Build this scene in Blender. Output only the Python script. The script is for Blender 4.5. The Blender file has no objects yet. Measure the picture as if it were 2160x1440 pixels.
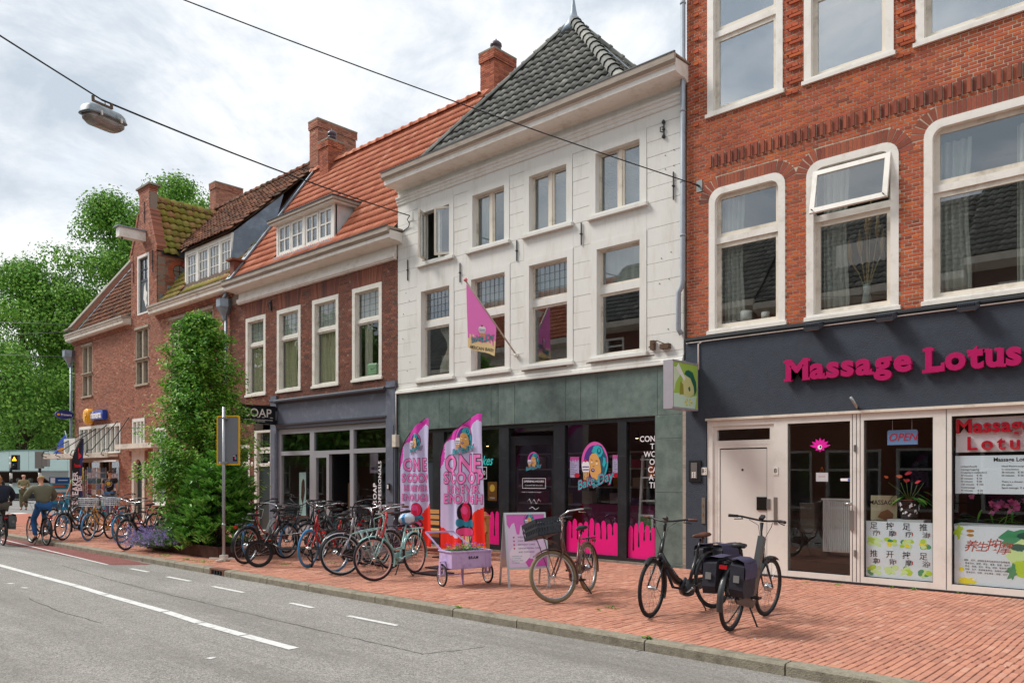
import bpy,math,random
import numpy as np
from mathutils import Vector,Matrix,Euler
rad = math.radians
MT,MR,cos,sin,RND = Matrix.Translation,Matrix.Rotation,math.cos,math.sin,random.Random
R = RND(11)
scene = bpy.context.scene
COL = scene.collection
# ------------------------------------------------------------------ camera, sky, sun
F_,HX,HY,CZ = 1678.0,1080.0,1003.0,1.65
cam = bpy.data.objects.new('camera',bpy.data.cameras.new('camera'))
COL.objects.link(cam)
cam.location = (0,0,CZ)
cam.rotation_euler = (rad(90),0,rad(42.912))
cam.data.sensor_width = 36; cam.data.lens = F_/2160*36
cam.data.shift_y = 283.0/2160
cam.data.clip_start = 0.05; cam.data.clip_end = 2000
scene.camera = cam
scene.view_settings.view_transform = 'Standard'
scene.view_settings.look = 'None'
scene.view_settings.gamma = 1.0
scene.view_settings.exposure = 0.64
scene.view_settings.use_curve_mapping = False
SUN_EL,SUN_AZ = rad(48),rad(240)       # azimuth clockwise from +y
sun = bpy.data.objects.new('sun',bpy.data.lights.new('sun','SUN'))
COL.objects.link(sun)
sun.data.energy = 2.3; sun.data.angle = rad(18); sun.data.color = (1,.965,.91)
sdir = Vector((sin(SUN_AZ)*cos(SUN_EL),cos(SUN_AZ)*cos(SUN_EL),sin(SUN_EL)))
sun.rotation_euler = (-sdir).to_track_quat('-Z','Y').to_euler()
sun.location = (0,0,30)
world = bpy.data.worlds.new('World'); scene.world = world
world.use_nodes = True
nt = world.node_tree; nt.nodes.clear()
def N(t,typ,**kw):
    n = t.nodes.new(typ)
    for k,v in kw.items():
        if k.startswith('i_'): n.inputs[int(k[2:])].default_value = v
        else: setattr(n,k,v)
    return n
def ramp(t,stops,interp='LINEAR'):
    r = t.nodes.new('ShaderNodeValToRGB'); r.color_ramp.interpolation = interp
    e = r.color_ramp.elements
    while len(e) < len(stops): e.new(0.5)
    for i,(p,c) in enumerate(stops):
        e[i].position = p; e[i].color = (c[0],c[1],c[2],1) if len(c) == 3 else c
    return r
def world_nodes():
    L = nt.links
    sky = N(nt,'ShaderNodeTexSky'); sky.sky_type = 'NISHITA'; sky.sun_disc = False
    sky.sun_elevation = SUN_EL; sky.sun_rotation = SUN_AZ
    sky.air_density = 1.2; sky.dust_density = 2.0
    tc = N(nt,'ShaderNodeTexCoord')
    mp = N(nt,'ShaderNodeMapping'); mp.inputs['Scale'].default_value = (1.0,1.0,1.9)
    mp.inputs['Location'].default_value = (2.3,.4,.15)
    L.new(tc.outputs['Generated'],mp.inputs[0])
    n1 = N(nt,'ShaderNodeTexNoise'); n1.inputs['Scale'].default_value = 2.6; n1.inputs['Detail'].default_value = 10; n1.inputs['Roughness'].default_value = .62; n1.inputs['Distortion'].default_value = .7
    n2 = N(nt,'ShaderNodeTexNoise'); n2.inputs['Scale'].default_value = 1.15; n2.inputs['Detail'].default_value = 5; n2.inputs['Roughness'].default_value = .5
    L.new(mp.outputs[0],n1.inputs['Vector']); L.new(mp.outputs[0],n2.inputs['Vector'])
    shade = ramp(nt,[(.395,(3.9,4.45,5.05)),(.46,(4.9,5.3,5.8)),(.507,(5.8,6.1,6.45)),(.555,(6.75,6.85,7.0)),(.62,(7.5,7.5,7.5))])
    n3 = N(nt,'ShaderNodeTexNoise'); n3.inputs['Scale'].default_value = 8; n3.inputs['Detail'].default_value = 8; n3.inputs['Roughness'].default_value = .6; n3.inputs['Distortion'].default_value = .4
    L.new(mp.outputs[0],n3.inputs['Vector'])
    mm_ = N(nt,'ShaderNodeMix'); mm_.data_type = 'FLOAT'; mm_.inputs[0].default_value = .33; L.new(n1.outputs[0],mm_.inputs[2]); L.new(n3.outputs[0],mm_.inputs[3])
    L.new(mm_.outputs[0],shade.inputs[0])
    cover = ramp(nt,[(.27,(0,0,0)),(.40,(1,1,1))])
    L.new(n2.outputs[0],cover.inputs[0])
    mx = N(nt,'ShaderNodeMix'); mx.data_type = 'RGBA'
    sat = N(nt,'ShaderNodeMix'); sat.data_type = 'RGBA'; sat.inputs[0].default_value = .55
    sat.inputs[7].default_value = (5.2,6.2,7.4,1)
    L.new(sky.outputs[0],sat.inputs[6])
    L.new(cover.outputs[0],mx.inputs[0]); L.new(sat.outputs[2],mx.inputs[6]); L.new(shade.outputs[0],mx.inputs[7])
    bg = N(nt,'ShaderNodeBackground'); bg.inputs[1].default_value = .1
    L.new(mx.outputs[2],bg.inputs[0])
    out = N(nt,'ShaderNodeOutputWorld'); L.new(bg.outputs[0],out.inputs[0])
world_nodes()
# ------------------------------------------------------------------ photograph measurements
_a = math.atan2(1805,F_)
FW = (-cos(_a),sin(_a)); RT = (sin(_a),cos(_a))
YF = 12.45                                   # the row of facades stands on the plane y = YF
def P(px,py,Y=YF):                         # a measured point on a plane parallel to the facades
    r = (px - HX)/F_; t = Y/(FW[1]+RT[1]*r)
    return t*(FW[0]+RT[0]*r),CZ+t*(HY - py)/F_
def G(px,py,z=0.0):                        # a measured point on the ground
    d = F_*(CZ - z)/(py - HY); r = (px - HX)/F_
    return Vector((d*(FW[0]+RT[0]*r),d*(FW[1]+RT[1]*r),z))
def D(px,py,d):                            # a measured point at depth d
    r = (px - HX)/F_
    return Vector((d*(FW[0]+RT[0]*r),d*(FW[1]+RT[1]*r),CZ+d*(HY - py)/F_))
# ------------------------------------------------------------------ materials
def hx(h):
    h = h.lstrip('#'); c = [int(h[i:i+2],16)/255 for i in (0,2,4)]
    return tuple(x/12.92 if x < .04045 else ((x+.055)/1.055) ** 2.4 for x in c)
MATS = {}
def mat(name,col,rough=.6,metal=0,noise=0,nscale=8,island=0,bump=0,bscale=40,spec=.5,emit=0,trans=0,coat=0,stretch=None,dirt=None,dscale=1.5):
    if name in MATS: return MATS[name]
    if isinstance(col,str): col = hx(col)
    m = bpy.data.materials.new(name); m.use_nodes = True
    t = m.node_tree; L = t.links; b = t.nodes['Principled BSDF']
    b.inputs['Roughness'].default_value = rough; b.inputs['Metallic'].default_value = metal
    b.inputs['Specular IOR Level'].default_value = spec
    b.inputs['Base Color'].default_value = (*col,1)
    if coat: b.inputs['Coat Weight'].default_value = coat; b.inputs['Coat Roughness'].default_value = .08
    geo = N(t,'ShaderNodeNewGeometry')
    vec = geo.outputs['Position']
    if stretch:
        mp = N(t,'ShaderNodeMapping'); mp.inputs['Scale'].default_value = stretch
        L.new(vec,mp.inputs[0]); vec = mp.outputs[0]
    cur = None
    if noise or island:
        val = None
        if noise:
            n = N(t,'ShaderNodeTexNoise'); n.inputs['Scale'].default_value = nscale; n.inputs['Detail'].default_value = 6; n.inputs['Roughness'].default_value = .65
            L.new(vec,n.inputs['Vector'])
            mr = N(t,'ShaderNodeMapRange'); mr.inputs[1].default_value = .25; mr.inputs[2].default_value = .75
            mr.inputs[3].default_value = 1 - noise; mr.inputs[4].default_value = 1+noise
            L.new(n.outputs[0],mr.inputs[0]); val = mr.outputs[0]
        if island:
            fr = rnd(t)
            mr = N(t,'ShaderNodeMapRange'); mr.inputs[3].default_value = 1 - island; mr.inputs[4].default_value = 1+island
            L.new(fr,mr.inputs[0])
            if val is not None:
                mu = N(t,'ShaderNodeMath',operation='MULTIPLY'); L.new(val,mu.inputs[0]); L.new(mr.outputs[0],mu.inputs[1]); val = mu.outputs[0]
            else: val = mr.outputs[0]
        h = N(t,'ShaderNodeHueSaturation'); h.inputs['Color'].default_value = (*col,1)
        L.new(val,h.inputs['Value']); cur = h.outputs[0]
    if dirt:
        dn = N(t,'ShaderNodeTexNoise'); dn.inputs['Scale'].default_value = dscale; dn.inputs['Detail'].default_value = 8; dn.inputs['Roughness'].default_value = .7
        L.new(vec,dn.inputs['Vector'])
        dr = N(t,'ShaderNodeMapRange'); dr.inputs[1].default_value = .5; dr.inputs[2].default_value = .72; dr.inputs[4].default_value = .8
        L.new(dn.outputs[0],dr.inputs[0])
        mx = N(t,'ShaderNodeMix'); mx.data_type = 'RGBA'
        L.new(dr.outputs[0],mx.inputs[0])
        if cur is not None: L.new(cur,mx.inputs[6])
        else: mx.inputs[6].default_value = (*col,1)
        dc = hx(dirt) if isinstance(dirt,str) else dirt
        mx.inputs[7].default_value = (*dc,1); cur = mx.outputs[2]
    if cur is not None: L.new(cur,b.inputs['Base Color'])
    if bump:
        n = N(t,'ShaderNodeTexNoise'); n.inputs['Scale'].default_value = bscale; n.inputs['Detail'].default_value = 5
        L.new(vec,n.inputs['Vector'])
        bp = N(t,'ShaderNodeBump'); bp.inputs['Strength'].default_value = bump; bp.inputs['Distance'].default_value = .02
        L.new(n.outputs[0],bp.inputs['Height']); L.new(bp.outputs[0],b.inputs['Normal'])
    if emit:
        b.inputs['Emission Color'].default_value = (*col,1); b.inputs['Emission Strength'].default_value = emit
    if trans:
        out = t.nodes['Material Output']
        tr = N(t,'ShaderNodeBsdfTranslucent'); 
        if cur is not None: L.new(cur,tr.inputs[0])
        else: tr.inputs[0].default_value = (*col,1)
        ms = N(t,'ShaderNodeMixShader'); ms.inputs[0].default_value = trans
        L.new(b.outputs[0],ms.inputs[1]); L.new(tr.outputs[0],ms.inputs[2]); L.new(ms.outputs[0],out.inputs[0])
    MATS[name] = m
    return m
def rnd(t):
    g = N(t,'ShaderNodeNewGeometry'); o = N(t,'ShaderNodeObjectInfo')
    ad = N(t,'ShaderNodeMath',operation='ADD'); t.links.new(g.outputs['Random Per Island'],ad.inputs[0]); t.links.new(o.outputs['Random'],ad.inputs[1])
    fr = N(t,'ShaderNodeMath',operation='FRACT'); t.links.new(ad.outputs[0],fr.inputs[0])
    return fr.outputs[0]
def rmat(name,stops,rough=.85,noise=.18,nscale=30,bump=.25,bscale=120,patch=None,pscale=.6,trans=0,spec=.3):
    """colour picked per piece (brick, tile, leaf) from the stops, plus fine grain and optional large patches"""
    m = bpy.data.materials.new(name); m.use_nodes = True
    t = m.node_tree; L = t.links; b = t.nodes['Principled BSDF']
    b.inputs['Roughness'].default_value = rough; b.inputs['Specular IOR Level'].default_value = spec
    r = ramp(t,[(p,hx(c)) for p,c in stops]); L.new(rnd(t),r.inputs[0])
    cur = r.outputs[0]
    geo = N(t,'ShaderNodeNewGeometry')
    if noise:
        n = N(t,'ShaderNodeTexNoise'); n.inputs['Scale'].default_value = nscale; n.inputs['Detail'].default_value = 5; n.inputs['Roughness'].default_value = .7
        L.new(geo.outputs['Position'],n.inputs['Vector'])
        mr = N(t,'ShaderNodeMapRange'); mr.inputs[1].default_value = .25; mr.inputs[2].default_value = .75; mr.inputs[3].default_value = 1 - noise; mr.inputs[4].default_value = 1+noise
        L.new(n.outputs[0],mr.inputs[0])
        h = N(t,'ShaderNodeHueSaturation'); L.new(cur,h.inputs['Color']); L.new(mr.outputs[0],h.inputs['Value']); cur = h.outputs[0]
    if patch:
        n = N(t,'ShaderNodeTexNoise'); n.inputs['Scale'].default_value = pscale; n.inputs['Detail'].default_value = 7; n.inputs['Roughness'].default_value = .65
        L.new(geo.outputs['Position'],n.inputs['Vector'])
        mr = N(t,'ShaderNodeMapRange'); mr.inputs[1].default_value = .47; mr.inputs[2].default_value = .68; mr.inputs[4].default_value = patch[1]
        L.new(n.outputs[0],mr.inputs[0])
        mx = N(t,'ShaderNodeMix'); mx.data_type = 'RGBA'; L.new(mr.outputs[0],mx.inputs[0]); L.new(cur,mx.inputs[6]); mx.inputs[7].default_value = (*hx(patch[0]),1); cur = mx.outputs[2]
    L.new(cur,b.inputs['Base Color'])
    if bump:
        n = N(t,'ShaderNodeTexNoise'); n.inputs['Scale'].default_value = bscale; n.inputs['Detail'].default_value = 4
        L.new(geo.outputs['Position'],n.inputs['Vector'])
        bp = N(t,'ShaderNodeBump'); bp.inputs['Strength'].default_value = bump; bp.inputs['Distance'].default_value = .01
        L.new(n.outputs[0],bp.inputs['Height']); L.new(bp.outputs[0],b.inputs['Normal'])
    if trans:
        out = t.nodes['Material Output']
        tr = N(t,'ShaderNodeBsdfTranslucent'); L.new(cur,tr.inputs[0])
        ms = N(t,'ShaderNodeMixShader'); ms.inputs[0].default_value = trans
        L.new(b.outputs[0],ms.inputs[1]); L.new(tr.outputs[0],ms.inputs[2]); L.new(ms.outputs[0],out.inputs[0])
    MATS[name] = m
    return m
def glass(name,tint=(.8,.84,.84),ior=1.75,wob=.012):
    m = bpy.data.materials.new(name); m.use_nodes = True
    t = m.node_tree; L = t.links; t.nodes.remove(t.nodes['Principled BSDF']); out = t.nodes['Material Output']
    f0 = ((ior - 1)/(ior+1)) ** 2
    ge = N(t,'ShaderNodeNewGeometry'); dt = N(t,'ShaderNodeVectorMath',operation='DOT_PRODUCT'); L.new(ge.outputs['Normal'],dt.inputs[0]); L.new(ge.outputs['Incoming'],dt.inputs[1])
    ab = N(t,'ShaderNodeMath',operation='ABSOLUTE'); L.new(dt.outputs['Value'],ab.inputs[0])
    om = N(t,'ShaderNodeMath',operation='SUBTRACT'); om.inputs[0].default_value = 1; L.new(ab.outputs[0],om.inputs[1])
    pw = N(t,'ShaderNodeMath',operation='POWER'); L.new(om.outputs[0],pw.inputs[0]); pw.inputs[1].default_value = 4.2
    fr = N(t,'ShaderNodeMath',operation='MULTIPLY_ADD'); L.new(pw.outputs[0],fr.inputs[0]); fr.inputs[1].default_value = 1 - f0; fr.inputs[2].default_value = f0
    tr = N(t,'ShaderNodeBsdfTransparent'); tr.inputs[0].default_value = (*tint,1)
    gl = N(t,'ShaderNodeBsdfGlossy'); gl.inputs['Roughness'].default_value = .0; gl.inputs[0].default_value = (.95,.97,1,1)
    if wob:
        geo = N(t,'ShaderNodeNewGeometry'); n = N(t,'ShaderNodeTexNoise'); n.inputs['Scale'].default_value = 1.1; n.inputs['Detail'].default_value = 0
        L.new(geo.outputs['Position'],n.inputs['Vector'])
        bp = N(t,'ShaderNodeBump'); bp.inputs['Strength'].default_value = wob; bp.inputs['Distance'].default_value = .1
        L.new(n.outputs[0],bp.inputs['Height']); L.new(bp.outputs[0],gl.inputs['Normal'])
    ms = N(t,'ShaderNodeMixShader'); L.new(fr.outputs[0],ms.inputs[0]); L.new(tr.outputs[0],ms.inputs[1]); L.new(gl.outputs[0],ms.inputs[2]); L.new(ms.outputs[0],out.inputs[0])
    MATS[name] = m
    return m
GLASS = glass('window_glass',tint=(.9,.93,.93),ior=2.2); GLASS_UP = glass('coated_glass',ior=4.3); GLASS_B = glass('old_glass',tint=(.93,.95,.94),ior=1.6,wob=.02); GLASS2 = glass('shop_glass',(.96,.97,.97),1.55,.006)
# ------------------------------------------------------------------ mesh builder
class MB:
    def __init__(s): s.v = []; s.f = []; s.mi = []; s.m = 0; s.sm = []; s.s = False
    def add(s,vs,fs):
        o = len(s.v); s.v.extend(vs)
        for f in fs: s.f.append(tuple(i+o for i in f)); s.mi.append(s.m); s.sm.append(s.s)
        return s
    def box(s,x0,x1,y0,y1,z0,z1):
        vs = [(x0,y0,z0),(x1,y0,z0),(x1,y1,z0),(x0,y1,z0),(x0,y0,z1),(x1,y0,z1),(x1,y1,z1),(x0,y1,z1)]
        return s.add(vs,[(0,3,2,1),(4,5,6,7),(0,1,5,4),(1,2,6,5),(2,3,7,6),(3,0,4,7)])
    def obox(s,M,sx,sy,sz,c=(0,0,0)):
        a = MB(); a.box(c[0] - sx/2,c[0]+sx/2,c[1] - sy/2,c[1]+sy/2,c[2] - sz/2,c[2]+sz/2)
        return s.add([tuple(M @ Vector(v)) for v in a.v],a.f)
    def bar(s,p,q,w,h=None,up=(0,0,1)):
        p,q = Vector(p),Vector(q); d = (q - p); l = d.length; d.normalize(); h = h or w
        x = d.cross(Vector(up)); 
        if x.length < 1e-4: x = d.cross(Vector((1,0,0)))
        x.normalize(); y = x.cross(d)
        vs = [tuple(c+x*(a*w/2)+y*(b*h/2)) for c in (p,q) for a,b in ((-1,-1),(1,-1),(1,1),(-1,1))]
        return s.add(vs,[(0,1,2,3),(7,6,5,4),(0,4,5,1),(1,5,6,2),(2,6,7,3),(3,7,4,0)])
    def tube(s,pts,r,n=8,closed=False,cap=True,flat=1):
        pts = [Vector(p) for p in pts]; k = len(pts); rs = r if isinstance(r,(list,tuple)) else [r]*k
        vs = []; prev = None
        for i,p in enumerate(pts):
            a = pts[(i - 1) % k] if (closed or i > 0) else p; b = pts[(i+1) % k] if (closed or i < k - 1) else p
            d = (b - a)
            d = d.normalized() if d.length > 1e-9 else Vector((0,0,1))
            if prev is None:
                x = d.cross(Vector((0,0,1)))
                if x.length < 1e-3: x = d.cross(Vector((0,1,0)))
            else: x = prev - d*prev.dot(d)
            x.normalize(); prev = x; y = d.cross(x)
            for j in range(n):
                t = 2*math.pi*j/n
                vs.append(tuple(p+x*(cos(t)*rs[i])+y*(sin(t)*rs[i]*flat)))
        fs = []
        for i in range(k if closed else k - 1):
            i2 = (i+1) % k
            for j in range(n):
                j2 = (j+1) % n; fs.append((i*n+j,i*n+j2,i2*n+j2,i2*n+j))
        if cap and not closed:
            fs.append(tuple(range(n - 1,-1,-1))); fs.append(tuple((k - 1)*n+j for j in range(n)))
        o = s.s; s.s = True; s.add(vs,fs); s.s = o
        return s
    def lathe(s,prof,n=12,M=None,smooth=True):
        M = M or Matrix(); vs = []
        for r,z in prof:
            for j in range(n):
                t = 2*math.pi*j/n; vs.append(tuple(M @ Vector((r*cos(t),r*sin(t),z))))
        fs = [(i*n+j,i*n+(j+1) % n,(i+1)*n+(j+1) % n,(i+1)*n+j) for i in range(len(prof) - 1) for j in range(n)]
        fs.append(tuple(range(n - 1,-1,-1))); fs.append(tuple((len(prof) - 1)*n+j for j in range(n)))
        o = s.s; s.s = smooth; s.add(vs,fs); s.s = o
        return s
    def prism(s,poly,y0,y1):           # outline in x,z pushed through y
        n = len(poly); vs = [(x,y0,z) for x,z in poly]+[(x,y1,z) for x,z in poly]
        return s.add(vs,[tuple(range(n)),tuple(range(2*n - 1,n - 1,-1))]+[(i,i+n,(i+1) % n+n,(i+1) % n) for i in range(n)])
    def xprism(s,prof,x0,x1):          # profile in y,z pushed along x
        n = len(prof); vs = [(x0,y,z) for y,z in prof]+[(x1,y,z) for y,z in prof]
        return s.add(vs,[tuple(range(n)),tuple(range(2*n - 1,n - 1,-1))]+[(i,i+n,(i+1) % n+n,(i+1) % n) for i in range(n)])
    def yprism(s,prof,y0,y1):
        n = len(prof); vs = [(x,y0,z) for x,z in prof]+[(x,y1,z) for x,z in prof]
        return s.add(vs,[tuple(range(n)),tuple(range(2*n - 1,n - 1,-1))]+[(i,i+n,(i+1) % n+n,(i+1) % n) for i in range(n)])
    def poly(s,pts): return s.add([tuple(p) for p in pts],[tuple(range(len(pts)))])
    def flat(s,pts,y):                  # flat print in x,z at depth y
        return s.add([(x,y,z) for x,z in pts],[tuple(range(len(pts)))])
    def ell(s,cx,cz,rx,rz,y,n=24,rot=0,a0=0,a1=360):
        c,si = cos(rot),sin(rot); pts = []
        full = (a1 - a0) >= 360
        for i in range(n if full else n+1):
            t = rad(a0+(a1 - a0)*i/n); x,z = rx*cos(t),rz*sin(t); pts.append((cx+x*c - z*si,cz+x*si+z*c))
        return s.flat(pts,y)
    def subdiv(s,L):                     # split faces so that a print can follow waving cloth
        from mathutils.geometry import tessellate_polygon
        tris = []
        for f,mi in zip(s.f,s.mi):
            for a,b,c in (tessellate_polygon([[Vector(s.v[i]) for i in f]]) if len(f) > 3 else [(0,1,2)]): tris.append((f[a],f[b],f[c],mi))
        mid = {}; out = []; V_ = [Vector(v) for v in s.v]; st = tris
        while st:
            a,b,c,mi = st.pop(); e = [((V_[a] - V_[b]).length,a,b,c),((V_[b] - V_[c]).length,b,c,a),((V_[c] - V_[a]).length,c,a,b)]; l,p,q,r = max(e)
            if l <= L: out.append((a,b,c,mi)); continue
            k = (min(p,q),max(p,q))
            if k not in mid: V_.append((V_[p]+V_[q])/2); mid[k] = len(V_) - 1
            m_ = mid[k]; st.append((p,m_,r,mi)); st.append((m_,q,r,mi))
        s.v = [tuple(v) for v in V_]; s.f = [o[:3] for o in out]; s.mi = [o[3] for o in out]; s.sm = [False]*len(out); return s
    def xf(s,M): s.v = [tuple(M @ Vector(v)) for v in s.v]; return s
    def mesh(s,name,mats):
        me = bpy.data.meshes.new(name); me.from_pydata(s.v,[],s.f)
        mats = mats if isinstance(mats,(list,tuple)) else [mats]
        for m in mats: me.materials.append(m)
        if len(mats) > 1: me.polygons.foreach_set('material_index',s.mi)
        if any(s.sm): me.polygons.foreach_set('use_smooth',s.sm)
        me.update(); return me
    def build(s,name,mats,parent=None,label=None,kind=None,**kw):
        return link(name,s.mesh(name,mats),parent,label,kind,**kw)
ORG = {}
def link(name,me,parent=None,label=None,kind=None,M=None,cat=None,group=None):
    o = bpy.data.objects.new(name,me); COL.objects.link(o)
    if parent is not None:
        o.parent = parent
        if M is None and parent in ORG: o.location = -ORG[parent]; 
    if M is not None: o.matrix_local = M
    ORG[o] = Vector((0,0,0))
    if label: o['label'] = label
    if kind: o['kind'] = kind
    if cat: o['category'] = cat
    if group: o['group'] = group
    return o
def thing(name,label,cat,loc=(0,0,0),group=None,rz=0,M=None):
    o = bpy.data.objects.new(name,None); COL.objects.link(o); o.empty_display_size = .2
    if M is not None: o.matrix_world = M
    else: o.location = loc; o.rotation_euler = (0,0,rz)
    o['label'] = label; o['category'] = cat
    if group: o['group'] = group
    ORG[o] = Vector(loc) if M is None and rz == 0 else Vector((0,0,0))   # children of turned things are built in local space
    return o
ID = Matrix()
_tc = {}
def text_mesh(txt,size=1,bold=0,extrude=0,align='CENTER',shear=0,sx=1,spacing=1):
    key = (txt,size,bold,extrude,align,shear,sx,spacing)
    if key in _tc: return _tc[key]
    cu = bpy.data.curves.new('t','FONT'); cu.body = txt; cu.size = size; cu.offset = bold*size; cu.extrude = extrude
    cu.align_x = align; cu.align_y = 'CENTER'; cu.shear = shear; cu.space_character = spacing; cu.resolution_u = 3
    o = bpy.data.objects.new('t',cu)
    me = o.to_mesh()
    vs = [(v.co.x*sx,v.co.z,v.co.y) for v in me.vertices]; fs = [tuple(p.vertices) for p in me.polygons]
    o.to_mesh_clear(); bpy.data.objects.remove(o); bpy.data.curves.remove(cu)
    _tc[key] = (vs,fs)
    return vs,fs
def put_text(mb,txt,x,z,y,size,rot=0,**kw):
    vs,fs = text_mesh(txt,size,**kw); c,s = cos(rot),sin(rot)
    mb.add([(x+a*c - b*s,y - dy*1.0,z+a*s+b*c) for a,dy,b in vs],fs)
    return mb
# ------------------------------------------------------------------ shared materials
M_wht = mat('white_paint','#e6e2da',.45,noise=.04,nscale=6,dirt='#c6bfb2',dscale=3.2)
M_cream = mat('cream_paint','#dcd3c4',.5,noise=.05,nscale=5,dirt='#9c9180',dscale=3)
M_brownwood = mat('weathered_wood','#a3978a',.75,noise=.15,nscale=9,stretch=(.6,4,4),dirt='#6b6057',dscale=2)
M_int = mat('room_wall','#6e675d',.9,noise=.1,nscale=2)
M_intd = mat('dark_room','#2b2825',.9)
M_zinc = mat('zinc','#8d98a3',.45,metal=.35,noise=.12,nscale=4,dirt='#5b6670',dscale=3)
M_iron = mat('black_iron','#23262c',.5)
M_lead = mat('lead_came','#5a6064',.5,metal=.3)
M_conc = mat('concrete','#8d8578',.9,noise=.2,nscale=14,bump=.4,bscale=60,dirt='#57503f',dscale=5)
M_black = mat('black_plastic','#15161a',.45)
M_curt = mat('curtain_cloth','#dcd6c8',.9,trans=.3)
M_net = mat('net_curtain','#f0f0ec',.9,trans=.4)
M_mortarL = mat('light_mortar','#c6b6a0',.95,noise=.1,nscale=20)
M_mortarD = mat('dark_mortar','#8d7d70',.95,noise=.15,nscale=20)
BR_red = rmat('red_brick',[(0,'#8c4532'),(.15,'#ae5634'),(.35,'#bd6040'),(.55,'#b0583e'),(.7,'#984c38'),(.85,'#c96a3a'),(1,'#824435')],noise=.2,nscale=40,patch=('#8a4a3a',.35),pscale=1.3)
BR_brown = rmat('brown_brick',[(0,'#5c3a31'),(.2,'#77483a'),(.4,'#84503f'),(.6,'#6a4136'),(.8,'#925b47'),(.95,'#553f38'),(1,'#9c7565')],noise=.2,nscale=40,patch=('#4a342e',.5),pscale=.9)
BR_old = rmat('old_brick',[(0,'#875444'),(.2,'#a56b56'),(.4,'#b27a64'),(.6,'#9b604c'),(.8,'#b9826c'),(.95,'#785447'),(1,'#c49a85')],noise=.2,nscale=30,patch=('#8c6452',.45),pscale=.7)
BR_arch = rmat('arch_brick',[(0,'#7a4236'),(.4,'#975241'),(.7,'#a65d44'),(1,'#70443a')],noise=.2,nscale=40)
BR_chim = rmat('chimney_brick',[(0,'#8f4d3a'),(.3,'#ad6247'),(.6,'#bb6f50'),(.85,'#9c5741'),(1,'#7d4638')],noise=.25,nscale=30,patch=('#6e4a3e',.5),pscale=2)
BR_lint = rmat('lintel_brick',[(0,'#67403a'),(.4,'#7d4c3e'),(.7,'#8c5744'),(1,'#573d36')],noise=.2,nscale=40)
PAVE = rmat('paver',[(0,'#b47c68'),(.2,'#bd846d'),(.45,'#c38a73'),(.7,'#bd846f'),(.88,'#ad7764'),(1,'#cb9983')],noise=.1,nscale=25,bump=.2,bscale=150,patch=('#8f6d60',.5),pscale=.8)
T_dark = rmat('dark_tile',[(0,'#5e5f5b'),(.3,'#72736e'),(.6,'#84847e'),(.8,'#696a66'),(1,'#98978f')],noise=.3,nscale=14,rough=.7,patch=('#77786a',.4),pscale=1.5)
T_orange = rmat('orange_tile',[(0,'#b96a50'),(.3,'#cb7a5b'),(.6,'#d48768'),(.85,'#c27354'),(1,'#dc9678')],noise=.15,nscale=20,rough=.75)
T_old = rmat('old_tile',[(0,'#4a372f'),(.2,'#6e4636'),(.45,'#8c5842'),(.65,'#5e4639'),(.85,'#a3694c'),(1,'#7c6350')],noise=.3,nscale=18,patch=('#57503a',.5),pscale=1.1)
T_moss = rmat('mossy_tile',[(0,'#7d7a38'),(.3,'#8f8a3c'),(.55,'#9c9450'),(.75,'#a37b52'),(.9,'#86803a'),(1,'#b07f62')],noise=.3,nscale=14,patch=('#a0683f',.35),pscale=2.2)
GREENST = rmat('green_stone',[(0,'#4d5d58'),(.5,'#586965'),(1,'#62726c')],noise=.35,nscale=5,rough=.45,bump=.15,bscale=20,patch=('#7c8c84',.5),pscale=3,spec=.5)
PLAST = mat('charcoal_render','#363e49',.85,noise=.16,nscale=7,bump=.5,bscale=55,dirt='#3b4550',dscale=2.2)
M_stone = mat('sandstone','#a89c8a',.9,noise=.12,nscale=10,dirt='#7b7060',dscale=4)
M_ashlar = mat('white_masonry','#dcdbd5',.7,noise=.03,nscale=3,bump=.1,bscale=18,dirt='#c8c3b8',dscale=1.3,stretch=(3.2,3.2,.7))
M_joint = mat('ashlar_joint','#b5b2aa',.9)

# ------------------------------------------------------------------ builders for walls, windows, roofs
def hole_at(h,z):
    xa,xb,za,zb = h[:4]; r = h[4] if len(h) > 4 else 0
    if not (za < z < zb): return None
    if r and z > zb - r:
        d = r - math.sqrt(max(0,r*r - (z - (zb - r)) ** 2)); return xa+d,xb - d
    return xa,xb
def slab(mb,x0,x1,z0,z1,y0,y1,holes):
    xs = sorted(set([x0,x1]+[min(max(h[i],x0),x1) for h in holes for i in (0,1)]))
    zs = sorted(set([z0,z1]+[min(max(h[i],z0),z1) for h in holes for i in (2,3)]))
    def solid(i,j):
        if i < 0 or j < 0 or i >= len(xs) - 1 or j >= len(zs) - 1: return False
        cx,cz = (xs[i]+xs[i+1])/2,(zs[j]+zs[j+1])/2
        return not any(h[0] < cx < h[1] and h[2] < cz < h[3] for h in holes)
    for i in range(len(xs) - 1):
        for j in range(len(zs) - 1):
            if not solid(i,j): continue
            a,b,c,d = xs[i],xs[i+1],zs[j],zs[j+1]
            mb.poly([(a,y0,c),(b,y0,c),(b,y0,d),(a,y0,d)]); mb.poly([(a,y1,c),(a,y1,d),(b,y1,d),(b,y1,c)])
            if not solid(i - 1,j): mb.poly([(a,y0,c),(a,y0,d),(a,y1,d),(a,y1,c)])
            if not solid(i+1,j): mb.poly([(b,y0,c),(b,y1,c),(b,y1,d),(b,y0,d)])
            if not solid(i,j - 1): mb.poly([(a,y0,c),(a,y1,c),(b,y1,c),(b,y0,c)])
            if not solid(i,j+1): mb.poly([(a,y0,d),(b,y0,d),(b,y1,d),(a,y1,d)])
    return mb
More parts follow.
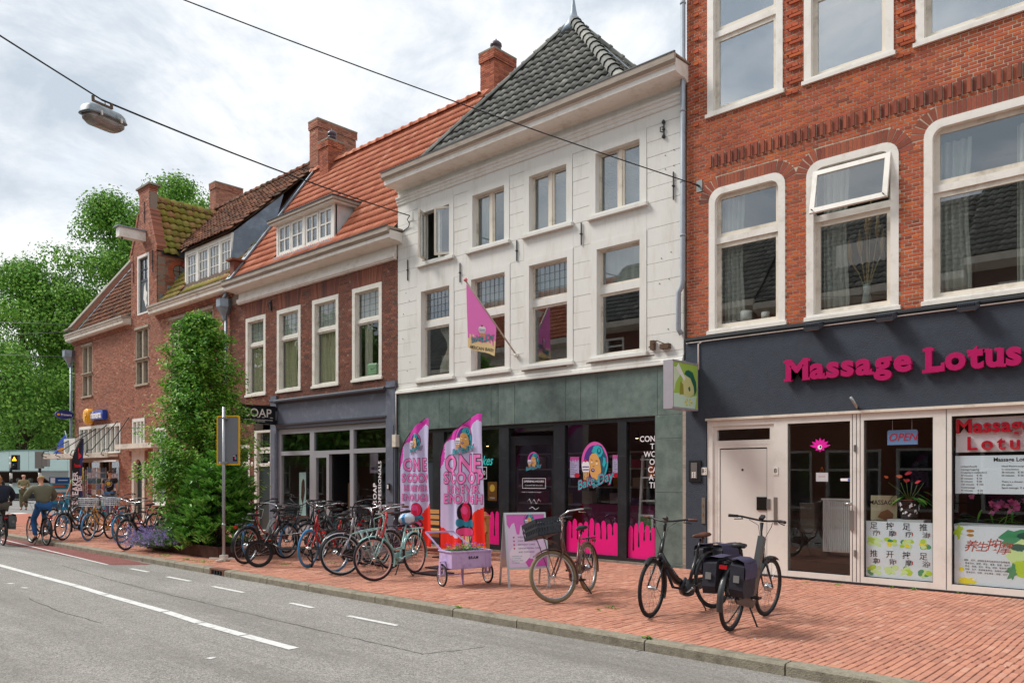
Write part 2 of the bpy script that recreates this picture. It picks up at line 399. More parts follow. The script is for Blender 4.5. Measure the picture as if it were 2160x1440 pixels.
def pieces(parent,items,mt,name='brick',nind=300,key=None,std=None,joined=None,depth=.04):
    """items: (xa,xb,za,zb,y). The first nind full-size ones become objects that share a mesh, the rest one mesh."""
    if key: items = sorted(items,key=key)
    cache = {}; rest = MB(); n = 0
    for it in items:
        xa,xb,za,zb,y = it
        k = (round(xb - xa,3),round(zb - za,3))
        jit = (y+R.uniform(-.002,.002))
        if n < nind and (std is None or k in std):
            if k not in cache:
                m = MB(); w,h = (xb - xa)/2,(zb - za)/2
                c = .003
                m.add([(-w,c,-h),(w,c,-h),(w,c,h),(-w,c,h),(-w+c,0,-h+c),(w - c,0,-h+c),(w - c,0,h - c),(-w+c,0,h - c),(-w,depth,-h),(w,depth,-h),(w,depth,h),(-w,depth,h)],
                      [(4,5,6,7),(0,1,5,4),(1,2,6,5),(2,3,7,6),(3,0,4,7),(8,9,1,0),(9,10,2,1),(10,11,3,2),(11,8,0,3)])
                cache[k] = m.mesh(name,mt)
            o = bpy.data.objects.new(name,cache[k]); COL.objects.link(o); o.parent = parent
            o.location = Vector(((xa+xb)/2,jit,(za+zb)/2)) - ORG[parent]
            n += 1
        else:
            rest.add([(xa,jit,za),(xb,jit,za),(xb,jit,zb),(xa,jit,zb),(xa,y+depth,za),(xb,y+depth,za),(xb,y+depth,zb),(xa,y+depth,zb)],
                     [(0,1,2,3),(4,5,1,0),(5,6,2,1),(6,7,3,2),(7,4,0,3)])
    if rest.v: rest.build(joined or (name+'work'),mt,parent,kind='stuff')
def courses(x0,x1,z0,z1,Y,holes,bl=.21,bh=.0535,j=.009,bond=True,phase=0,minw=.03,skip=None):
    out = []; k = 0; z = z0
    while z+bh*.6 < z1:
        zm = z+bh/2; za,zb = z+j/2,min(z+bh - j/2,z1)
        cuts = [(x0,x1)]
        for h in holes:
            r = hole_at(h,zm)
            if r:
                nc = []
                for a,b in cuts:
                    if r[0] > a: nc.append((a,min(b,r[0])))
                    if r[1] < b: nc.append((max(a,r[1]),b))
                cuts = [c for c in nc if c[1] - c[0] > minw] if nc else []
        step = bl if (not bond or k % 2 == 0) else bl/2
        off = phase+((bl/4) if k % 2 else (bl/2 if k % 4 == 2 else 0))
        for a,b in cuts:
            i = math.floor((a - off)/step)
            while True:
                xa,xb = off+i*step+j/2,off+(i+1)*step - j/2; i += 1
                if xa >= b: break
                xa2,xb2 = max(xa,a),min(xb,b)
                if xb2 - xa2 > minw*.7: out.append((xa2,xb2,za,zb,Y))
        z += bh; k += 1
    return out
def rrect(x0,x1,z0,z1,r=0,n=6):
    if r <= 0: return [(x0,z0),(x1,z0),(x1,z1),(x0,z1)]
    p = [(x0,z0),(x1,z0)]
    p += [(x1 - r+r*cos(rad(90*i/n)),z1 - r+r*sin(rad(90*i/n))) for i in range(n+1)]
    p += [(x0+r+r*cos(rad(90+90*i/n)),z1 - r+r*sin(rad(90+90*i/n))) for i in range(n+1)]
    return p
def ring(mb,o,i,y0,y1):
    n = len(o); vs = [(x,y0,z) for x,z in o]+[(x,y0,z) for x,z in i]+[(x,y1,z) for x,z in o]+[(x,y1,z) for x,z in i]
    fs = []
    for k in range(n):
        q = (k+1) % n
        fs += [(k,q,n+q,n+k),(k,2*n+k,2*n+q,q),(n+k,n+q,3*n+q,3*n+k),(2*n+k,3*n+k,3*n+q,2*n+q)]
    return mb.add(vs,fs)
def window(parent,x0,x1,z0,z1,Y=YF,cas=.1,r=0,tr=None,sash=.055,mull=0,mF=None,mS=None,proud=.012,rec=.09,sill=.06,lead=None,bars=None,trh=.07,name='window',upper_open=None,glassm=None,sillout=.06,skip=(),leaf=None):
    mF = mF or M_wht; mS = mS or M_wht; glassm = glassm or GLASS
    f = MB(); ring(f,rrect(x0,x1,z0,z1,r),rrect(x0+cas,x1 - cas,z0+cas*.6,z1 - cas,max(0,r - cas*.6)),Y - proud,Y+rec)
    w = f.build(name,mF,parent)
    a,b,c,d = x0+cas,x1 - cas,z0+cas*.6,z1 - cas
    if sill:
        s = MB(); s.xprism([(Y - proud - sillout,z0 - .03),(Y - proud - sillout,z0+.03),(Y+rec,z0+sill+.02),(Y+rec,z0 - .03)],x0 - .03,x1+.03); s.build('sill',mF,w)
    def light(xa,xb,za,zb,y,k):
        s = MB(); ring(s,rrect(xa,xb,za,zb),rrect(xa+sash,xb - sash,za+sash,zb - sash),y,y+.045); s.build('sash',mS,w)
        p = MB(); p.box(xa+sash - .004,xb - sash+.004,y+.02,y+.026,za+sash - .004,zb - sash+.004); p.build('pane',glassm,w)
        if lead and (lead[2] is None or k in lead[2]):
            g = MB()
            for i in range(1,lead[0]):
                xx = xa+sash+(xb - xa - 2*sash)*i/lead[0]; g.box(xx - .0032,xx+.0032,y+.012,y+.019,za+sash,zb - sash)
            for i in range(1,lead[1]):
                zz = za+sash+(zb - za - 2*sash)*i/lead[1]; g.box(xa+sash,xb - sash,y+.0125,y+.0185,zz - .0032,zz+.0032)
            g.build('lead_grid',M_lead,w)
        if bars:
            g = MB(); bw = bars[2]/2
            for i in range(1,bars[0]):
                xx = xa+sash+(xb - xa - 2*sash)*i/bars[0]; g.box(xx - bw,xx+bw,y+.005,y+.019,za+sash,zb - sash)
            for i in range(1,bars[1]):
                zz = za+sash+(zb - za - 2*sash)*i/bars[1]; g.box(xa+sash,xb - sash,y+.006,y+.018,zz - bw,zz+bw)
            g.build('glazing_bar',mS,w)
    y = Y+rec - .05
    cols = [(a,b)]
    if mull:
        m_ = (a+b)/2; cols = [(a,m_ - mull/2),(m_+mull/2,b)]
        g = MB(); g.box(m_ - mull/2,m_+mull/2,y - .02,y+.05,c,d); g.build('mullion',mS,w)
    k = 0
    for (xa,xb) in cols:
        if tr:
            if ('t',0) not in skip: light(xa,xb,tr+trh/2,d,y,k)
            light(xa,xb,c,tr - trh/2,y,k+1)
        else:
            if k not in skip: light(xa,xb,c,d,y,k)
        k += 2
    if tr:
        g = MB(); g.box(a,b,y - .03,y+.05,tr - trh/2,tr+trh/2); g.build('transom',mF,w)
    return w
def room(parent,x0,x1,z0,z1,d=3.5,m=None,y=YF+.32,name='interior'):
    m = m or M_int; b = MB(); y1 = y+d
    b.poly([(x0,y1,z0),(x0,y1,z1),(x1,y1,z1),(x1,y1,z0)]); b.poly([(x0,y,z0),(x0,y1,z0),(x1,y1,z0),(x1,y,z0)])
    b.poly([(x0,y,z1),(x1,y,z1),(x1,y1,z1),(x0,y1,z1)]); b.poly([(x0,y,z0),(x0,y,z1),(x0,y1,z1),(x0,y1,z0)]); b.poly([(x1,y,z0),(x1,y1,z0),(x1,y1,z1),(x1,y,z1)])
    return b.build(name,m,parent)
def curtain_mb(x0,x1,z0,z1,y,folds=6,amp=.03,gather=0,side=1):
    b = MB(); n = folds*6; rows = 8 if gather else 1; vs = []
    for r_ in range(rows+1):
        t = r_/rows; z = z1+(z0 - z1)*t
        w = 1 - gather*sin(math.pi*min(1,t*1.1)) ** 2 if gather else 1
        for i in range(n+1):
            u = i/n
            xx = x0+(x1 - x0)*(u*w if side > 0 else 1 - (1 - u)*w)
            vs.append((xx,y+amp*sin(i*2*math.pi/6)+amp*.4*sin(i*1.7),z))
    fs = [(r_*(n+1)+i,r_*(n+1)+i+1,(r_+1)*(n+1)+i+1,(r_+1)*(n+1)+i) for r_ in range(rows) for i in range(n)]
    b.s = True; b.add(vs,fs); return b
def curtain(x0,x1,z0,z1,label,group=None,m=None,y=YF+.22,**kw):
    return curtain_mb(x0,x1,z0,z1,y,**kw).build('curtain',m or M_curt,None,label,cat='curtain',group=group)
def tile_roof(parent,O,U,W,rows,spanf,tw=.2,tl=.3,mt=None,nind=200,prof='s',lift=.035,jit=.006,name='tile',near=None):
    """pantiles: O origin at the eave, U along the eave, W up the slope; spanf(v)->(u0,u1) at distance v up the slope"""
    U = Vector(U).normalized(); W = Vector(W).normalized(); Nn = U.cross(W).normalized()
    if Nn.z < 0: Nn = -Nn
    def section(u):      # u 0..1
        if prof == 's': return .55*lift*(1 - cos(2*math.pi*(u*.93+.05))) - .01
        w = u % .5; return lift*.55 if w < .15 and u < .99 else 0
    ns = 7 if prof == 's' else 10
    us = [i/(ns - 1) for i in range(ns)] if prof == 's' else [0,.14,.2,.3,.49,.501,.64,.7,.8,1.0]
    base_v,base_f = [],[]
    L2 = tl*1.12
    for u in us: base_v.append((u*tw*1.04,0,section(u)+lift))
    for u in us: base_v.append((u*tw*1.04,L2,section(u)))
    for u in us: base_v.append((u*tw*1.04,0.004,section(u)+lift - .022))
    for i in range(ns - 1): base_f += [(i,i+1,ns+i+1,ns+i),(2*ns+i,2*ns+i+1,i+1,i)]
    Mx = Matrix((( U.x,W.x,Nn.x,0),(U.y,W.y,Nn.y,0),(U.z,W.z,Nn.z,0),(0,0,0,1)))
    O = Vector(O); items = []
    for r_ in range(rows):
        v = r_*tl; u0,u1 = spanf(v+tl*.5)
        i0 = math.ceil(u0/tw - .35); i1 = math.floor(u1/tw+.35)
        for i in range(i0,i1): items.append((i*tw,v))
    if near is None: items.sort(key=lambda a: (-a[0]))
    else: items.sort(key=near)
    me = None; rest = MB()
    for k,(u,v) in enumerate(items):
        p = O+U*(u+R.uniform(-jit,jit))+W*(v+R.uniform(-jit,jit))+Nn*R.uniform(0,jit)
        Ml = MT(p) @ Mx @ MR(R.uniform(-.02,.02)*jit/.006,4,'Z')
        if k < nind:
            if me is None:
                m = MB(); m.s = True; m.add(base_v,base_f); me = m.mesh(name,mt)
            o = bpy.data.objects.new(name,me); COL.objects.link(o); o.parent = parent
            o.matrix_local = MT(-ORG[parent]) @ Ml
        else:
            rest.s = True; rest.add([tuple(Ml @ Vector(q)) for q in base_v],base_f)
    if rest.v: rest.build('roof_tiles',mt,parent,kind='stuff')
def ridge(parent,p,q,mt,r=.1,step=.32,name='ridge_tile',n=7):
    p,q = Vector(p),Vector(q); d = q - p; L = d.length; k = max(1,int(L/step)); me = None
    z = d.normalized(); x = z.cross(Vector((0,0,1))).normalized(); y = x.cross(z)
    if y.z < 0: y = -y; x = -x
    Mx = Matrix(((x.x,y.x,z.x,0),(x.y,y.y,z.y,0),(x.z,y.z,z.z,0),(0,0,0,1)))
    s = L/k; m = MB(); vs = []
    for (zz,rr) in ((-.02,r*1.18),(.05,r*1.15),(.055,r),(s+.02,r*.93)):
        for i in range(n):
            t = math.pi*(-.05+1.1*i/(n - 1)); vs.append((rr*cos(t),rr*sin(t),zz))
    m.s = True; m.add(vs,[(a*n+i,a*n+i+1,(a+1)*n+i+1,(a+1)*n+i) for a in range(3) for i in range(n - 1)])
    me = m.mesh(name,mt)
    for i in range(k):
        o = bpy.data.objects.new(name,me); COL.objects.link(o); o.parent = parent
        o.matrix_local = MT(-ORG[parent]) @ MT(p+z*(i*s)) @ Mx
def mould(parent,name,x0,x1,prof,m): return MB().xprism(prof,x0,x1).build(name,m,parent)
def chimney(parent_loc,x0,x1,y0,y1,z0,z1,mt,label,cap=.1,pots=(),cat='chimney'):
    t = thing('chimney',label,cat,((x0+x1)/2,(y0+y1)/2,z0))
    MB().box(x0+.012,x1 - .012,y0+.012,y1 - .012,z0,z1 - .02).build('core',M_mortarL,t)
    w = MB(); 
    z = z0; k = 0
    while z < z1 - .02:
        e = 0.035 if z > z1 - .28 else 0
        for (a,b,fix,ax,sg) in ((x0 - e,x1+e,y0 - e,'x',-1),(y0 - e,y1+e,x1+e,'y',1),(y0 - e,y1+e,x0 - e,'y',-1)):
            off = .055 if k % 2 else 0; s = a - off
            while s < b:
                p,q = max(s+.005,a),min(s+.205,b); s += .21
                if q - p < .02: continue
                j = R.uniform(-.003,.003)
                if ax == 'x': w.box(p,q,fix+j,fix+.03,z+.005,z+.05)
                elif sg > 0: w.box(fix - .03,fix+j,p,q,z+.005,z+.05)
                else: w.box(fix+j,fix+.03,p,q,z+.005,z+.05)
        z += .055; k += 1
    w.build('brickwork',mt,t,kind='stuff')
    MB().box(x0 - .04,x1+.04,y0 - .04,y1+.04,z1 - .01,z1+.04).build('cap',M_conc,t)
    for (px_,py_) in pots:
        MB().lathe([(.13,0),(.12,.12),(.15,.13),(.15,.17),(.12,.18),(.13,.2),(.17,.24),(.16,.3),(.09,.37),(.02,.4),(.02,.44),(0,.45)],14,MT((px_,py_,z1+.04))).build('chimney_pot',mat('pot_glaze','#4b3a44',.35),t)
    return t

# ------------------------------------------------------------------ ground
def asphalt(name,col,lo,hi,pcol):
    m = bpy.data.materials.new(name); m.use_nodes = True; t = m.node_tree; L = t.links; b = t.nodes['Principled BSDF']
    b.inputs['Roughness'].default_value = .9; b.inputs['Specular IOR Level'].default_value = .25
    geo = N(t,'ShaderNodeNewGeometry')
    v = N(t,'ShaderNodeTexVoronoi'); v.inputs['Scale'].default_value = 70; L.new(geo.outputs['Position'],v.inputs['Vector'])
    n = N(t,'ShaderNodeTexNoise'); n.inputs['Scale'].default_value = 140; n.inputs['Detail'].default_value = 3; L.new(geo.outputs['Position'],n.inputs['Vector'])
    r = ramp(t,[(.3,hx(lo)),(.5,hx(col)),(.72,hx(hi))]); L.new(n.outputs[0],r.inputs[0])
    sep = N(t,'ShaderNodeSeparateColor'); L.new(v.outputs['Color'],sep.inputs[0])
    mr = N(t,'ShaderNodeMapRange'); mr.inputs[3].default_value = .64; mr.inputs[4].default_value = 1.34; L.new(sep.outputs[0],mr.inputs[0])
    n2 = N(t,'ShaderNodeTexNoise'); n2.inputs['Scale'].default_value = .7; n2.inputs['Detail'].default_value = 9; n2.inputs['Roughness'].default_value = .7; L.new(geo.outputs['Position'],n2.inputs['Vector'])
    m2 = N(t,'ShaderNodeMapRange'); m2.inputs[1].default_value = .3; m2.inputs[2].default_value = .7; m2.inputs[3].default_value = .86; m2.inputs[4].default_value = 1.12; L.new(n2.outputs[0],m2.inputs[0])
    mu = N(t,'ShaderNodeMath',operation='MULTIPLY'); L.new(mr.outputs[0],mu.inputs[0]); L.new(m2.outputs[0],mu.inputs[1])
    h = N(t,'ShaderNodeHueSaturation'); L.new(r.outputs[0],h.inputs['Color']); L.new(mu.outputs[0],h.inputs['Value'])
    # worn, darker lanes and repairs running along the street
    mp = N(t,'ShaderNodeMapping'); mp.inputs['Scale'].default_value = (.12,1.1,1); L.new(geo.outputs['Position'],mp.inputs[0])
    n3 = N(t,'ShaderNodeTexNoise'); n3.inputs['Scale'].default_value = 1.0; n3.inputs['Detail'].default_value = 8; n3.inputs['Roughness'].default_value = .7; L.new(mp.outputs[0],n3.inputs['Vector'])
    m3 = N(t,'ShaderNodeMapRange'); m3.inputs[1].default_value = .48; m3.inputs[2].default_value = .72; m3.inputs[4].default_value = .8; L.new(n3.outputs[0],m3.inputs[0])
    mx = N(t,'ShaderNodeMix'); mx.data_type = 'RGBA'; L.new(m3.outputs[0],mx.inputs[0]); L.new(h.outputs[0],mx.inputs[6]); mx.inputs[7].default_value = (*hx(pcol),1)
    L.new(mx.outputs[2],b.inputs['Base Color'])
    bp = N(t,'ShaderNodeBump'); bp.inputs['Strength'].default_value = .7; bp.inputs['Distance'].default_value = .008; L.new(v.outputs['Distance'],bp.inputs['Height']); L.new(bp.outputs[0],b.inputs['Normal'])
    return m
ZR = -.105
def sheet(name,pts,z,m,kind='structure',parent=None): return MB().poly([(x,y,z) for x,y in pts]).build(name,m,parent,kind=kind)
M_asph = asphalt('asphalt','#918e89','#75726e','#aba7a1','#6f6b66')
M_asphr = asphalt('red_asphalt','#84504c','#6a3f3c','#9a6660','#7a5552')
M_asph2 = asphalt('side_street_asphalt','#8a8886','#706e6c','#a09e9a','#7c7a78')
M_line = mat('road_paint','#d9d9d6',.7,noise=.08,nscale=30,dirt='#8a8986',dscale=9)
sheet('ground',[(-400,-300),(300,-300),(300,400),(-400,400)],-.16,mat('ground_far','#7d7a74',.9,noise=.1,nscale=.5))
sheet('road',[(-160,-1.3),(60,-1.3),(60,6.9),(-160,6.9)],ZR,M_asph)
sheet('bike_lane',[(-16.45,6.1),(-15.9,6.66),(-17.7,6.74),(-38,6.74),(-38,6.2)],ZR+.004,M_asphr)
sheet('side_street',[(-160,7.02),(-39.2,7.02),(-39.2,14),(-45,60),(-160,60)],-.02,M_asph2)
lm = lambda name,pts,z=ZR+.004: sheet(name,pts,z,M_line)
w_ = .055
def stripe(p,q,w=.11,name='lane_line',z=ZR+.005):
    p,q = Vector(p),Vector(q); d = (q - p).normalized(); n_ = Vector((-d.y,d.x))*w/2
    return MB().poly([(*(p+n_),z),(*(p - n_),z),(*(q - n_),z),(*(q+n_),z)]).build(name,M_line,None,kind='structure')
g2 = lambda x,y: G(x,y,ZR).xy
p0,p1 = Vector((-40,5.35)),g2(620,1368)
pa = g2(0,1192); cuts = [pa,g2(88,1216),g2(160,1235),g2(222,1254),g2(350,1290),g2(424,1314),g2(516,1340),g2(624,1369)]
stripe(pa+(pa - cuts[1]).normalized()*14,pa,.12)
for a_,b_ in zip(cuts[:-1],cuts[1:]): stripe(a_,b_+(a_ - b_).normalized()*.035,.12)
for a_,b_ in (((276,1199),(313,1206)),((352,1216),(402,1225.5)),((449,1236.5),(514,1249.5)),((613,1271.5),(660,1281.5)),((734,1298.5),(838,1319))):
    stripe(g2(*a_),g2(*b_),.075)
stripe(g2(0,1136),g2(228,1191),.05); stripe(g2(30,1131),g2(300,1184),.05)
for a_,b_ in (((16,1230),(28,1231)),((46,1239),(58,1240)),((438,1389),(452,1386))): stripe(g2(*a_),g2(*b_),.07)
M_crack = mat('road_crack','#4a4845',.9)
for cr in ([(130,1192),(200,1213),(300,1240),(420,1268),(560,1302),(700,1335),(820,1362),(905,1382)],[(888,1379),(930,1374),(975,1370),(1030,1362)],[(60,1262),(130,1290),(230,1318)],[(1340,1373),(1365,1370)]):
    m = MB()
    pts = []
    for a_,b_ in zip(cr[:-1],cr[1:]):
        A,B = g2(*a_),g2(*b_)
        for i in range(8): 
            q = A.lerp(B,i/8)+Vector((R.uniform(-.012,.012),R.uniform(-.012,.012))); pts.append(q)
    for A,B in zip(pts[:-1],pts[1:]):
        d = (B - A).normalized(); n_ = Vector((-d.y,d.x))*R.uniform(.003,.008)
        m.poly([(*(A+n_),ZR+.003),(*(A - n_),ZR+.003),(*(B - n_),ZR+.003),(*(B+n_),ZR+.003)])
    m.build('road_crack',M_crack,None,kind='structure')
sheet('zebra_stripe',[(-40.6,7.4),(-39.6,7.4),(-39.6,11.2),(-40.6,11.2)],-.015,M_line)
# pavement with its clinkers
pv = MB().box(-39.2,12,6.9,12.6,-.12,-.012).build('pavement',mat('paver_bed','#6f4a3b',.95,noise=.2,nscale=15),None,kind='structure')
def pavers():
    items = []; w,l = .0685,.203; x = 2.6; k = 0
    while x > -31:
        y = 6.9 - (l/2 if k % 2 else 0) - (.04 if k % 4 > 1 else 0)
        while y < 12.42:
            ya,yb = max(y,6.905),min(y+l,12.43)
            if yb - ya > .04: items.append((x,ya,yb))
            y += l
        x -= w; k += 1
    def dist(i):
        yy = (i[1]+i[2])/2; d = i[0]*FW[0]+yy*FW[1]; l_ = i[0]*RT[0]+yy*RT[1]; px = HX+F_*l_/max(d,.1)
        return d+(100 if px > 2170 or d < .5 or HY+F_*CZ/max(d,.1) > 1445 else 0)+(50 if abs(i[2] - i[1] - l) > .001 else 0)
    items.sort(key=dist)
    def wav(x,y): return .012*sin(y*1.7+x*.35)+.008*sin(y*4.1+x*1.3)
    g = .0045; me = None; rest = MB()
    for k,(x,ya,yb) in enumerate(items):
        z = .004*sin(x*1.3+ya*.9)+R.uniform(-.0025,.0025); X = x+wav(x,(ya+yb)/2)+R.uniform(-.001,.001)
        if k < 300:
            if me is None:
                m = MB(); a,b,c = w/2 - g,(l/2 - g),.004
                m.add([(-a,-b,-.03),(a,-b,-.03),(a,b,-.03),(-a,b,-.03),(-a,-b,-c),(a,-b,-c),(a,b,-c),(-a,b,-c),(-a+c,-b+c,0),(a - c,-b+c,0),(a - c,b - c,0),(-a+c,b - c,0)],
                      [(8,9,10,11),(4,5,9,8),(5,6,10,9),(6,7,11,10),(7,4,8,11),(0,1,5,4),(1,2,6,5),(2,3,7,6),(3,0,4,7)]); me = m.mesh('paving_brick',PAVE)
            o = bpy.data.objects.new('paving_brick',me); COL.objects.link(o); o.parent = pv; o.location = (X,(ya+yb)/2,z); o.rotation_euler = (R.uniform(-.01,.01),R.uniform(-.012,.012),R.uniform(-.008,.008)+.02*cos(ya*1.7+x*.35))
        else:
            a,b,c,d = X - w/2+g,X+w/2 - g,ya+g,yb - g; s1 = wav(x,ya) - wav(x,(ya+yb)/2); s2 = wav(x,yb) - wav(x,(ya+yb)/2); t1,t2 = R.uniform(-.001,.001),R.uniform(-.001,.001)
            rest.add([(a+s1,c,z+t1),(b+s1,c,z+t2),(b+s2,d,z+t2),(a+s2,d,z+t1),(a+s1,c,-.03),(b+s1,c,-.03),(b+s2,d,-.03),(a+s2,d,-.03)],[(0,1,2,3),(4,5,1,0),(5,6,2,1),(6,7,3,2),(7,4,0,3)])
    rest.build('clinker_paving',PAVE,pv,kind='stuff')
    # beyond the clinkers one can count, the paving is a sheet
    m = bpy.data.materials.new('far_paving'); m.use_nodes = True; t = m.node_tree; L = t.links; b = t.nodes['Principled BSDF']; b.inputs['Roughness'].default_value = .85
    geo = N(t,'ShaderNodeNewGeometry'); bk = N(t,'ShaderNodeTexBrick'); mp = N(t,'ShaderNodeMapping'); mp.inputs['Rotation'].default_value = (0,0,rad(90)); L.new(geo.outputs['Position'],mp.inputs[0]); L.new(mp.outputs[0],bk.inputs[0])
    bk.inputs['Color1'].default_value = (*hx('#b76f58'),1); bk.inputs['Color2'].default_value = (*hx('#a8624c'),1); bk.inputs['Mortar'].default_value = (*hx('#7b4a3a'),1)
    bk.inputs['Scale'].default_value = 1; bk.inputs['Brick Width'].default_value = .203; bk.inputs['Row Height'].default_value = .0685; bk.inputs['Mortar Size'].default_value = .003
    L.new(bk.outputs[0],b.inputs['Base Color'])
    MB().box(-39.2,-31.02,6.9,12.6,-.05,.0).build('far_clinker_paving',m,pv,kind='stuff')
pavers()
# kerb stones
kerb = thing('kerb','long grey concrete kerb between the asphalt road and the brick pavement','kerb',(-10,6.8,0))
kerb['kind'] = 'structure'
jx = [3.4,1.6,0.1,-1.5,-3.0,-4.46,-6.2,-7.28,-8.85,-10.5,-11.7,-12.9]
while jx[-1] > -39: jx.append(jx[-1] - R.choice([1.0,1.2,1.45]))
M_kerb = mat('kerb_stone_grey','#8f8878',.9,noise=.25,nscale=18,bump=.6,bscale=70,dirt='#4f4a3c',dscale=4)
for a_,b_ in zip(jx[:-1],jx[1:]):
    if abs((a_+b_)/2+13.6) < .5: continue
    zz = R.uniform(-.004,.004); m = MB(); m.xprism([(6.745,ZR - .03),(6.745,-.022+zz),(6.765,-.002+zz),(6.9,.002+zz),(6.9,ZR - .03)],b_+.008,a_ - .008)
    m.build('kerb_stone',M_kerb,kerb)
a_,b_ = [(p,q) for p,q in zip(jx[:-1],jx[1:]) if abs((p+q)/2+13.6) < .5][0] if any(abs((p+q)/2+13.6) < .5 for p,q in zip(jx[:-1],jx[1:])) else (-13.2,-14.0)
mg = (a_+b_)/2
MB().xprism([(6.745,ZR - .03),(6.745,-.022),(6.765,-.002),(6.9,.002),(6.9,ZR - .03)],b_+.008,mg - .27).build('kerb_stone',M_kerb,kerb)
MB().xprism([(6.745,ZR - .03),(6.745,-.022),(6.765,-.002),(6.9,.002),(6.9,ZR - .03)],mg+.27,a_ - .008).build('kerb_stone',M_kerb,kerb)
dr = thing('storm_drain','rusty cast iron gully inlet set into the kerb beside the planter','drain',(mg,6.8,0))
m = MB(); m.box(mg - .26,mg+.26,6.742,6.9,-.02,.006); m.box(mg - .26,mg - .2,6.742,6.9,ZR,-.02); m.box(mg+.2,mg+.26,6.742,6.9,ZR,-.02); m.build('frame',mat('rusty_iron','#6d4a3a',.85,noise=.2,nscale=20),dr)
for i in range(3): MB().box(mg - .12+i*.1,mg - .08+i*.1,6.75,6.77,ZR,-.02).build('bar',M_iron,dr)
MB().box(mg - .2,mg+.2,6.86,6.89,ZR,-.02).build('opening',M_black,dr)
# opposite pavement
MB().box(-80,40,-5,-1.3,-.12,0).build('opposite_pavement',M_conc,None,kind='structure')
# ------------------------------------------------------------------ the red brick house with the massage shop (right)
def near_right(it): return -it[0]*1.0+(abs(it[2] - 4)*.2)+(60 if it[0] > -1.9 else 0)
STD = {(round(.21 - .0125,3),round(.0535 - .0125,3)),(round(.105 - .0125,3),round(.0535 - .0125,3))}
def arch_bricks(w,x0,x1,z1,r,Y,mt,h=.2,n_w=.06,y1=None):
    """brick-on-end course that follows the rounded head of a window"""
    m = MB(); pts = []
    L_ = [];  # centre line of the intrados
    q = math.pi/2*r; straight = (x1 - x0) - 2*r; total = 2*q+straight; k = int(total/n_w); 
    def at(s):
        if s < q: t = s/r; return x0+r - r*cos(t),z1 - r+r*sin(t),-cos(t),sin(t)
        if s < q+straight: return x0+r+(s - q),z1,0,1
        t = (s - q - straight)/r; return x1 - r+r*sin(t),z1 - r+r*cos(t),sin(t),cos(t)
    for i in range(k):
        s0,s1 = total*i/k+.0055,total*(i+1)/k - .0055
        a,b = at(s0),at(s1); hh = h; y = Y - .002+R.uniform(-.002,.002)
        p = [(a[0],a[1]),(b[0],b[1]),(b[0]+b[2]*hh,b[1]+b[3]*hh),(a[0]+a[2]*hh,a[1]+a[3]*hh)]
        m.add([(x,y,z) for x,z in p]+[(x,y+.05,z) for x,z in p],[(0,1,2,3),(4,5,1,0),(5,6,2,1),(6,7,3,2),(7,4,0,3)])
    return m
rb = thing('brick_house','tall red brick house with white rounded windows above a charcoal massage shop front','house',(-3,YF,0))
RX0,RX1 = -7.34,1.2
w1 = [(-6.9,-5.53,4.12,6.6,.22),(-5.18,-3.8,4.12,6.6,.22),(-3.46,-1.86,4.12,6.72,.22),(-1.5,.2,4.12,6.7,.22)]
w2 = [(-6.93,-5.57,7.88,10.4,.14),(-5.22,-3.87,7.88,10.4,.14),(-3.57,-2.0,7.88,10.4,.14),(-1.6,.1,7.88,10.4,.14)]
m = MB(); slab(m,RX0,RX1,4.08,11.6,YF+.006,YF+.3,[h[:4] for h in w1+w2]); wall = m.build('wall',M_mortarL,rb)
holes = list(w1+w2)
SZ0,SZ1 = 6.98,7.13
soldier = (-6.9,RX1,SZ0 - .002,SZ1+.062)
archz = [(h[0] - .2,h[1]+.2,h[3] - h[4],h[3]+.2,.42) for h in w1+w2]
toothx = [(-7.12,.16),(-5.385,.2),(-3.72,.2),(-1.8,.2)]
bl = courses(RX0,RX1,4.085,11.6,YF,holes+[soldier]+archz,j=.0125)
tb = []; b2 = []
for it in bl:      # dog-tooth piers between the upper windows: every other course set back
    xm,zm = (it[0]+it[1])/2,(it[2]+it[3])/2; k = int(round((zm - 4.085)/.0535))
    if zm > 7.75 and any(abs(xm - c) < w/2 for c,w in toothx): b2.append((it[0],it[1],it[2],it[3],YF - .03 if k % 4 < 2 else YF+.002))
    else: b2.append(it)
pieces(wall,b2,BR_red,nind=300,key=near_right,std=STD)
# fill between the arch course and the flat coursing
for h in w1+w2:
    r = h[4]; arch_bricks(None,h[0] - .004,h[1]+.004,h[3]+.004,r,YF,BR_arch,h=.19).build('arch_bricks',BR_arch,wall,kind='stuff')
    m = MB(); n = 8
    for sx,cx in ((-1,h[0]+r),(1,h[1] - r)):
        pts = [(cx+sx*r,h[3])]+[(cx+sx*r*cos(rad(90*i/n)),h[3] - r+r*sin(rad(90*i/n))) for i in range(n+1)]
        pts = pts if sx > 0 else pts[::-1]
        m.prism(pts,YF+.0065,YF+.2)
    m.build('arch_corner',M_mortarL,wall)
m = MB(); x = -6.9; k = 0; top = MB()
sm = None
while x < RX1 - .06:
    yy = YF - (.032 if k % 2 == 0 else -.001)
    m = MB(); m.box(-.0235,.0235,0,.06,0,SZ1 - SZ0+.052)
    if k < 2: 
        if k == 0: smA = m.mesh('soldier_brick',BR_arch)
        else: smB = m.mesh('soldier_brick',BR_arch)
    o = bpy.data.objects.new('soldier_brick',smA if k % 2 == 0 else smB); COL.objects.link(o); o.parent = wall; o.location = (x+.03,yy,SZ0)
    x += .0605; k += 1
casr = dict(cas=.115,mF=M_wht,mS=M_cream,rec=.12,sash=.075,proud=.015,sillout=.03)
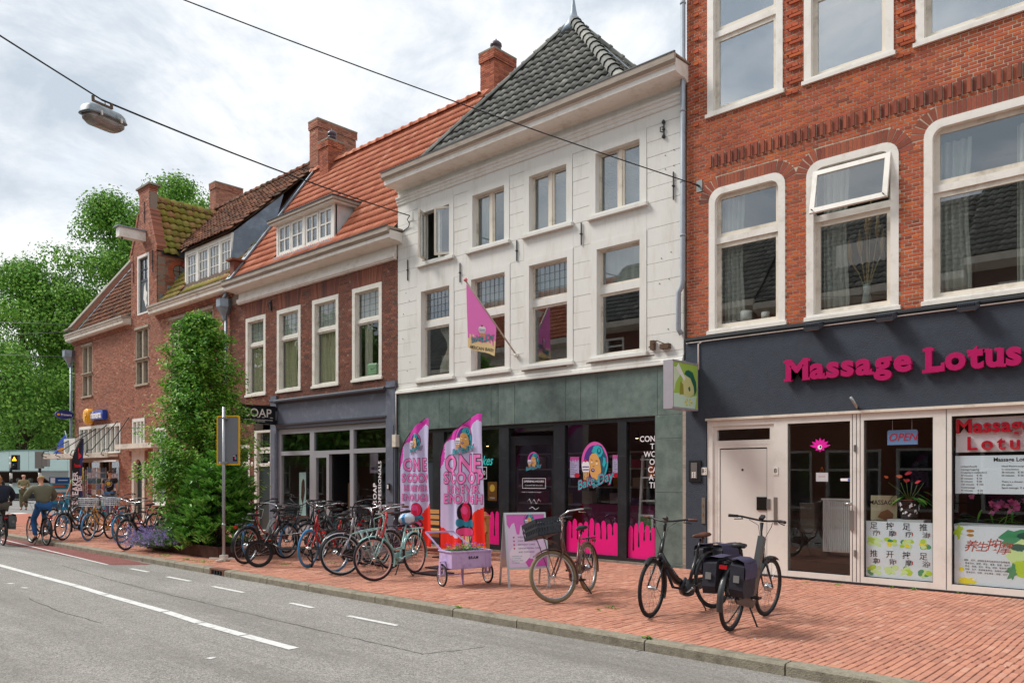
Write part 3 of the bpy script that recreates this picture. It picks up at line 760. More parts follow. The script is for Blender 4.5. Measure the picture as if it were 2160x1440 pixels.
for i,h in enumerate(w1):
    wobj = window(rb,*h[:4],r=h[4],tr=5.7 if i < 2 else 5.75,name='window',trh=.1,skip=[('t',0)] if i == 1 else (),**casr)
    if i == 1:      # the open awning light, hinged at its head
        a,b,c,d = h[0]+.11,h[1] - .11,5.73,6.44
        m = MB(); ring(m,rrect(a,b,c - d,0),rrect(a+.075,b - .075,c - d+.075,-.075),0,.045); Mt = MT((0,YF - .02,d)) @ MR(rad(-13),4,'X')
        m.xf(Mt); m.build('open_sash',M_wht,wobj)
        m = MB(); m.box(a+.07,b - .07,.018,.024,c - d+.07,-.07); m.xf(Mt); m.build('pane',GLASS,wobj)
        for xx in (a+.05,b - .05): MB().bar((xx,YF+.02,c+.05),(xx,YF - .22,c+.06),.012).build('stay',M_iron,wobj)
for i,h in enumerate(w2): window(rb,*h[:4],r=h[4],tr=9.27,trh=.1,glassm=GLASS_UP,**casr)
room(rb,RX0+.3,-3.62,4.0,7.2,3.2,mat('upper_room','#b3ada2',.9)); room(rb,-3.6,RX1,4.0,7.2,3.2,mat('upper_room','#b3ada2',.9)); room(rb,RX0+.3,RX1,7.6,10.9,3)
m = MB(); m.poly([(RX0,YF+.3,2.0),(RX0,YF+9,2.0),(RX0,YF+9,11.6),(RX0,YF+.3,11.6)]); m.poly([(RX0,YF,11.6),(RX1,YF,11.6),(RX1,YF+9,11.6),(RX0,YF+9,11.6)]); m.build('side_wall',M_mortarL,rb)
# fascia
m = MB(); slab(m,RX0,RX1,0,4.02,YF - .03,YF+.14,[(-6.94,RX1+1,-1,2.62)]); fas = m.build('rendered_fascia',PLAST,rb)
m = MB(); m.xprism([(YF - .09,4.02),(YF - .09,4.05),(YF+.01,4.1),(YF+.01,4.02)],RX0,RX1); m.build('ledge',mat('dark_ledge','#24272b',.6),rb)
# the shop front
M_alu = mat('cream_aluminium','#dedad3',.4,noise=.03,nscale=3,dirt='#c2bcb1',dscale=2)
def shop_frame(x0,x1,lights,z0=.03,z1=2.6,fw=.1,y=YF - .01,head=.1):
    f = MB(); xs = [x0]+[v for l in lights for v in (l[0],l[1])]+[x1]
    for i in range(0,len(xs),2): f.box(xs[i],xs[i+1],y,y+.1,z0,z1)
    for (a,b,c,d) in lights: f.box(a,b,y+.001,y+.099,d,z1); f.box(a,b,y+.001,y+.099,z0,c)
    return f
sf = shop_frame(-6.93,RX1,[(-6.83,-5.72,.03,2.5),(-5.49,-4.5,.12,2.49),(-4.3,-3.34,.12,2.49),(-3.1,-.9,.12,2.49),(-.7,1.1,.12,2.49)]).build('shop_front',M_alu,rb)
MB().box(-6.95,RX1,YF - .05,YF+.05,2.6,2.64).build('head_trim',M_cream,sf)
MB().box(-6.93,RX1,YF - .02,YF+.1,-.03,.032).build('threshold',M_iron,sf)
for a,b in ((-5.49,-4.5),(-4.3,-3.34),(-3.1,-.9),(-.7,1.1)):
    MB().box(a,b,YF+.04,YF+.048,.12,2.49).build('pane',GLASS2,sf)
    m = MB(); ring(m,rrect(a,b,.12,2.49),rrect(a+.012,b - .012,.132,2.478),YF+.02,YF+.038); m.build('rubber_seal',M_black,sf)
for xx in (-4.47,-4.41,-4.355,-3.17): MB().box(xx,xx+.008,YF - .0125,YF,.04,2.59).build('groove',M_iron,sf)
m = MB(); ring(m,rrect(-6.83,-5.72,.03,2.5),rrect(-6.76,-5.8,.03,2.44),YF+.015,YF+.09); m.box(-6.76,-5.8,YF+.016,YF+.089,2.17,2.25); m.build('door_frame',M_alu,sf)
MB().box(-6.76,-5.8,YF+.05,YF+.056,2.25,2.44).build('pane',GLASS2,sf)
dleaf = MB().box(-6.70,-5.86,YF+.03,YF+.07,.03,2.1).build('door',mat('door_panel','#d8d4cd',.45,noise=.02),sf)
m = MB(); ring(m,rrect(-6.76,-5.8,.03,2.17),rrect(-6.71,-5.85,.03,2.12),YF+.02,YF+.06); m.build('door_stile',M_alu,sf)
for a in ((-6.705,-6.7),(-5.86,-5.855)): MB().box(a[0],a[1],YF+.028,YF+.03,.03,2.1).build('groove',M_iron,sf)
MB().box(-6.03,-5.86,YF+.01,YF+.03,1.08,1.3).build('letter_plate',mat('dark_steel','#2e2c2a',.35,metal=.6,noise=.5,nscale=80),sf)
MB().box(-5.85,-5.79,YF+.0,YF+.02,1.1,1.27).build('lock',mat('steel','#a8a8a6',.3,metal=.8),sf)
m = MB(); m.lathe([(.018,-.02),(.02,0),(.0,.005)],10,MT((-6.29,YF+.025,1.75)) @ MR(rad(90),4,'X')); m.build('peephole',M_iron,sf)
M_steel = MATS['steel']
m = MB(); m.box(-5.72,-5.66,YF - .02,YF - .008,.86,1.3); m.build('mail_slot',mat('brushed_plate','#8f8a82',.4,metal=.6),sf)
m = MB(); m.box(-4.5,-4.44,YF - .04,YF - .01,.82,1.12); m.tube([(-4.47,YF - .03,1.22),(-4.47,YF - .07,1.22),(-4.56,YF - .07,1.22)],.022,8); m.build('door_handle',M_steel,sf)
for z in (2.02,.42): MB().box(-4.44,-4.41,YF - .03,YF - .005,z,z+.1).build('hinge',M_steel,sf)
# interior of the shop
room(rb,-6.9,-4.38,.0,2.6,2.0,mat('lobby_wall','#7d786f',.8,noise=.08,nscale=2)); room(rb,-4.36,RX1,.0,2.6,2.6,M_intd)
MB().box(-6.9,RX1,YF+.12,YF+3,-.01,.04).build('shop_floor',mat('shop_floor','#5c5449',.4),rb)
# raised letters
M_mag = mat('magenta_letter','#b00f5c',.35,coat=.3)
def serifed(txt,x,z,size,y,ext):
    """heavy slab-serif lettering"""
    m = MB(); put_text(m,txt,x,z,y,size,bold=.045,extrude=ext,sx=1.08); return m
def slab_letters(parent,txt,x0,zb,cap,y,mt,dep=.035,s=1.12):
    # every letter is its own raised piece; feet are added to the stems of the slab-serif face
    xh = cap*.74; x = x0
    feet = {'M': (cap,[(0.12,1),(.98,1)]),'L': (cap,[(.22,1)]),'t': (xh,[(.3,0)]),'u': (xh,[(.18,2),(.62,2)]),'a': (xh,[]),'g': (xh,[])}
    for ch in txt:
        if ch == ' ': x += cap*.42; continue
        vs,fs = text_mesh(ch,cap/.73,bold=.042,extrude=dep,align='LEFT')
        wx = max(v[0] for v in vs); mn = min(v[0] for v in vs); zmin = min(v[2] for v in vs)
        # baseline: text is centred vertically on its line, so measure with a flat-bottomed letter
        m = MB()
        m.add([(x+(a - mn)*s,y - b,zb+(c - BASE[0]*cap/.73)) for a,b,c in vs],fs); W = (wx - mn)*s; t = cap*.13
        def sl(cx,z,w): m.box(cx - w/2,cx+w/2,y - dep+.001,y+dep - .001,z - t/2,z+t/2)
        if ch == 'M': sl(x+W*.1,zb+t*.4,W*.36); sl(x+W*.9,zb+t*.4,W*.36); sl(x+W*.06,zb+cap - t*.4,W*.3); sl(x+W*.94,zb+cap - t*.4,W*.3)
        if ch == 'L': sl(x+W*.16,zb+cap - t*.4,W*.62); sl(x+W*.3,zb+t*.35,W*.95); m.box(x+W - t*.6,x+W+t*.5,y - dep+.001,y+dep - .001,zb,zb+cap*.36)
        if ch == 'u': sl(x+W*.02,zb+xh - t*.35,W*.34); sl(x+W*.68,zb+xh - t*.35,W*.36); sl(x+W*.98,zb+t*.35,W*.28)
        if ch == 't': sl(x+W*.5,zb+xh*.97,W*1.1)
        if ch == 'a': sl(x+W*.97,zb+t*.4,W*.34)
        m.build('letter',mt,parent); x += W+cap*.07
    return x
vs,fs = text_mesh('L',1,bold=.042,extrude=0,align='LEFT'); BASE = [min(v[2] for v in vs)]
sg = thing('shop_lettering','large raised magenta slab serif letters on the charcoal fascia','sign',(-3.8,YF - .1,3.3))
xe = slab_letters(sg,'Massage',-5.47,3.16,.33,YF - .09,M_mag); xe2 = slab_letters(sg,'Lotus',-3.41,3.12,.34,YF - .09,M_mag,s=1.0)
LETTER_END = (xe,xe2)
# floodlights, conduit, anchor plate
M_fl = mat('floodlight_housing','#4a525c',.5,metal=.3)
for i,x in enumerate((-5.0,-3.92,-2.85)):
    lb = ('floodlight','small finned black floodlight under the ledge, %s' % ('left of the letters and nearest the light box','the middle one of three above the lettering','rightmost, above the second word')[i],'light')
    t = thing(*lb,(x,YF - .1,3.95),'floodlights over the massage shop lettering')
    m = MB(); Mt = MT((x,YF - .17,3.96)) @ MR(rad(18),4,'X')
    m.obox(Mt,.24,.2,.05); m.build('housing',M_fl,t)
    m = MB()
    for k in range(9): m.obox(Mt,.008,.2,.045,(-.11+k*.0275,0,.045))
    m.build('fins',M_fl,t); m = MB(); m.obox(Mt,.2,.16,.01,(0,0,-.03)); m.build('lens',mat('flood_lens','#9a7a66',.2),t)
    m = MB(); m.bar((x - .1,YF - .03,3.99),(x - .1,YF - .16,3.96),.015); m.bar((x+.1,YF - .03,3.99),(x+.1,YF - .16,3.96),.015); m.build('bracket',M_fl,t)
MB().tube([(RX0+.02,YF - .05,3.99),(-4,YF - .05,3.99),(RX1,YF - .05,3.99)],.012,6).build('conduit',M_wht,None,'thin white conduit running along the top of the charcoal fascia',cat='pipe')
MB().tube([(-7.0,YF - .05,3.99),(-7.08,YF - .05,3.95),(-7.08,YF - .05,3.5)],.012,6).build('conduit',M_wht,None,'short white conduit dropping to the green light box',cat='pipe')
t = thing('anchor_plate','small galvanised plate on the red bricks where the wire ends','bracket',(-7.08,YF,6.7))
MB().box(-7.14,-7.03,YF - .012,YF,6.62,6.82).build('plate',mat('galvanised','#8e9a98',.5,metal=.4),t); MB().tube([(-7.09,YF,6.72),(-7.09,YF - .1,6.72)],.018,8).build('eye',M_iron,t)
t = thing('wall_spout','small bent metal pipe stub at the foot of the charcoal fascia','pipe',(-4.4,YF,2.7)); MB().tube([(-4.38,YF - .03,2.68),(-4.38,YF - .1,2.72),(-4.44,YF - .16,2.84)],.025,10).build('stub',M_steel,t)
# downpipe between the white and red houses
def downpipe(x,pts,label,m,r=.045,collars=(),hopper=None):
    t = thing('downpipe',label,'pipe',(x,YF,0)); MB().tube(pts,r,10).build('pipe',m,t)
    for c in collars: MB().lathe([(r+.004,-.02),(r+.012,0),(r+.004,.02)],12,MT(c)).build('collar',m,t)
    if hopper:
        hx_,hy,hz,s = hopper; a = MB(); a.lathe([(.05,-.42*s),(.09,-.3*s),(.2*s,-.08*s),(.2*s,.1*s),(.21*s,.12*s)],6,MT((hx_,hy,hz)),smooth=False); a.build('hopper',m,t)
    return t
downpipe(-7.36,[(-7.37,YF - .08,12),(-7.37,YF - .08,5.1),(-7.4,YF - .08,4.98),(-7.46,YF - .08,4.9),(-7.46,YF - .08,4.25),(-7.42,YF - .04,4.16)],'pale grey downpipe between the white house and the red brick house',mat('pvc_grey','#9aa3ad',.5,noise=.08,dirt='#7c8690',dscale=3),.045,[(-7.37,YF - .08,z) for z in (10,9.0,8.1,6.85,5.9)])
# light box sign, square to the wall
t = thing('light_box','green and yellow light box sign with a photo print beside the massage shop','sign',(-7.15,YF - .4,3.15))
bx0,bx1,by0,by1,bz0,bz1 = -7.27,-7.09,YF - .88,YF - .06,2.78,3.6
M_alug = mat('box_aluminium','#b3b0b8',.4,metal=.3,noise=.05)
MB().box(bx0,bx1,by0,by1,bz0,bz1).build('case',M_alug,t)
m = MB(); fy = lambda u,v: (bx1+.003,by0+.02+(by1 - by0 - .04)*u,bz0+.03+(bz1 - bz0 - .06)*v)
def face(pts,dx=0,mi=0): m.m = mi; m.poly([(fy(u,v)[0]+dx,fy(u,v)[1],fy(u,v)[2]) for u,v in pts])
face([(0,0),(1,0),(1,1),(0,1)]); face([(0,.28),(.1,.55),(.3,.75),(.25,.9),(0,.88)],.001,1); face([(0,0),(.9,0),(.97,.3),(.7,.25),(.4,.32),(0,.3)],.001,2)
face([(.28,.3),(.35,.55),(.4,.7),(.55,.78),(.75,.7),(.85,.55),(.88,.4),(.8,.3),(.62,.24),(.45,.27)],.002,3)
face([(.45,.75),(.5,.83),(.62,.86),(.8,.82),(.95,.6),(.97,.42),(.88,.3),(.84,.5),(.7,.68),(.55,.72)],.003,4)
face([(.1,.86),(.2,.98),(.5,.66),(.44,.6)],.0025,5); face([(.25,.28),(.42,.3),(.4,.52),(.28,.58)],.0028,6)
m.m = 7; 
for k in range(6): a = k*1.05; face([(.62+.03*cos(a),.13+.03*sin(a)),(.62+.17*cos(a - .3),.13+.09*sin(a - .3)),(.62+.17*cos(a+.3),.13+.09*sin(a+.3))],.004,7)
face([(.6,.45),(.66,.37),(.7,.42),(.67,.5)],.004,4)
m.build('printed_face',[mat('pr_lime','#a9cf5a',.3),mat('pr_pale','#d9ecc9',.3),mat('pr_mint','#cdebd6',.3),mat('pr_skin','#d9dc9a',.3),mat('pr_darkgreen','#2f6b56',.3),mat('pr_white','#eef5ec',.3),mat('pr_olive','#9a9a3c',.3),mat('pr_yellow','#e6e03a',.3)],t)
m = MB(); m.box(bx1,bx1+.012,by0,by1,bz1 - .03,bz1); m.box(bx1,bx1+.012,by0,by1,bz0,bz0+.03); m.box(bx1,bx1+.0115,by0,by0+.02,bz0,bz1); m.box(bx1,bx1+.0115,by1 - .02,by1,bz0,bz1); m.build('rim',M_alug,t)
for z in (2.86,3.42): MB().bar((-7.17,by1,z),(-7.17,YF - .02,z),.05,.03).build('arm',M_steel,t)
MB().box(-7.27,-7.03,YF - .055,YF - .031,1.55,1.92).build('backplate',M_black,(t := thing('intercom','dark intercom panel with silver keys beside the cream door','intercom',(-7.15,YF,1.7))))
MB().box(-7.22,-7.1,YF - .065,YF - .055,1.6,1.88).build('silver_panel',M_steel,t)
for i in range(2):
    for j in range(3): MB().box(-7.2+i*.045,-7.17+i*.045,YF - .07,YF - .065,1.62+j*.035,1.645+j*.035).build('button',M_wht,t)
def plate(x,z,w,h,txt,label,y=YF - .04,size=.1,extra=None):
    t = thing('number_plate',label,'sign',(x,y,z)); m = MB(); m.box(x - w/2,x+w/2,y,y+.006,z - h/2,z+h/2); m.build('plate',M_wht,t)
    m = MB(); put_text(m,txt,x - (.015 if extra else 0),z,y - .002,size,bold=.01)
    if extra:
        for i,c in enumerate(extra): put_text(m,c,x+w*.3,z+.04 - i*.04,y - .002,.035)
    m.build('figures',M_black,t); return t
plate(-6.98,1.73,.11,.13,'8','white plate with 8 and small letters beside the intercom',y=YF - .04,extra='ABC'); plate(-5.69,1.73,.09,.14,'8','white plate with a plain 8 right of the cream door',y=YF - .02)
t = thing('mail_slot','tall steel mail slot plate on the charcoal wall left of the cream door','letterbox',(-6.99,YF,1.05)); MB().box(-7.02,-6.955,YF - .045,YF - .03,.82,1.27).build('plate',MATS['brushed_plate'],t)
for z in (.95,1.1): MB().box(-7.0,-6.98,YF - .05,YF - .045,z,z+.05).build('lock',mat('brass','#a88a4a',.3,metal=.8),t)

# ------------------------------------------------------------------ the white house with the bakery
wh = thing('white_house','white painted house with eight windows and green stone bakery front','house',(-11.4,YF,0))
WX0,WX1 = -15.42,-7.4
wa = [(-14.63,-13.4,6.66,8.06),(-12.93,-11.65,6.66,8.06),(-11.23,-9.93,6.66,8.06),(-9.5,-8.18,6.66,8.06)]
wb = [(-14.69,-13.39,3.9,6.19),(-12.97,-11.63,3.9,6.19),(-11.23,-9.91,3.9,6.19),(-9.47,-8.18,3.9,6.19)]
m = MB(); slab(m,WX0,WX1,3.6,8.95,YF+.012,YF+.3,wa+wb); wall = m.build('wall',M_joint,wh)
its = []
piers = lambda rows: [(WX0,rows[0][0])]+[(rows[i][1],rows[i+1][0]) for i in range(3)]+[(rows[3][1],WX1)]
J = .0025
for rows,z0,z1,n in ((wb,3.9,6.19,7),(wa,6.66,8.06,5)):
    for a,b in piers(rows):
        for k in range(n): its.append((a+J,b - J,z0+(z1 - z0)*k/n+J,z0+(z1 - z0)*(k+1)/n - J,YF))
for z0,z1,rows in ((6.19,6.66,wb),(8.06,8.3,wa)):
    for i,(a,b) in enumerate(piers(rows)): its.append((a+J,b - J,z0+J,z1 - J,YF))
    for h in rows: its.append((h[0] - J,h[1]+J,z0+(.0 if 1 else 0),z1 - J,YF))
its.append((WX0+J,WX1 - J,3.74,3.9 - J,YF)); its.append((WX0,WX1,8.3,8.95,YF))
pieces(wall,its,M_ashlar,name='ashlar_block',nind=300,key=lambda i: -i[0],depth=.03)
mould(wh,'string_band',WX0 - .02,WX1,[(YF - .07,3.66),(YF - .07,3.7),(YF - .05,3.71),(YF - .05,3.74),(YF - .03,3.76),(YF - .03,3.8),(YF+.05,3.82),(YF+.05,3.66)],M_ashlar)
M_shad = mat('paint_grey','#b9b4aa',.6)
mould(wh,'upper_band',WX0,WX1,[(YF - .02,8.28),(YF - .03,8.3),(YF - .03,8.34),(YF - .05,8.36),(YF - .05,8.41),(YF - .08,8.43),(YF - .08,8.47),(YF+.05,8.5),(YF+.05,8.28)],M_ashlar)
mould(wh,'cornice',-15.4,-7.31,[(11.99,8.9),(11.99,8.8),(12.02,8.78),(12.02,8.68),(12.06,8.66),(12.36,8.65),(12.4,8.61),(12.5,8.6),(12.5,8.92)],M_wht)
mould(wh,'gutter_board',-15.43,-7.28,[(11.93,8.95),(11.935,8.84),(11.98,8.79),(11.985,8.93),(12.5,8.93),(12.5,8.95)],M_brownwood)
M_edge = mat('gutter_edge','#33383e',.5)
MB().box(-15.44,-7.27,11.92,11.96,8.95,8.97).build('gutter_edge',M_edge,wh)
wk = dict(cas=.15,mF=M_ashlar,mS=M_cream,rec=.17,sash=.045,proud=.01,sill=.07,sillout=.07)
for i,h in enumerate(wa):
    if i == 0:
        w = window(wh,*h,mull=.05,skip=(0,2),**wk)
        for xh,ang,s in ((h[0]+.15,-62,1),(h[1] - .15,-28,-1)):
            a,b,c,d = (0,.42,h[2]+.12,h[3] - .17); m = MB(); ring(m,rrect(a,b,c,d),rrect(a+.05,b - .05,c+.05,d - .05),0,.04); p = MB().box(a+.05,b - .05,.017,.023,c+.05,d - .05)
            Mt = MT((xh,YF+.06,0)) @ (MR(rad(ang),4,'Z') if s > 0 else MR(rad(-ang),4,'Z') @ Matrix.Scale(-1,4,(1,0,0)))
            m.xf(Mt); p.xf(Mt); m.build('open_casement',M_cream,w); p.build('pane',GLASS,w)
    else: window(wh,*h,mull=.07,**wk)
for i,h in enumerate(wb): window(wh,*h,tr=5.25,trh=.14,lead=(7,4,(0,)) if i in (0,1,2) else None,**wk)
room(wh,WX0+.2,WX1 - .2,3.7,6.45,3.2,mat('white_upstairs','#7d817c',.9)); room(wh,WX0+.2,WX1 - .2,6.5,8.9,3,mat('white_upstairs','#7d817c',.9))
# blinds in two attic-floor windows
for i,h in enumerate(wa[2:]):
    m = MB(); z = 6.8
    while z < 7.95: m.box(h[0]+.2,h[1] - .2,YF+.2,YF+.215,z,z+.021); z += .031
    m.build('blind',mat('blind_slat','#7d8a94',.5),None,'grey blue slatted blind behind the %s top window of the white house' % ('third','rightmost')[i],cat='blind',group=None)
M_curtg = mat('grey_curtain','#b4b5ac',.9,trans=.2)
curtain(-14.15,-13.55,4.1,5.2,'pale draped curtain behind the lower left window of the white house',m=M_curt,y=YF+.25,gather=.45,side=-1,folds=5)
curtain(-12.7,-12.35,6.8,7.9,'dim grey curtain in the second top window of the white house',m=M_curtg,folds=3)
for i,h in enumerate(wb[1:]): curtain(h[0]+.17,h[1] - .17,5.3,6.05,'faint grey lace strip behind the %s transom light of the white house' % ('second','third','rightmost')[i],group='lace strips behind the transom lights',m=M_curtg,folds=5,amp=.015)
# wall anchors
def anchor(x,z,h=.42,fancy=False,lab=''):
    t = thing('wall_anchor',lab,'wall anchor',(x,YF,z))
    m = MB(); m.bar((x,YF - .02,z - h/2),(x,YF - .02,z+h/2),.022,.018); m.lathe([(0,-.02),(.025,-.012),(.03,0),(.025,.012),(0,.02)],8,MT((x,YF - .025,z)))
    if fancy:
        for s in (-1,1): m.lathe([(0,-.04),(.035,-.02),(.03,.02),(0,.05)],8,MT((x,YF - .03,z+s*h*.38)))
        m.tube([(x - .01,YF - .03,z+.04),(x - .06,YF - .04,z+.05),(x - .06,YF - .04,z - .03),(x - .01,YF - .03,z - .05)],.01,6)
    m.build('iron_bar',mat('anchor_iron','#2b303c',.5),t)
for x,z,l in ((-15.02,6.64,'left edge of the white wall'),(-13.17,6.26,'between the first and second window columns'),(-11.42,6.42,'between the second and third window columns'),(-9.69,6.42,'between the third and fourth window columns'),(-7.6,6.85,'right edge of the white wall near the downpipe')):
    anchor(x,z,.5 if x > -7.7 or x < -15 else .44,lab='slim black iron wall anchor at the '+l if 'edge' in l else 'slim black iron wall anchor '+l)
anchor(-7.8,7.92,.34,True,'ornate curled black wall anchor right of the top row of windows')
# bolts and stains left on the white wall
m = MB()
for x,z in [(-7.78,7.45),(-7.6,7.5),(-7.78,7.2),(-7.6,7.22),(-15.1,6.1),(-14.98,5.9),(-15.2,5.6),(-15.22,5.0),(-7.9,5.15),(-7.7,5.2),(-7.72,4.3),(-7.55,4.35),(-7.86,5.6),(-7.66,5.68),(-15.05,4.2),(-14.95,4.4)]: m.lathe([(.009,0),(.008,.012),(0,.016)],6,MT((x,YF,z)) @ MR(rad(90),4,'X'))
m.build('wall_bolts',mat('rust','#5d4636',.9),wh)
t = thing('wire_bracket','rusty iron bracket cluster on the white wall above the light box','bracket',(-7.85,YF,4.02))
m = MB(); m.box(-8.06,-7.98,YF - .08,YF,3.95,4.12); m.box(-7.84,-7.66,YF - .1,YF,3.94,4.03); m.tube([(-8.1,YF - .05,4.0),(-7.9,YF - .1,4.1),(-7.7,YF - .05,4.0)],.01,6); m.build('metalwork',mat('rust','#5d4636',.9),t)
for a,b,l in ((-11.2,-10.0,'third'),(-9.5,-7.95,'fourth')):
    MB().tube([(a,YF - .1,3.84),((a+b)/2,YF - .1,3.845),(b,YF - .1,3.84)],.012,6).build('rusty_rail',mat('rust','#5d4636',.9),None,'thin rusty rail on the white band below the %s window' % l,cat='rail')
# stone shop front
SH = (-14.9,-8.0,0,2.75)
m = MB(); slab(m,WX0,WX1,0,3.66,YF+.02,YF+.25,[(SH[0],SH[1],-1,SH[3])]); back = m.build('stone_backing',M_joint,wh)
its = []; J = .003; xs = [WX0,-14.9,-14.2,-13.85,-12.55,-11.75,-11.45,-10.2,-9.78,-9.4,-8.6,-8.0,WX1]
xs = [WX0,-15.0,-13.9,-13.55,-12.2,-11.98,-11.5,-10.1,-9.72,-9.3,-7.95,WX1]
for a,b in zip(xs[:-1],xs[1:]): its.append((a+J,b - J,2.75+J,3.66,YF))
for z0,z1 in ((0,.9),(.9,1.32),(1.32,2.28),(2.28,2.75)): its.append((WX0+J,-14.9 - J,z0+J,z1 - J,YF))
for z0,z1 in ((0,.06),(.06,1.35),(1.35,2.32),(2.32,2.75)): its.append((-8.0+J,WX1 - J,z0+J,z1 - J,YF))
pieces(back,its,GREENST,name='stone_slab',depth=.03)
MB().box(-7.42,-7.34,YF - .005,YF+.1,0,3.7).build('corner_post',M_brownwood,wh)
M_bf = mat('black_shop_frame','#1f2226',.4,noise=.1,dirt='#34383c',dscale=3)
bx = [(-14.9,-14.74),(-14.17,-13.78),(-12.0,-11.71),(-10.45,-10.16),(-8.86,-8.66)]
m = MB(); y = YF+.04
for a,b in bx: m.box(a,b,y,y+.12,0,2.75)
m.box(-14.9,-8.0,y+.001,y+.119,2.67,2.748); m.box(-13.67,-12,y+.001,y+.119,0,.15); m.box(-10.16,-8.66,y+.001,y+.119,0,.12); m.box(-8.66,-8.0,y+.001,y+.119,0,.1); m.box(-8.03,-8.0,y,y+.12,0,2.7)
bf = m.build('bakery_front',M_bf,wh)
MB().box(-15,-7.9,YF+.01,YF+.3,-.02,.035).build('plinth',M_conc,wh)
for a,b,c in ((-13.78,-12.0,.15),(-10.16,-8.86,.12),(-8.66,-8.03,.1)): MB().box(a,b,y+.05,y+.058,c,2.67).build('pane',GLASS2,bf)
for a in (-14.82,-11.86,-10.31,-8.76):
    for z in (.72,2.02): MB().box(a - .08,a+.08,YF+.038,YF+.042,z,z+.012).build('joint',M_edge,bf)
MB().box(-14.74,-14.17,YF+.07,YF+.11,0,2.0).build('side_door',mat('slate_door','#2b343e',.5),bf)
MB().box(-14.74,-14.17,YF+.08,YF+.088,2.05,2.67).build('pane',GLASS2,bf); MB().box(-14.74,-14.17,YF+.05,YF+.12,2.0,2.05).build('door_head',M_bf,bf)
# open glass door, turned inwards
dm = MT((-11.71,YF+.1,0)) @ MR(rad(14),4,'Z')
m = MB(); ring(m,rrect(0,1.1,.05,2.5),rrect(.12,.98,.2,2.3),0,.05); m.xf(dm); dd = m.build('glass_door',M_bf,bf)
m = MB(); m.box(.12,.98,.02,.028,.2,2.3); m.xf(dm); m.build('pane',GLASS2,bf)
MB().box(-11.7,-10.46,YF+.14,YF+.16,2.58,2.67).build('pane',GLASS2,bf)
room(wh,-14.9,-8.0,.0,2.9,3.5,mat('bakery_room','#67636a',.9)); MB().box(-14.9,-8,YF+.3,YF+3.6,-.01,.05).build('shop_floor',mat('bakery_floor','#4a4440',.5),wh)
# roof of the white house
APX = Vector((-11.85,14.9,12.43)); e0 = 12.53; XL,XR_,ZE = -15.23,-8.69,8.98
Wf = (APX - Vector((APX.x,e0,ZE))); LS = Wf.length; rows = int(LS/.285)
mm = MB(); mm.poly([(XL,e0,ZE),(XR_,e0,ZE),tuple(APX)]); mm.poly([(XR_,e0,ZE),(XR_,17.27,ZE),tuple(APX)]); mm.poly([(XR_,17.27,ZE),(XL,17.27,ZE),tuple(APX)]); mm.poly([(XL,17.27,ZE),(XL,e0,ZE),tuple(APX)])
mm.poly([(-15.4,12.3,8.96),(-7.4,12.3,8.96),(-7.4,20,8.96),(-15.4,20,8.96)]); rf = mm.build('roof',mat('roof_felt','#3a3a38',.9),wh)
tile_roof(rf,(XL,e0,ZE),(1,0,0),Wf,rows+1,lambda v: ((APX.x - XL)*v/LS,(XR_ - XL) - (XR_ - APX.x)*v/LS),tw=.205,tl=.285,mt=T_dark,nind=180,lift=.045)
Ws = (APX - Vector((XR_,APX.y,ZE))); LS2 = Ws.length
tile_roof(rf,(XR_,e0,ZE),(0,1,0),Ws,int(LS2/.285)+1,lambda v: ((APX.y - e0)*v/LS2,(17.27 - e0) - (17.27 - APX.y)*v/LS2),tw=.205,tl=.285,mt=T_dark,nind=115,lift=.045)
up = Vector((0,0,.06))
ridge(rf,Vector((XR_,e0,ZE))+up,APX+up,T_dark,r=.13,step=.33); ridge(rf,Vector((XL,e0,ZE))+up,APX+up,T_dark,r=.09,step=.38); ridge(rf,Vector((XR_,17.27,ZE))+up,APX+up,T_dark,r=.1,step=.36)
p = Vector((XR_,14.6,ZE)).lerp(APX,.02)+Vector((.08,0,.1)); q = APX+Vector((.1,0,-.05)); MB().bar(p,q,.07,.02).build('lead_flashing',M_zinc,rf)
m = MB(); m.lathe([(.34,-.28),(.2,-.02),(.16,.1),(.1,.16),(.07,.3),(.02,.62),(.02,.66),(.055,.7),(.065,.76),(.045,.82),(0,.84)],12,MT(APX)); m.build('finial',M_zinc,rf)
# flagpole flag
def drip(x0,x1,z,n,amp,seed,up=1):
    rr = RND(seed); out = []; x = x0; w = (x1 - x0)/n
    for i in range(n):
        h = amp*rr.uniform(.45,1); a = x0+i*w
        for k in range(9):
            t = k/8; out.append((a+w*(.04+.92*t),z+up*h*math.sqrt(max(0,1 - (2*t - 1) ** 2)) ** .8+up*(0 if 0 < t < 1 else -amp*.15*rr.random())))
    return out
# ------------------------------------------------------------------ the brown brick house with the hair salon
bh = thing('terraced_house','dark brown brick house with orange tiled roof, white dormer and grey salon front','house',(-19.5,YF,0))
BX0,BX1 = -23.84,-15.44
bw = [(-22.84,-21.66,4.1,6.5),(-21.02,-19.76,4.1,6.5),(-19.17,-17.92,4.1,6.52),(-17.3,-16.05,4.12,6.54)]
m = MB(); slab(m,BX0,BX1,0,7.5,YF+.007,YF+.3,bw+[(-22.34,-15.44,-1,3.78),(-23.6,-22.6,.5,2.6)]); wall = m.build('wall',M_mortarD,bh)
lint = [(h[0] - .03,h[1]+.03,6.5,6.98) for h in bw]
its = courses(BX0,BX1,.0,7.05,YF,bw+lint+[(-22.34,-15.44,-1,3.78),(-23.6,-22.6,.5,2.6)],bl=.2,bh=.0565,j=.011)
STD = {(round(.2 - .011,3),round(.0565 - .011,3)),(round(.1 - .011,3),round(.0565 - .011,3))}
pieces(wall,its,BR_brown,nind=300,key=lambda i: -i[0],std=STD)
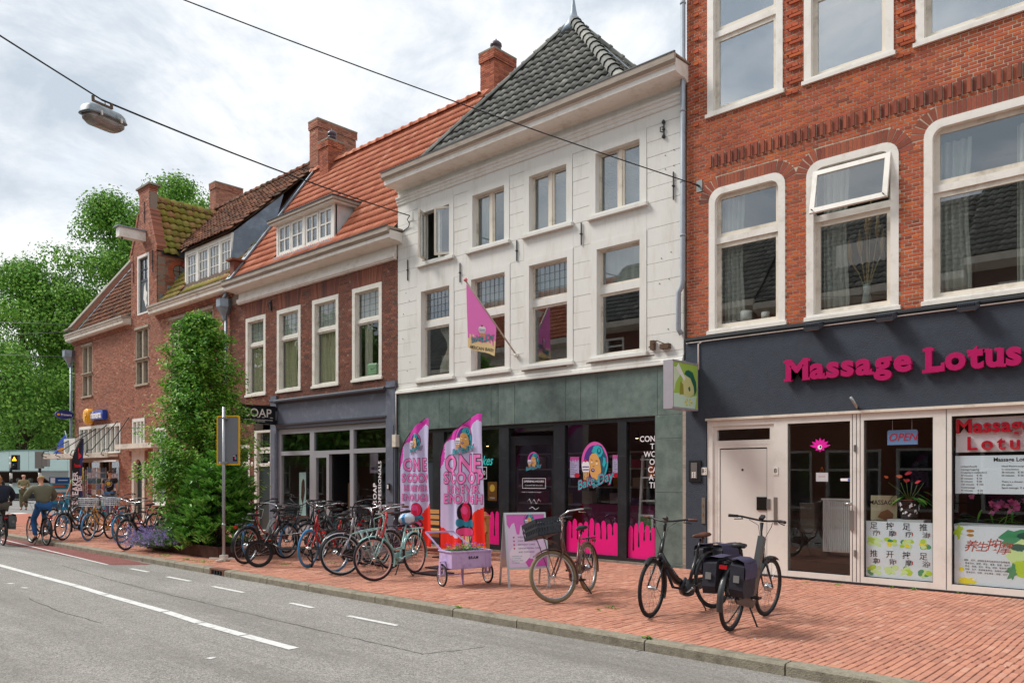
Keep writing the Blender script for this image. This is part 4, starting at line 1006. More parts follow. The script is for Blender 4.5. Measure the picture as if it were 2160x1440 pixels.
for h in bw:      # flat arches of bricks on end, splayed from the middle
    m = MB(); n = 20; c = (h[0]+h[1])/2
    for i in range(n):
        a,b = h[0] - .02+(h[1] - h[0]+.04)*i/n+.004,h[0] - .02+(h[1] - h[0]+.04)*(i+1)/n - .004
        s = .16; ta,tb = a+(a - c)*s,b+(b - c)*s; y = YF - .002+R.uniform(-.003,.003); z0 = 6.51+.03*(1 - ((a - c)/.7) ** 2)
        m.add([(a,y,z0),(b,y,z0),(tb,y,6.99),(ta,y,6.99),(a,y+.04,z0),(b,y+.04,z0),(tb,y+.04,6.99),(ta,y+.04,6.99)],[(0,1,2,3),(4,5,1,0),(5,6,2,1),(6,7,3,2),(7,4,0,3)])
    m.build('lintel_bricks',BR_lint,wall,kind='stuff')
M_wf = mat('warm_white_frame','#ddd9cf',.5,noise=.04,dirt='#b1a996',dscale=4)
for i,h in enumerate(bw): window(bh,*h,tr=5.66,cas=.12,mF=M_wf,mS=M_wf,rec=.13,sash=.04,lead=(4,4,(0,)),trh=.09,sill=.07,sillout=.03,glassm=GLASS_B)
room(bh,BX0+.2,BX1 - .2,4,6.9,3,mat('brown_upstairs','#85827a',.9))
for i,h in enumerate(bw):
    o = ('first','second','third','fourth')[i]
    curtain(h[0]+.14,h[1] - .14,5.7,6.4,'pleated lace curtain behind the top light of the %s brown house window from the left' % o,group='lace curtains of the brown house',m=M_net,folds=9,amp=.02,y=YF+.17)
    if i == 3: curtain(h[0]+.3,h[0]+.62,4.2,5.64,'cream drape at the left side of the rightmost brown house window',m=M_curt,folds=4,y=YF+.19)
    else: curtain(h[0]+.14,h[1] - (.35,.4,.15)[i],4.2,5.64,'olive cream drape, gathered, behind the %s lower sash of the brown house' % o,m=mat('olive_drape','#d6cfb2',.9,trans=.3),folds=6,amp=.04,y=YF+.19,gather=.12)
t = thing('toy_crate','pale mint green case standing on the sill of the rightmost brown house window','case',(-16.55,YF+.22,4.25))
m = MB(); m.lathe([(.2,0),(.24,.05),(.24,.28),(.2,.32),(.05,.33)],4,MT((-16.62,YF+.28,4.24)) @ MR(rad(45),4,'Z') @ Matrix.Diagonal((1,.5,1,1)),smooth=False); m.build('body',mat('mint_case','#a8cfa8',.4),t)
MB().tube([(-16.7,YF+.14,4.42),(-16.66,YF+.12,4.4),(-16.58,YF+.12,4.4),(-16.54,YF+.14,4.42)],.008,6).build('handle',M_iron,t)
mould(bh,'cornice',-23.45,-15.25,[(12.02,7.6),(12.02,7.54),(12.05,7.52),(12.05,7.42),(12.1,7.39),(12.38,7.38),(12.41,7.35),(YF+.02,7.34),(YF+.02,7.6)],M_wht)
mould(bh,'gutter_board',-23.5,-15.23,[(11.98,7.66),(11.98,7.56),(12.04,7.5),(12.05,7.62),(12.5,7.64),(12.5,7.68),(11.98,7.68)],M_brownwood)
MB().box(-23.5,-15.23,11.96,12.0,7.68,7.695).build('gutter_edge',M_edge,bh)
mould(bh,'frieze_band',-23.25,-15.46,[(YF - .1,7.14),(YF - .1,7.04),(YF - .07,7.02),(YF - .07,7.0),(YF+.02,6.98),(YF+.02,7.2),(YF - .03,7.2),(YF - .03,7.16)],M_wht)
MB().box(-23.25,-15.46,YF - .028,YF+.02,7.19,7.34).build('frieze',M_wht,bh)
# roof
m = MB(); m.poly([(BX0,12.3,7.62),(BX1,12.3,7.62),(BX1,15.5,12.07),(BX0,15.5,12.07)]); m.poly([(BX0,15.5,12.07),(BX1,15.5,12.07),(BX1,19,7.6),(BX0,19,7.6)]); rf = m.build('roof',MATS['roof_felt'],bh)
DX0,DX1,DY = -21.48,-18.5,12.7
Wv = Vector((0,3.2,4.45)); Lr = Wv.length
def obs(v):      # tiles stop beside the dormer
    return 0,BX1 - BX0
TW = .22; TLn = .34; nrow = int(Lr/TLn)+1
gap_lo,gap_hi = .62,2.15     # along the slope
def spanR(v): return ((DX1 - BX0+.02) if gap_lo < v < gap_hi else 0,BX1 - BX0)
def spanL(v): return (0,(DX0 - BX0 - .02)) if gap_lo < v < gap_hi else (1,0)
tile_roof(rf,(BX0,12.3,7.64),(1,0,0),Wv,nrow,spanR,tw=TW,tl=TLn,mt=T_orange,nind=240,prof='flat',lift=.04,jit=.002)
tile_roof(rf,(BX0,12.3,7.64),(1,0,0),Wv,nrow,spanL,tw=TW,tl=TLn,mt=T_orange,nind=20,prof='flat',lift=.04,jit=.002)
ridge(rf,(BX0,15.5,12.15),(BX1 - .2,15.5,12.15),T_orange,r=.12,step=.4)
MB().bar((BX0 - .06,12.35,7.8),(BX0 - .06,15.45,12.12),.4,.03).build('lead_verge',M_zinc,rf)
MB().bar((BX0+.16,12.35,7.86),(BX0+.16,15.45,12.18),.05,.05).build('lead_roll',M_zinc,rf)
# dormer
DZ0,DZ1 = 8.18,9.15
dm_ = MB(); dm_.box(DX0,DX1,DY+.09,DY+.12,DZ0,DZ1)
dorm = MB(); ring(dorm,rrect(DX0,DX1,DZ0 - .03,DZ1+.05),rrect(DX0+.08,DX1 - .1,DZ0+.07,DZ1 - .03),DY,DY+.1); dorm.box(-20.04,-19.95,DY+.001,DY+.099,DZ0+.07,DZ1 - .03); dor = dorm.build('dormer',M_wht,bh)
dw = [(-21.4,-20.73),(-20.7,-20.05),(-19.94,-19.3),(-19.27,-18.61)]
for a,b in dw:
    m = MB(); c,d = DZ0+.08,DZ1 - .04; ring(m,rrect(a,b,c,d),rrect(a+.07,b - .07,c+.07,d - .07),DY+.02,DY+.06)
    m.box((a+b)/2 - .025,(a+b)/2+.025,DY+.025,DY+.055,c+.07,d - .07); zz = (c+d)/2; m.box(a+.07,b - .07,DY+.026,DY+.054,zz - .02,zz+.02); m.build('casement',M_wht,dor)
    MB().box(a+.06,b - .06,DY+.05,DY+.056,c+.06,d - .06).build('pane',GLASS,dor)
room(bh,DX0+.05,DX1 - .05,DZ0,DZ1,.8,mat('pale_blind','#c4ccd0',.8),y=DY+.12,name='blinds')
yb = lambda z: 12.3+(z - 7.64)/4.45*3.2
for x in (DX0,DX1 - .03): m = MB(); m.add([(x,DY+.05,DZ0 - .1),(x,DY+.05,DZ1),(x,yb(DZ1)+.3,DZ1),(x+.03,DY+.05,DZ0 - .1),(x+.03,DY+.05,DZ1),(x+.03,yb(DZ1)+.3,DZ1)],[(0,1,2),(5,4,3),(0,3,4,1),(1,4,5,2),(2,5,3,0)]); m.build('cheek',mat('pink_white','#d8cfcc',.6,noise=.05,dirt='#a8a29c',dscale=2),dor)
m = MB(); m.box(DX0 - .2,DX1+.22,DY - .2,DY+1.3,DZ1+.05,DZ1+.13); m.build('fascia',M_brownwood,dor); MB().box(DX0 - .14,DX1+.16,DY - .14,DY+1.2,DZ1+.0,DZ1+.05).build('fascia_moulding',M_wht,dor)
MB().box(DX0 - .22,DX1+.24,DY - .22,DY+1.5,DZ1+.13,DZ1+.16).build('zinc_roof',M_edge,dor)
MB().box(DX0 - .05,DX1+.05,DY - .1,DY+.1,DZ0 - .08,DZ0 - .03).build('apron',M_zinc,dor)
# salon front
GREYP = mat('blue_grey_paint','#5d6270',.55,noise=.07,nscale=5,dirt='#7d828e',dscale=3)
GREYD = mat('dark_blue_grey','#3d414b',.55,noise=.06)
m = MB(); sx0,sx1 = -21.3,-15.46; y = YF - .06
m.box(-21.02,-15.82,YF - .02,YF+.15,3.08,3.78); ff = m.build('salon_front',GREYP,bh)
for a,b in ((-21.3,-20.98),(-15.82,-15.46)):
    m = MB(); m.box(a,b,y,YF+.15,0,4.0); m.box(a - .02,b+.02,y - .03,y,0,.9); m.box(a+.05,b - .05,y - .015,y,1.0,2.9); m.box(a - .02,b+.02,y - .03,y,3.84,3.9); m.build('pilaster',GREYP,ff)
m = MB(); m.xprism([(YF - .16,3.8),(YF - .16,3.84),(YF - .12,3.87),(YF,3.9),(YF,3.74),(YF - .08,3.76)],-21.0,-15.8); m.build('cornice',GREYD,ff)
m = MB(); m.xprism([(YF - .08,3.16),(YF - .08,3.12),(YF - .05,3.08),(YF - .05,3.02),(YF,3.0),(YF,3.16)],-21.0,-15.8); m.build('moulding',GREYD,ff)
M_al2 = mat('satin_aluminium','#a3a4aa',.4,metal=.25,noise=.03,nscale=3)
m = MB(); y = YF+.02
for a,b in ((-21.0,-20.84),(-19.33,-19.12),(-17.44,-17.28),(-15.84,-15.8)): m.box(a,b,y,y+.1,0,3.02)
m.box(-20.84,-15.84,y+.001,y+.099,2.86,3.019); m.box(-20.84,-19.33,y+.001,y+.099,2.24,2.36); m.box(-17.28,-15.84,y+.001,y+.099,2.24,2.36); m.box(-19.12,-17.44,y+.001,y+.099,2.24,2.34)
m.box(-20.84,-19.33,y+.001,y+.099,0,.3); m.box(-17.28,-15.84,y+.001,y+.099,0,.3)
m.box(-19.12,-19.04,y+.002,y+.098,0,2.24); m.box(-18.52,-18.4,y+.002,y+.098,0,2.24); m.box(-19.04,-18.52,y+.003,y+.097,2.15,2.24); m.box(-19.04,-18.52,y+.003,y+.097,0,.12)
al = m.build('aluminium_frame',M_al2,ff)
GLG = glass('green_tinted_glass',(.55,.66,.6),1.7,.02)
for a,b,c,d,g_ in ((-20.84,-19.33,2.36,2.86,GLG),(-19.12,-17.44,2.34,2.86,GLG),(-17.28,-15.84,2.36,2.86,GLASS2),(-20.84,-19.33,.3,2.24,GLASS2),(-19.04,-18.52,.12,2.15,GLASS2),(-17.28,-15.84,.3,2.24,GLASS2)):
    MB().box(a,b,y+.05,y+.058,c,d).build('pane',g_,al)
m = MB(); m.box(-18.4,-18.34,YF+.12,YF+.9,.05,2.2); m.build('open_door_edge',M_black,al)
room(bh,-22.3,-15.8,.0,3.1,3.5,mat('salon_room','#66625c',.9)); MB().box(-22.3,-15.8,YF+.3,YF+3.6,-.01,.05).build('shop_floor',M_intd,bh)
# private door left of the salon
m = MB(); ring(m,rrect(-22.32,-21.32,0,3.02),rrect(-22.18,-21.4,.02,2.95),YF - .01,YF+.14)
for z in (1.98,2.38,2.46): m.box(-22.18,-21.4,YF+.04,YF+.13,z - .05,z+.05)
dfr = m.build('door_frame',M_wf,bh)
for c,d in ((2.08,2.35),(2.56,2.92)):
    MB().box(-22.12,-21.45,YF+.1,YF+.106,c,d).build('pane',GLASS,dfr); g = MB()
    for i in range(1,5): g.box(-22.12+.134*i - .004,-22.12+.134*i+.004,YF+.09,YF+.099,c,d)
    for i in range(1,3): g.box(-22.12,-21.45,YF+.091,YF+.098,c+(d - c)*i/3 - .004,c+(d - c)*i/3+.004)
    g.build('lead_grid',M_lead,dfr)
MB().box(-22.18,-21.4,YF+.08,YF+.12,.02,1.93).build('door',mat('bottle_green_door','#1f3030',.35,coat=.2),dfr)
for i,(x,lb) in enumerate(((-21.35,'round cream house number plate on the grey pilaster beside the salon door'),(-22.45,'round cream house number plate on the narrow brick pier'))):
    t = thing('number_plate',lb,'sign',(x,YF - .02,2.0)); m = MB(); m.lathe([(.07,0),(.075,.01),(.06,.02),(0,.022)],16,MT((x,YF - .0 - (.06 if i == 0 else 0),2.0)) @ MR(rad(90),4,'X')); m.build('plate',M_cream,t)
    m = MB(); put_text(m,('4','6')[i] if i == 0 else '4a',x,2.0,YF - .025 - (.06 if i == 0 else 0),.08); m.build('figures',M_black,t)
# window left of it
window(bh,-23.6,-22.6,.5,2.6,tr=2.0,cas=.08,mF=M_wf,mS=M_wf,rec=.12)
# SOAP sign, square to the wall
t = thing('hanging_sign','black sign box with white serif capitals projecting beside the salon','sign',(-21.15,YF - .4,3.2))
sm_ = MT((-21.12,YF - .12,3.2)) @ MR(rad(0),4,'Z')
SX = -20.93; MB().box(SX - .12,SX,YF - 1.22,YF - .1,3.14,3.68).build('case',mat('gloss_black','#0c0d10',.3,coat=.3),t)
def yz_text(mb,txt,x,yc,z,size,**kw):       # lettering on a face that looks along +x
    vs,fs = text_mesh(txt,size,**kw); return mb.add([(x+dy*1.0,yc+a,z+b) for a,dy,b in vs],fs)
m = MB(); yz_text(m,'SOAP',SX+.005,YF - .66,3.45,.335,bold=.008,sx=1.02)
for (yy,zz,w_) in ((YF - .24,3.335,.1),(YF - .29,3.565,.08),(YF - .5,3.335,.08),(YF - .66,3.335,.08)): m.box(SX+.003,SX+.006,yy - w_/2,yy+w_/2,zz - .007,zz+.007)
m.box(SX+.003,SX+.006,YF - 1.1,YF - .2,3.255,3.265); m.build('lettering',M_wht,t); m = MB(); yz_text(m,'hair professionals',SX+.006,YF - .66,3.22,.06); m.build('small_lettering',M_wht,t)
for z in (3.22,3.6): MB().bar((SX - .06,YF - .1,z),(SX - .06,YF - .03,z),.06,.1).build('bracket',M_black,t)
t = thing('electric_box','cream junction box with thin cable at the join of salon and green stone','box',(-15.55,YF - .06,2.6)); MB().box(-15.5,-15.36,YF - .12,YF - .0,2.36,2.66).build('box',M_cream,t); MB().tube([(-15.43,YF - .05,2.66),(-15.43,YF - .05,3.7)],.01,6).build('cable',M_wht,t)
MB().box(-15.68,-15.6,YF - .13,YF - .09,1.3,1.46).build('case',M_black,(t := thing('door_entry_box','small white and black box on the right grey pilaster','intercom',(-15.64,YF - .1,1.38)))); MB().box(-15.67,-15.62,YF - .14,YF - .13,1.33,1.43).build('face',M_wht,t)
# hook fitting on brown wall
t = thing('wall_hook','black iron hook fitting on the brown bricks between two windows','hook',(-21.35,YF,6.7)); m = MB(); m.bar((-21.33,YF - .02,6.55),(-21.33,YF - .02,6.85),.05,.03); m.tube([(-21.33,YF - .03,6.8),(-21.4,YF - .1,6.76),(-21.33,YF - .1,6.65)],.014,6); m.build('iron',M_iron,t)

# ------------------------------------------------------------------ the old brick house with the newsagent (far left)
ph = thing('corner_house','old red brick corner house with stepped neck gable, mossy roof and newsagent below','house',(-31,YF,0))
PX0,PX1 = -37.7,-23.86; GX0,GX1 = -31.6,-29.3
shop = (-37.25,-32.75,-1,2.36); doorh = (-31.35,-30.4,-1,2.2)
pw = [(-36.72,-35.6,4.98,7.2),(-31.14,-30.02,5.05,7.24),(-28.14,-26.97,4.9,7.2),(-26.2,-24.97,4.9,7.2)]
pg = (-31.0,-29.95,7.72,9.95); pl = (-37.07,-32.6,2.56,3.74); ps = (-31.42,-30.32,2.74,3.82); pe = (-29.6,-28.5,.6,3.4)
# the brick face, gable included
m = MB(); slab(m,PX0,PX1,0,7.6,YF+.007,YF+.3,pw+[shop,doorh,pl,ps,pe]); wall = m.build('wall',M_mortarD,ph)
gz = [(GX0,7.6),(GX1,7.6),(GX1,10.05),(-29.95,11.55),(-29.95,12.2),(-30.85,12.2),(-30.85,11.55),(GX0,10.05)]
def gable_cut(z):
    if z < 10.05: return GX0,GX1
    if z < 11.55: t = (z - 10.05)/1.5; t = t ** .85; return GX0+.75*t,GX1 - .65*t
    return -30.85,-29.95
m = MB(); zs = [7.6,pg[2],pg[3],10.05,10.4,10.8,11.2,11.55,11.551,12.2]
for a,b in zip(zs[:-1],zs[1:]):
    (p,q),(r_,s) = gable_cut(a+.0001),gable_cut(b - .0001)
    for (l0,r0,l1,r1) in (((p,pg[0],r_,pg[0]),(pg[1],q,pg[1],s)) if pg[2] <= a < pg[3] else ((p,q,r_,s),)):
        m.add([(l0,YF+.007,a),(r0,YF+.007,a),(r1,YF+.007,b),(l1,YF+.007,b),(l0,YF+.3,a),(r0,YF+.3,a),(r1,YF+.3,b),(l1,YF+.3,b)],[(0,1,2,3),(7,6,5,4),(1,5,6,2),(4,0,3,7)])
gb = m.build('gable',M_mortarD,ph)
its = courses(PX0,PX1,0,7.5,YF,pw+[shop,doorh,pl,ps,pe],bl=.21,bh=.058,j=.012)
STD = {(round(.21 - .012,3),round(.058 - .012,3)),(round(.105 - .012,3),round(.058 - .012,3))}
pieces(wall,its,BR_old,nind=260,key=lambda i: -i[0]+(20 if i[0] > -32.2 and i[0] < -23 and i[2] < 5 else 0),std=STD)
its = []
for it in courses(GX0,GX1,7.5,12.2,YF,[pg],bl=.21,bh=.058,j=.012):
    p,q = gable_cut((it[2]+it[3])/2); a,b = max(it[0],p),min(it[1],q)
    if b - a > .03: its.append((a,b,it[2],it[3],it[4]))
pieces(gb,its,BR_old,nind=40,key=lambda i: -i[0],std=STD)
# coping rows running up the gable slopes, steps and cap
m = MB()
for i in range(30):
    z = 10.05+1.5*i/30; p,q = gable_cut(z)
    for x,s in ((p,-1),(q,1)): m.box(x - .1 if s < 0 else x - .02,x+.02 if s < 0 else x+.1,YF - .03,YF+.34,z,z+.045)
for k in range(4): m.box(GX0 - .03*k,GX0+.2,YF - .02,YF+.32,9.85+k*.06,9.9+k*.06); m.box(GX1 - .2,GX1+.03*k,YF - .02,YF+.32,9.85+k*.06,9.9+k*.06)
for k in range(4): m.box(-30.86 - .02*k,-29.94+.02*k,YF - .01*k,YF+.3,12.2+k*.056,12.245+k*.056)
m.build('gable_coping',BR_old,gb,kind='stuff'); MB().box(-30.98,-29.82,YF - .08,YF+.38,12.43,12.5).build('cap_stone',M_conc,gb)
# side wall of the gable wing, with the round window
RY,RZ = 13.3,9.25
SWY1 = 14.05
m = MB(); m.box(GX1 - .3,GX1 - .012,YF+.05,SWY1+2,7.5,9.9); sw = m.build('side_wall',M_mortarD,ph)
m = MB(); z = 7.6; k = 0
while z < 9.85:
    y = YF+.02 - (.1 if k % 2 else 0)
    while y < SWY1+.8:
        a,b = max(y,YF+.02),y+.2; y += .21
        zc,yc = z+.025,(a+b)/2
        if math.hypot(yc - RY,zc - RZ) < .42: continue
        m.box(GX1 - .03,GX1+R.uniform(-.004,.002),a,b,z+.004,z+.052)
    z += .058; k += 1
m.build('brickwork',BR_old,sw,kind='stuff')
m = MB()
for i in range(26):
    a0,a1 = 2*math.pi*(i+.08)/26,2*math.pi*(i+.92)/26
    pts = [(RY+r_*cos(t),RZ+r_*sin(t)) for r_,t in ((.25,a0),(.43,a0),(.43,a1),(.25,a1))]
    m.add([(GX1+.005,a,b) for a,b in pts]+[(GX1 - .04,a,b) for a,b in pts],[(0,1,2,3),(4,5,1,0),(5,6,2,1),(6,7,3,2),(7,4,0,3)])
m.build('round_arch_bricks',rmat('bright_brick',[(0,'#a9543a'),(.5,'#bd6647'),(1,'#96452f')]),sw,kind='stuff')
m = MB(); m.add([(GX1 - .02,RY+.25*cos(i*.3927),RZ+.25*sin(i*.3927)) for i in range(16)],[tuple(range(16))]); rw = m.build('round_window',GLASS,sw)
m = MB(); m.box(GX1 - .016,GX1 - .006,RY - .012,RY+.012,RZ - .24,RZ+.24); m.box(GX1 - .0155,GX1 - .0065,RY - .24,RY+.24,RZ - .012,RZ+.012); m.tube([(GX1 - .01,RY+.245*cos(i*.3927),RZ+.245*sin(i*.3927)) for i in range(16)],.015,6,closed=True); m.build('round_window_bars',M_iron,sw)
# gable window, hoist beam
wg = window(ph,*pg,cas=.1,tr=None,mF=M_wht,mS=GREYD,rec=.12,sash=.06,sill=0,skip=(0,))
m = MB(); a,b = pg[0]+.1,pg[1] - .1; ring(m,rrect(a,b,8.95,9.85),rrect(a+.06,b - .06,9.05,9.79),YF+.06,YF+.11); m.box((a+b)/2 - .02,(a+b)/2+.02,YF+.065,YF+.1,9.05,9.79); m.box(a+.06,b - .06,YF+.066,YF+.099,9.4,9.44); m.build('sash',GREYD,wg)
MB().box(a+.05,b - .05,YF+.09,YF+.096,9.03,9.8).build('pane',GLASS,wg); MB().box(a,b,YF+.06,YF+.11,7.78,8.93).build('loading_door',mat('door_slate','#39434a',.5,noise=.06),wg)
m = MB(); m.flat([(-30.55,8.75),(-30.42,8.9),(-30.38,8.6),(-30.25,8.5),(-30.33,8.3),(-30.28,8.1),(-30.4,7.98),(-30.5,8.2),(-30.6,8.3)],YF+.055); m.build('torn_poster',M_wht,wg)
t = thing('hoist_beam','white boxed hoist beam with zinc top sticking out of the neck gable','beam',(-30.45,YF,10.6))
MB().box(-30.55,-30.25,YF - .95,YF+.1,10.4,10.75).build('beam',M_wht,t); MB().box(-30.62,-30.18,YF - 1.03,YF+.05,10.75,10.79).build('top_cover',M_zinc,t); MB().tube([(-30.4,YF - .8,10.4),(-30.4,YF - .8,10.32)],.03,8).build('hook',M_iron,t)
for x,z,l in ((-31.35,9.4,'left of the gable window'),(-29.62,9.55,'right of the gable window'),(-30.35,11.5,'near the top of the neck gable')): anchor(x,z,.8,lab='long rusty black wall anchor '+l)
# stone-framed windows
for i,h in enumerate(pw):
    f = MB(); ring(f,rrect(h[0],h[1],h[2],h[3]),rrect(h[0]+.05,h[1] - .05,h[2]+.07,h[3] - .1),YF+.0,YF+.2); f.box((h[0]+h[1])/2 - .07,(h[0]+h[1])/2+.07,YF+.02,YF+.2,h[2]+.07,h[3] - .1); zt = h[2]+.95
    f.box(h[0]+.05,h[1] - .05,YF - .0,YF+.19,zt - .05,zt+.05); f.box(h[0] - .06,h[1]+.06,YF - .05,YF+.05,h[3] - .06,h[3]+.03); f.box(h[0] - .06,h[1]+.06,YF - .06,YF+.05,h[2] - .02,h[2]+.05); f.box(h[0] - .05,h[1]+.05,YF - .07,YF+.05,zt+.03,zt+.07)
    w = f.build('window',M_stone,ph); c = (h[0]+h[1])/2
    for a,b in ((h[0]+.05,c - .07),(c+.07,h[1] - .05)):
        for z0,z1 in ((h[2]+.07,zt - .05),(zt+.05,h[3] - .1)):
            MB().box(a,b,YF+.14,YF+.146,z0,z1).build('pane',GLASS,w); g = MB()
            for k in range(1,3): g.box(a+(b - a)*k/3 - .006,a+(b - a)*k/3+.006,YF+.13,YF+.139,z0,z1)
            for k in range(1,5): g.box(a,b,YF+.131,YF+.138,z0+(z1 - z0)*k/5 - .006,z0+(z1 - z0)*k/5+.006)
            g.build('lead_grid',M_lead,w)
for h,n,nm in ((pl,9,0),(ps,3,1)):
    f = MB(); ring(f,rrect(*h),rrect(h[0]+.08,h[1] - .08,h[2]+.06,h[3] - .12),YF - .03,YF+.12)
    for i in range(1,n): x = h[0]+.08+(h[1] - h[0] - .16)*i/n; f.box(x - .035,x+.035,YF - .02,YF+.11,h[2]+.06,h[3] - .12)
    w = f.build('window',M_wht,ph)
    for i in range(n):
        a,b = h[0]+.08+(h[1] - h[0] - .16)*i/n+.035,h[0]+.08+(h[1] - h[0] - .16)*(i+1)/n - .035
        MB().box(a,b,YF+.08,YF+.086,h[2]+.06,h[3] - .12).build('pane',GLASS,w); g = MB(); g.box((a+b)/2 - .006,(a+b)/2+.006,YF+.07,YF+.079,h[2]+.06,h[3] - .12)
        for k in range(1,6): g.box(a,b,YF+.071,YF+.078,h[2]+(h[3] - h[2])*k/6 - .006,h[2]+(h[3] - h[2])*k/6+.006)
        g.build('lead_grid',M_lead,w)
window(ph,*pe,tr=2.4,cas=.08,mF=M_wht,mS=M_wht,rec=.12)
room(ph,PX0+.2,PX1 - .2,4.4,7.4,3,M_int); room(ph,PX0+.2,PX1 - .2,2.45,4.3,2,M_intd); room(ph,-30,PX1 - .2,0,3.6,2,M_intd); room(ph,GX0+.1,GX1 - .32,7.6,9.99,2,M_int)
# arched green door in its white surround
m = MB(); o = [(-31.75,0),(-31.4,0)] ; sx = -30.88
outer = [(-31.45,0),(-30.3,0),(-30.3,2.6),(-31.45,2.6)]
inner = [(-31.25,0),(-30.5,0)]+[(sx+.375*cos(rad(a)),1.9+.375*sin(rad(a))) for a in range(0,181,15)]
n_ = len(inner); oo = [(-31.45,0),(-30.3,0)]+[(-30.3,1.9),(-30.3,2.2),(-30.3,2.5),(-30.3,2.6),(-30.5,2.6),(-30.7,2.6),(sx,2.6),(-31.0,2.6),(-31.2,2.6),(-31.45,2.6),(-31.45,2.4),(-31.45,2.1),(-31.45,1.9)]
ring(m,oo,inner,YF - .04,YF+.15); ds = m.build('door_surround',M_cream,ph); m = MB(); m.prism(inner,YF+.1,YF+.14); m.build('door',mat('dark_green_door','#2c3d3a',.4),ds)
MB().box(-31.6,-30.1,YF - .1,YF+.02,2.6,2.72).build('door_cornice',M_cream,ds)
MB().box(-31.9,-28.6,YF - .5,YF,2.66,2.84).build('side_canopy',M_cream,ph)
m = MB(); m.box(-30.25,-30.18,YF - .05,YF,1.35,1.7); m.build('bell_panel',M_steel,ph); m = MB(); m.box(-29.95,-29.88,YF - .02,YF,1.8,1.9); m.build('number_tile',M_wht,ph)
# shop opening of the newsagent
m = MB(); m.box(shop[0],shop[1],YF+.05,YF+.15,2.22,2.36)
for x in (-37.2,-36.1,-34.9,-33.9,-32.85): m.box(x - .05,x+.05,YF+.049,YF+.151,0,2.3)
m.box(-36.1,-34.9,YF+.05,YF+.15,0,.5); nf = m.build('shop_front',mat('tan_frame','#9c8a70',.6),ph)
MB().box(-36.05,-34.95,YF+.09,YF+.096,.5,2.22).build('pane',GLASS2,nf); MB().box(-33.85,-32.9,YF+.09,YF+.096,.1,2.22).build('pane',GLASS2,nf)
room(ph,-37.5,-32.5,0,2.4,3,mat('newsagent_room','#6b6150',.9))
# cornices and roof
def pcorn(a,b):
    mould(ph,'cornice',a,b,[(12.1,7.74),(12.1,7.64),(12.14,7.6),(12.14,7.5),(12.2,7.46),(YF+.02,7.46),(YF+.02,7.74)],M_cream); mould(ph,'gutter_board',a - .02,b+.02,[(12.07,7.78),(12.07,7.7),(12.12,7.66),(12.5,7.74),(12.5,7.78)],M_brownwood)
    m = MB()
    for r_ in range(2):
        x = a+.1
        while x < b - .1: m.box(x,x+.09,YF - .1+.05*r_,YF+.02,7.38 - r_*.06,7.455 - r_*.065); x += .105
    m.build('corbel_bricks',BR_old,ph,kind='stuff')
pcorn(PX0 - .2,GX0); pcorn(GX1,PX1+.3)
RYp,RZp = 16.0,12.75
m = MB(); m.poly([(PX0,12.35,7.7),(GX0,12.35,7.7),(GX0,RYp,RZp),(PX0,RYp,RZp)]); m.poly([(GX0,13.5,9.3),(PX1,13.5,9.3),(PX1,RYp,RZp),(GX0,RYp,RZp)]); m.poly([(GX1,12.35,7.7),(PX1,12.35,7.7),(PX1,13.5,9.3),(GX1,13.5,9.3)]); m.poly([(PX0,RYp,RZp),(PX1,RYp,RZp),(PX1,20,7.6),(PX0,20,7.6)])
prf = m.build('roof',T_old,ph)
Wp = Vector((0,RYp - 12.35,RZp - 7.7)); Lp = Wp.length
tile_roof(prf,(PX0,12.35,7.72),(1,0,0),Wp,int(Lp/.31)+1,lambda v: (.15,GX0 - PX0),tw=.23,tl=.31,mt=T_old,nind=60,lift=.045,jit=.012)
# dormer of the old house with its own flatter tiled lid
EX0,EX1,EY,EZ0,EZ1 = -28.0,-24.55,12.9,8.28,9.5
lid = Vector((0,RYp - 12.75,RZp - 9.68))
tile_roof(prf,(GX1+.1,12.75,9.68),(1,0,0),lid,int(lid.length/.31)+1,lambda v: (max(1.2 - v*1.05,-1.9)+(0),PX1 - GX1 - .1 - max(0,.7 - v*.32)),tw=.23,tl=.31,mt=T_old,nind=100,lift=.045,jit=.014)
m = MB(); m.poly([(GX1+1.2,12.78,9.64),(PX1 - .75,12.78,9.64),(PX1 - .05,14.4,11.16),(PX1 - .05,RYp,RZp),(GX1 - 1,RYp,RZp),(GX1+.6,13.6,10.4)]); m.build('lid_boarding',T_old,prf)
tile_roof(prf,(GX1,12.35,7.72),(1,0,0),Wp,8,lambda v: (0,EX0 - GX1) if v < 1.9 else (1,0),tw=.23,tl=.31,mt=T_moss,nind=20,lift=.045,jit=.01)
tile_roof(prf,(EX1,12.35,7.72),(1,0,0),Wp,9,lambda v: (0,PX1 - EX1) if v > .5 else (-3,PX1 - EX1),tw=.23,tl=.31,mt=T_moss,nind=20,lift=.045,jit=.01)
ridge(prf,(GX0 - 1,RYp,RZp+.05),(PX1,RYp,RZp+.05),T_old,r=.12,step=.4)
m = MB(); ring(m,rrect(EX0,EX1,EZ0 - .05,EZ1+.15),rrect(EX0+.12,EX1 - .1,EZ0+.1,EZ1),EY,EY+.1)
ew = [(-27.85,-27.15),(-26.98,-26.28),(-26.18,-25.48),(-25.36,-24.68)]
for a,b in zip(ew[:-1],ew[1:]): m.box(a[1],b[0],EY+.001,EY+.099,EZ0+.1,EZ1)
dor = m.build('dormer',M_wht,ph)
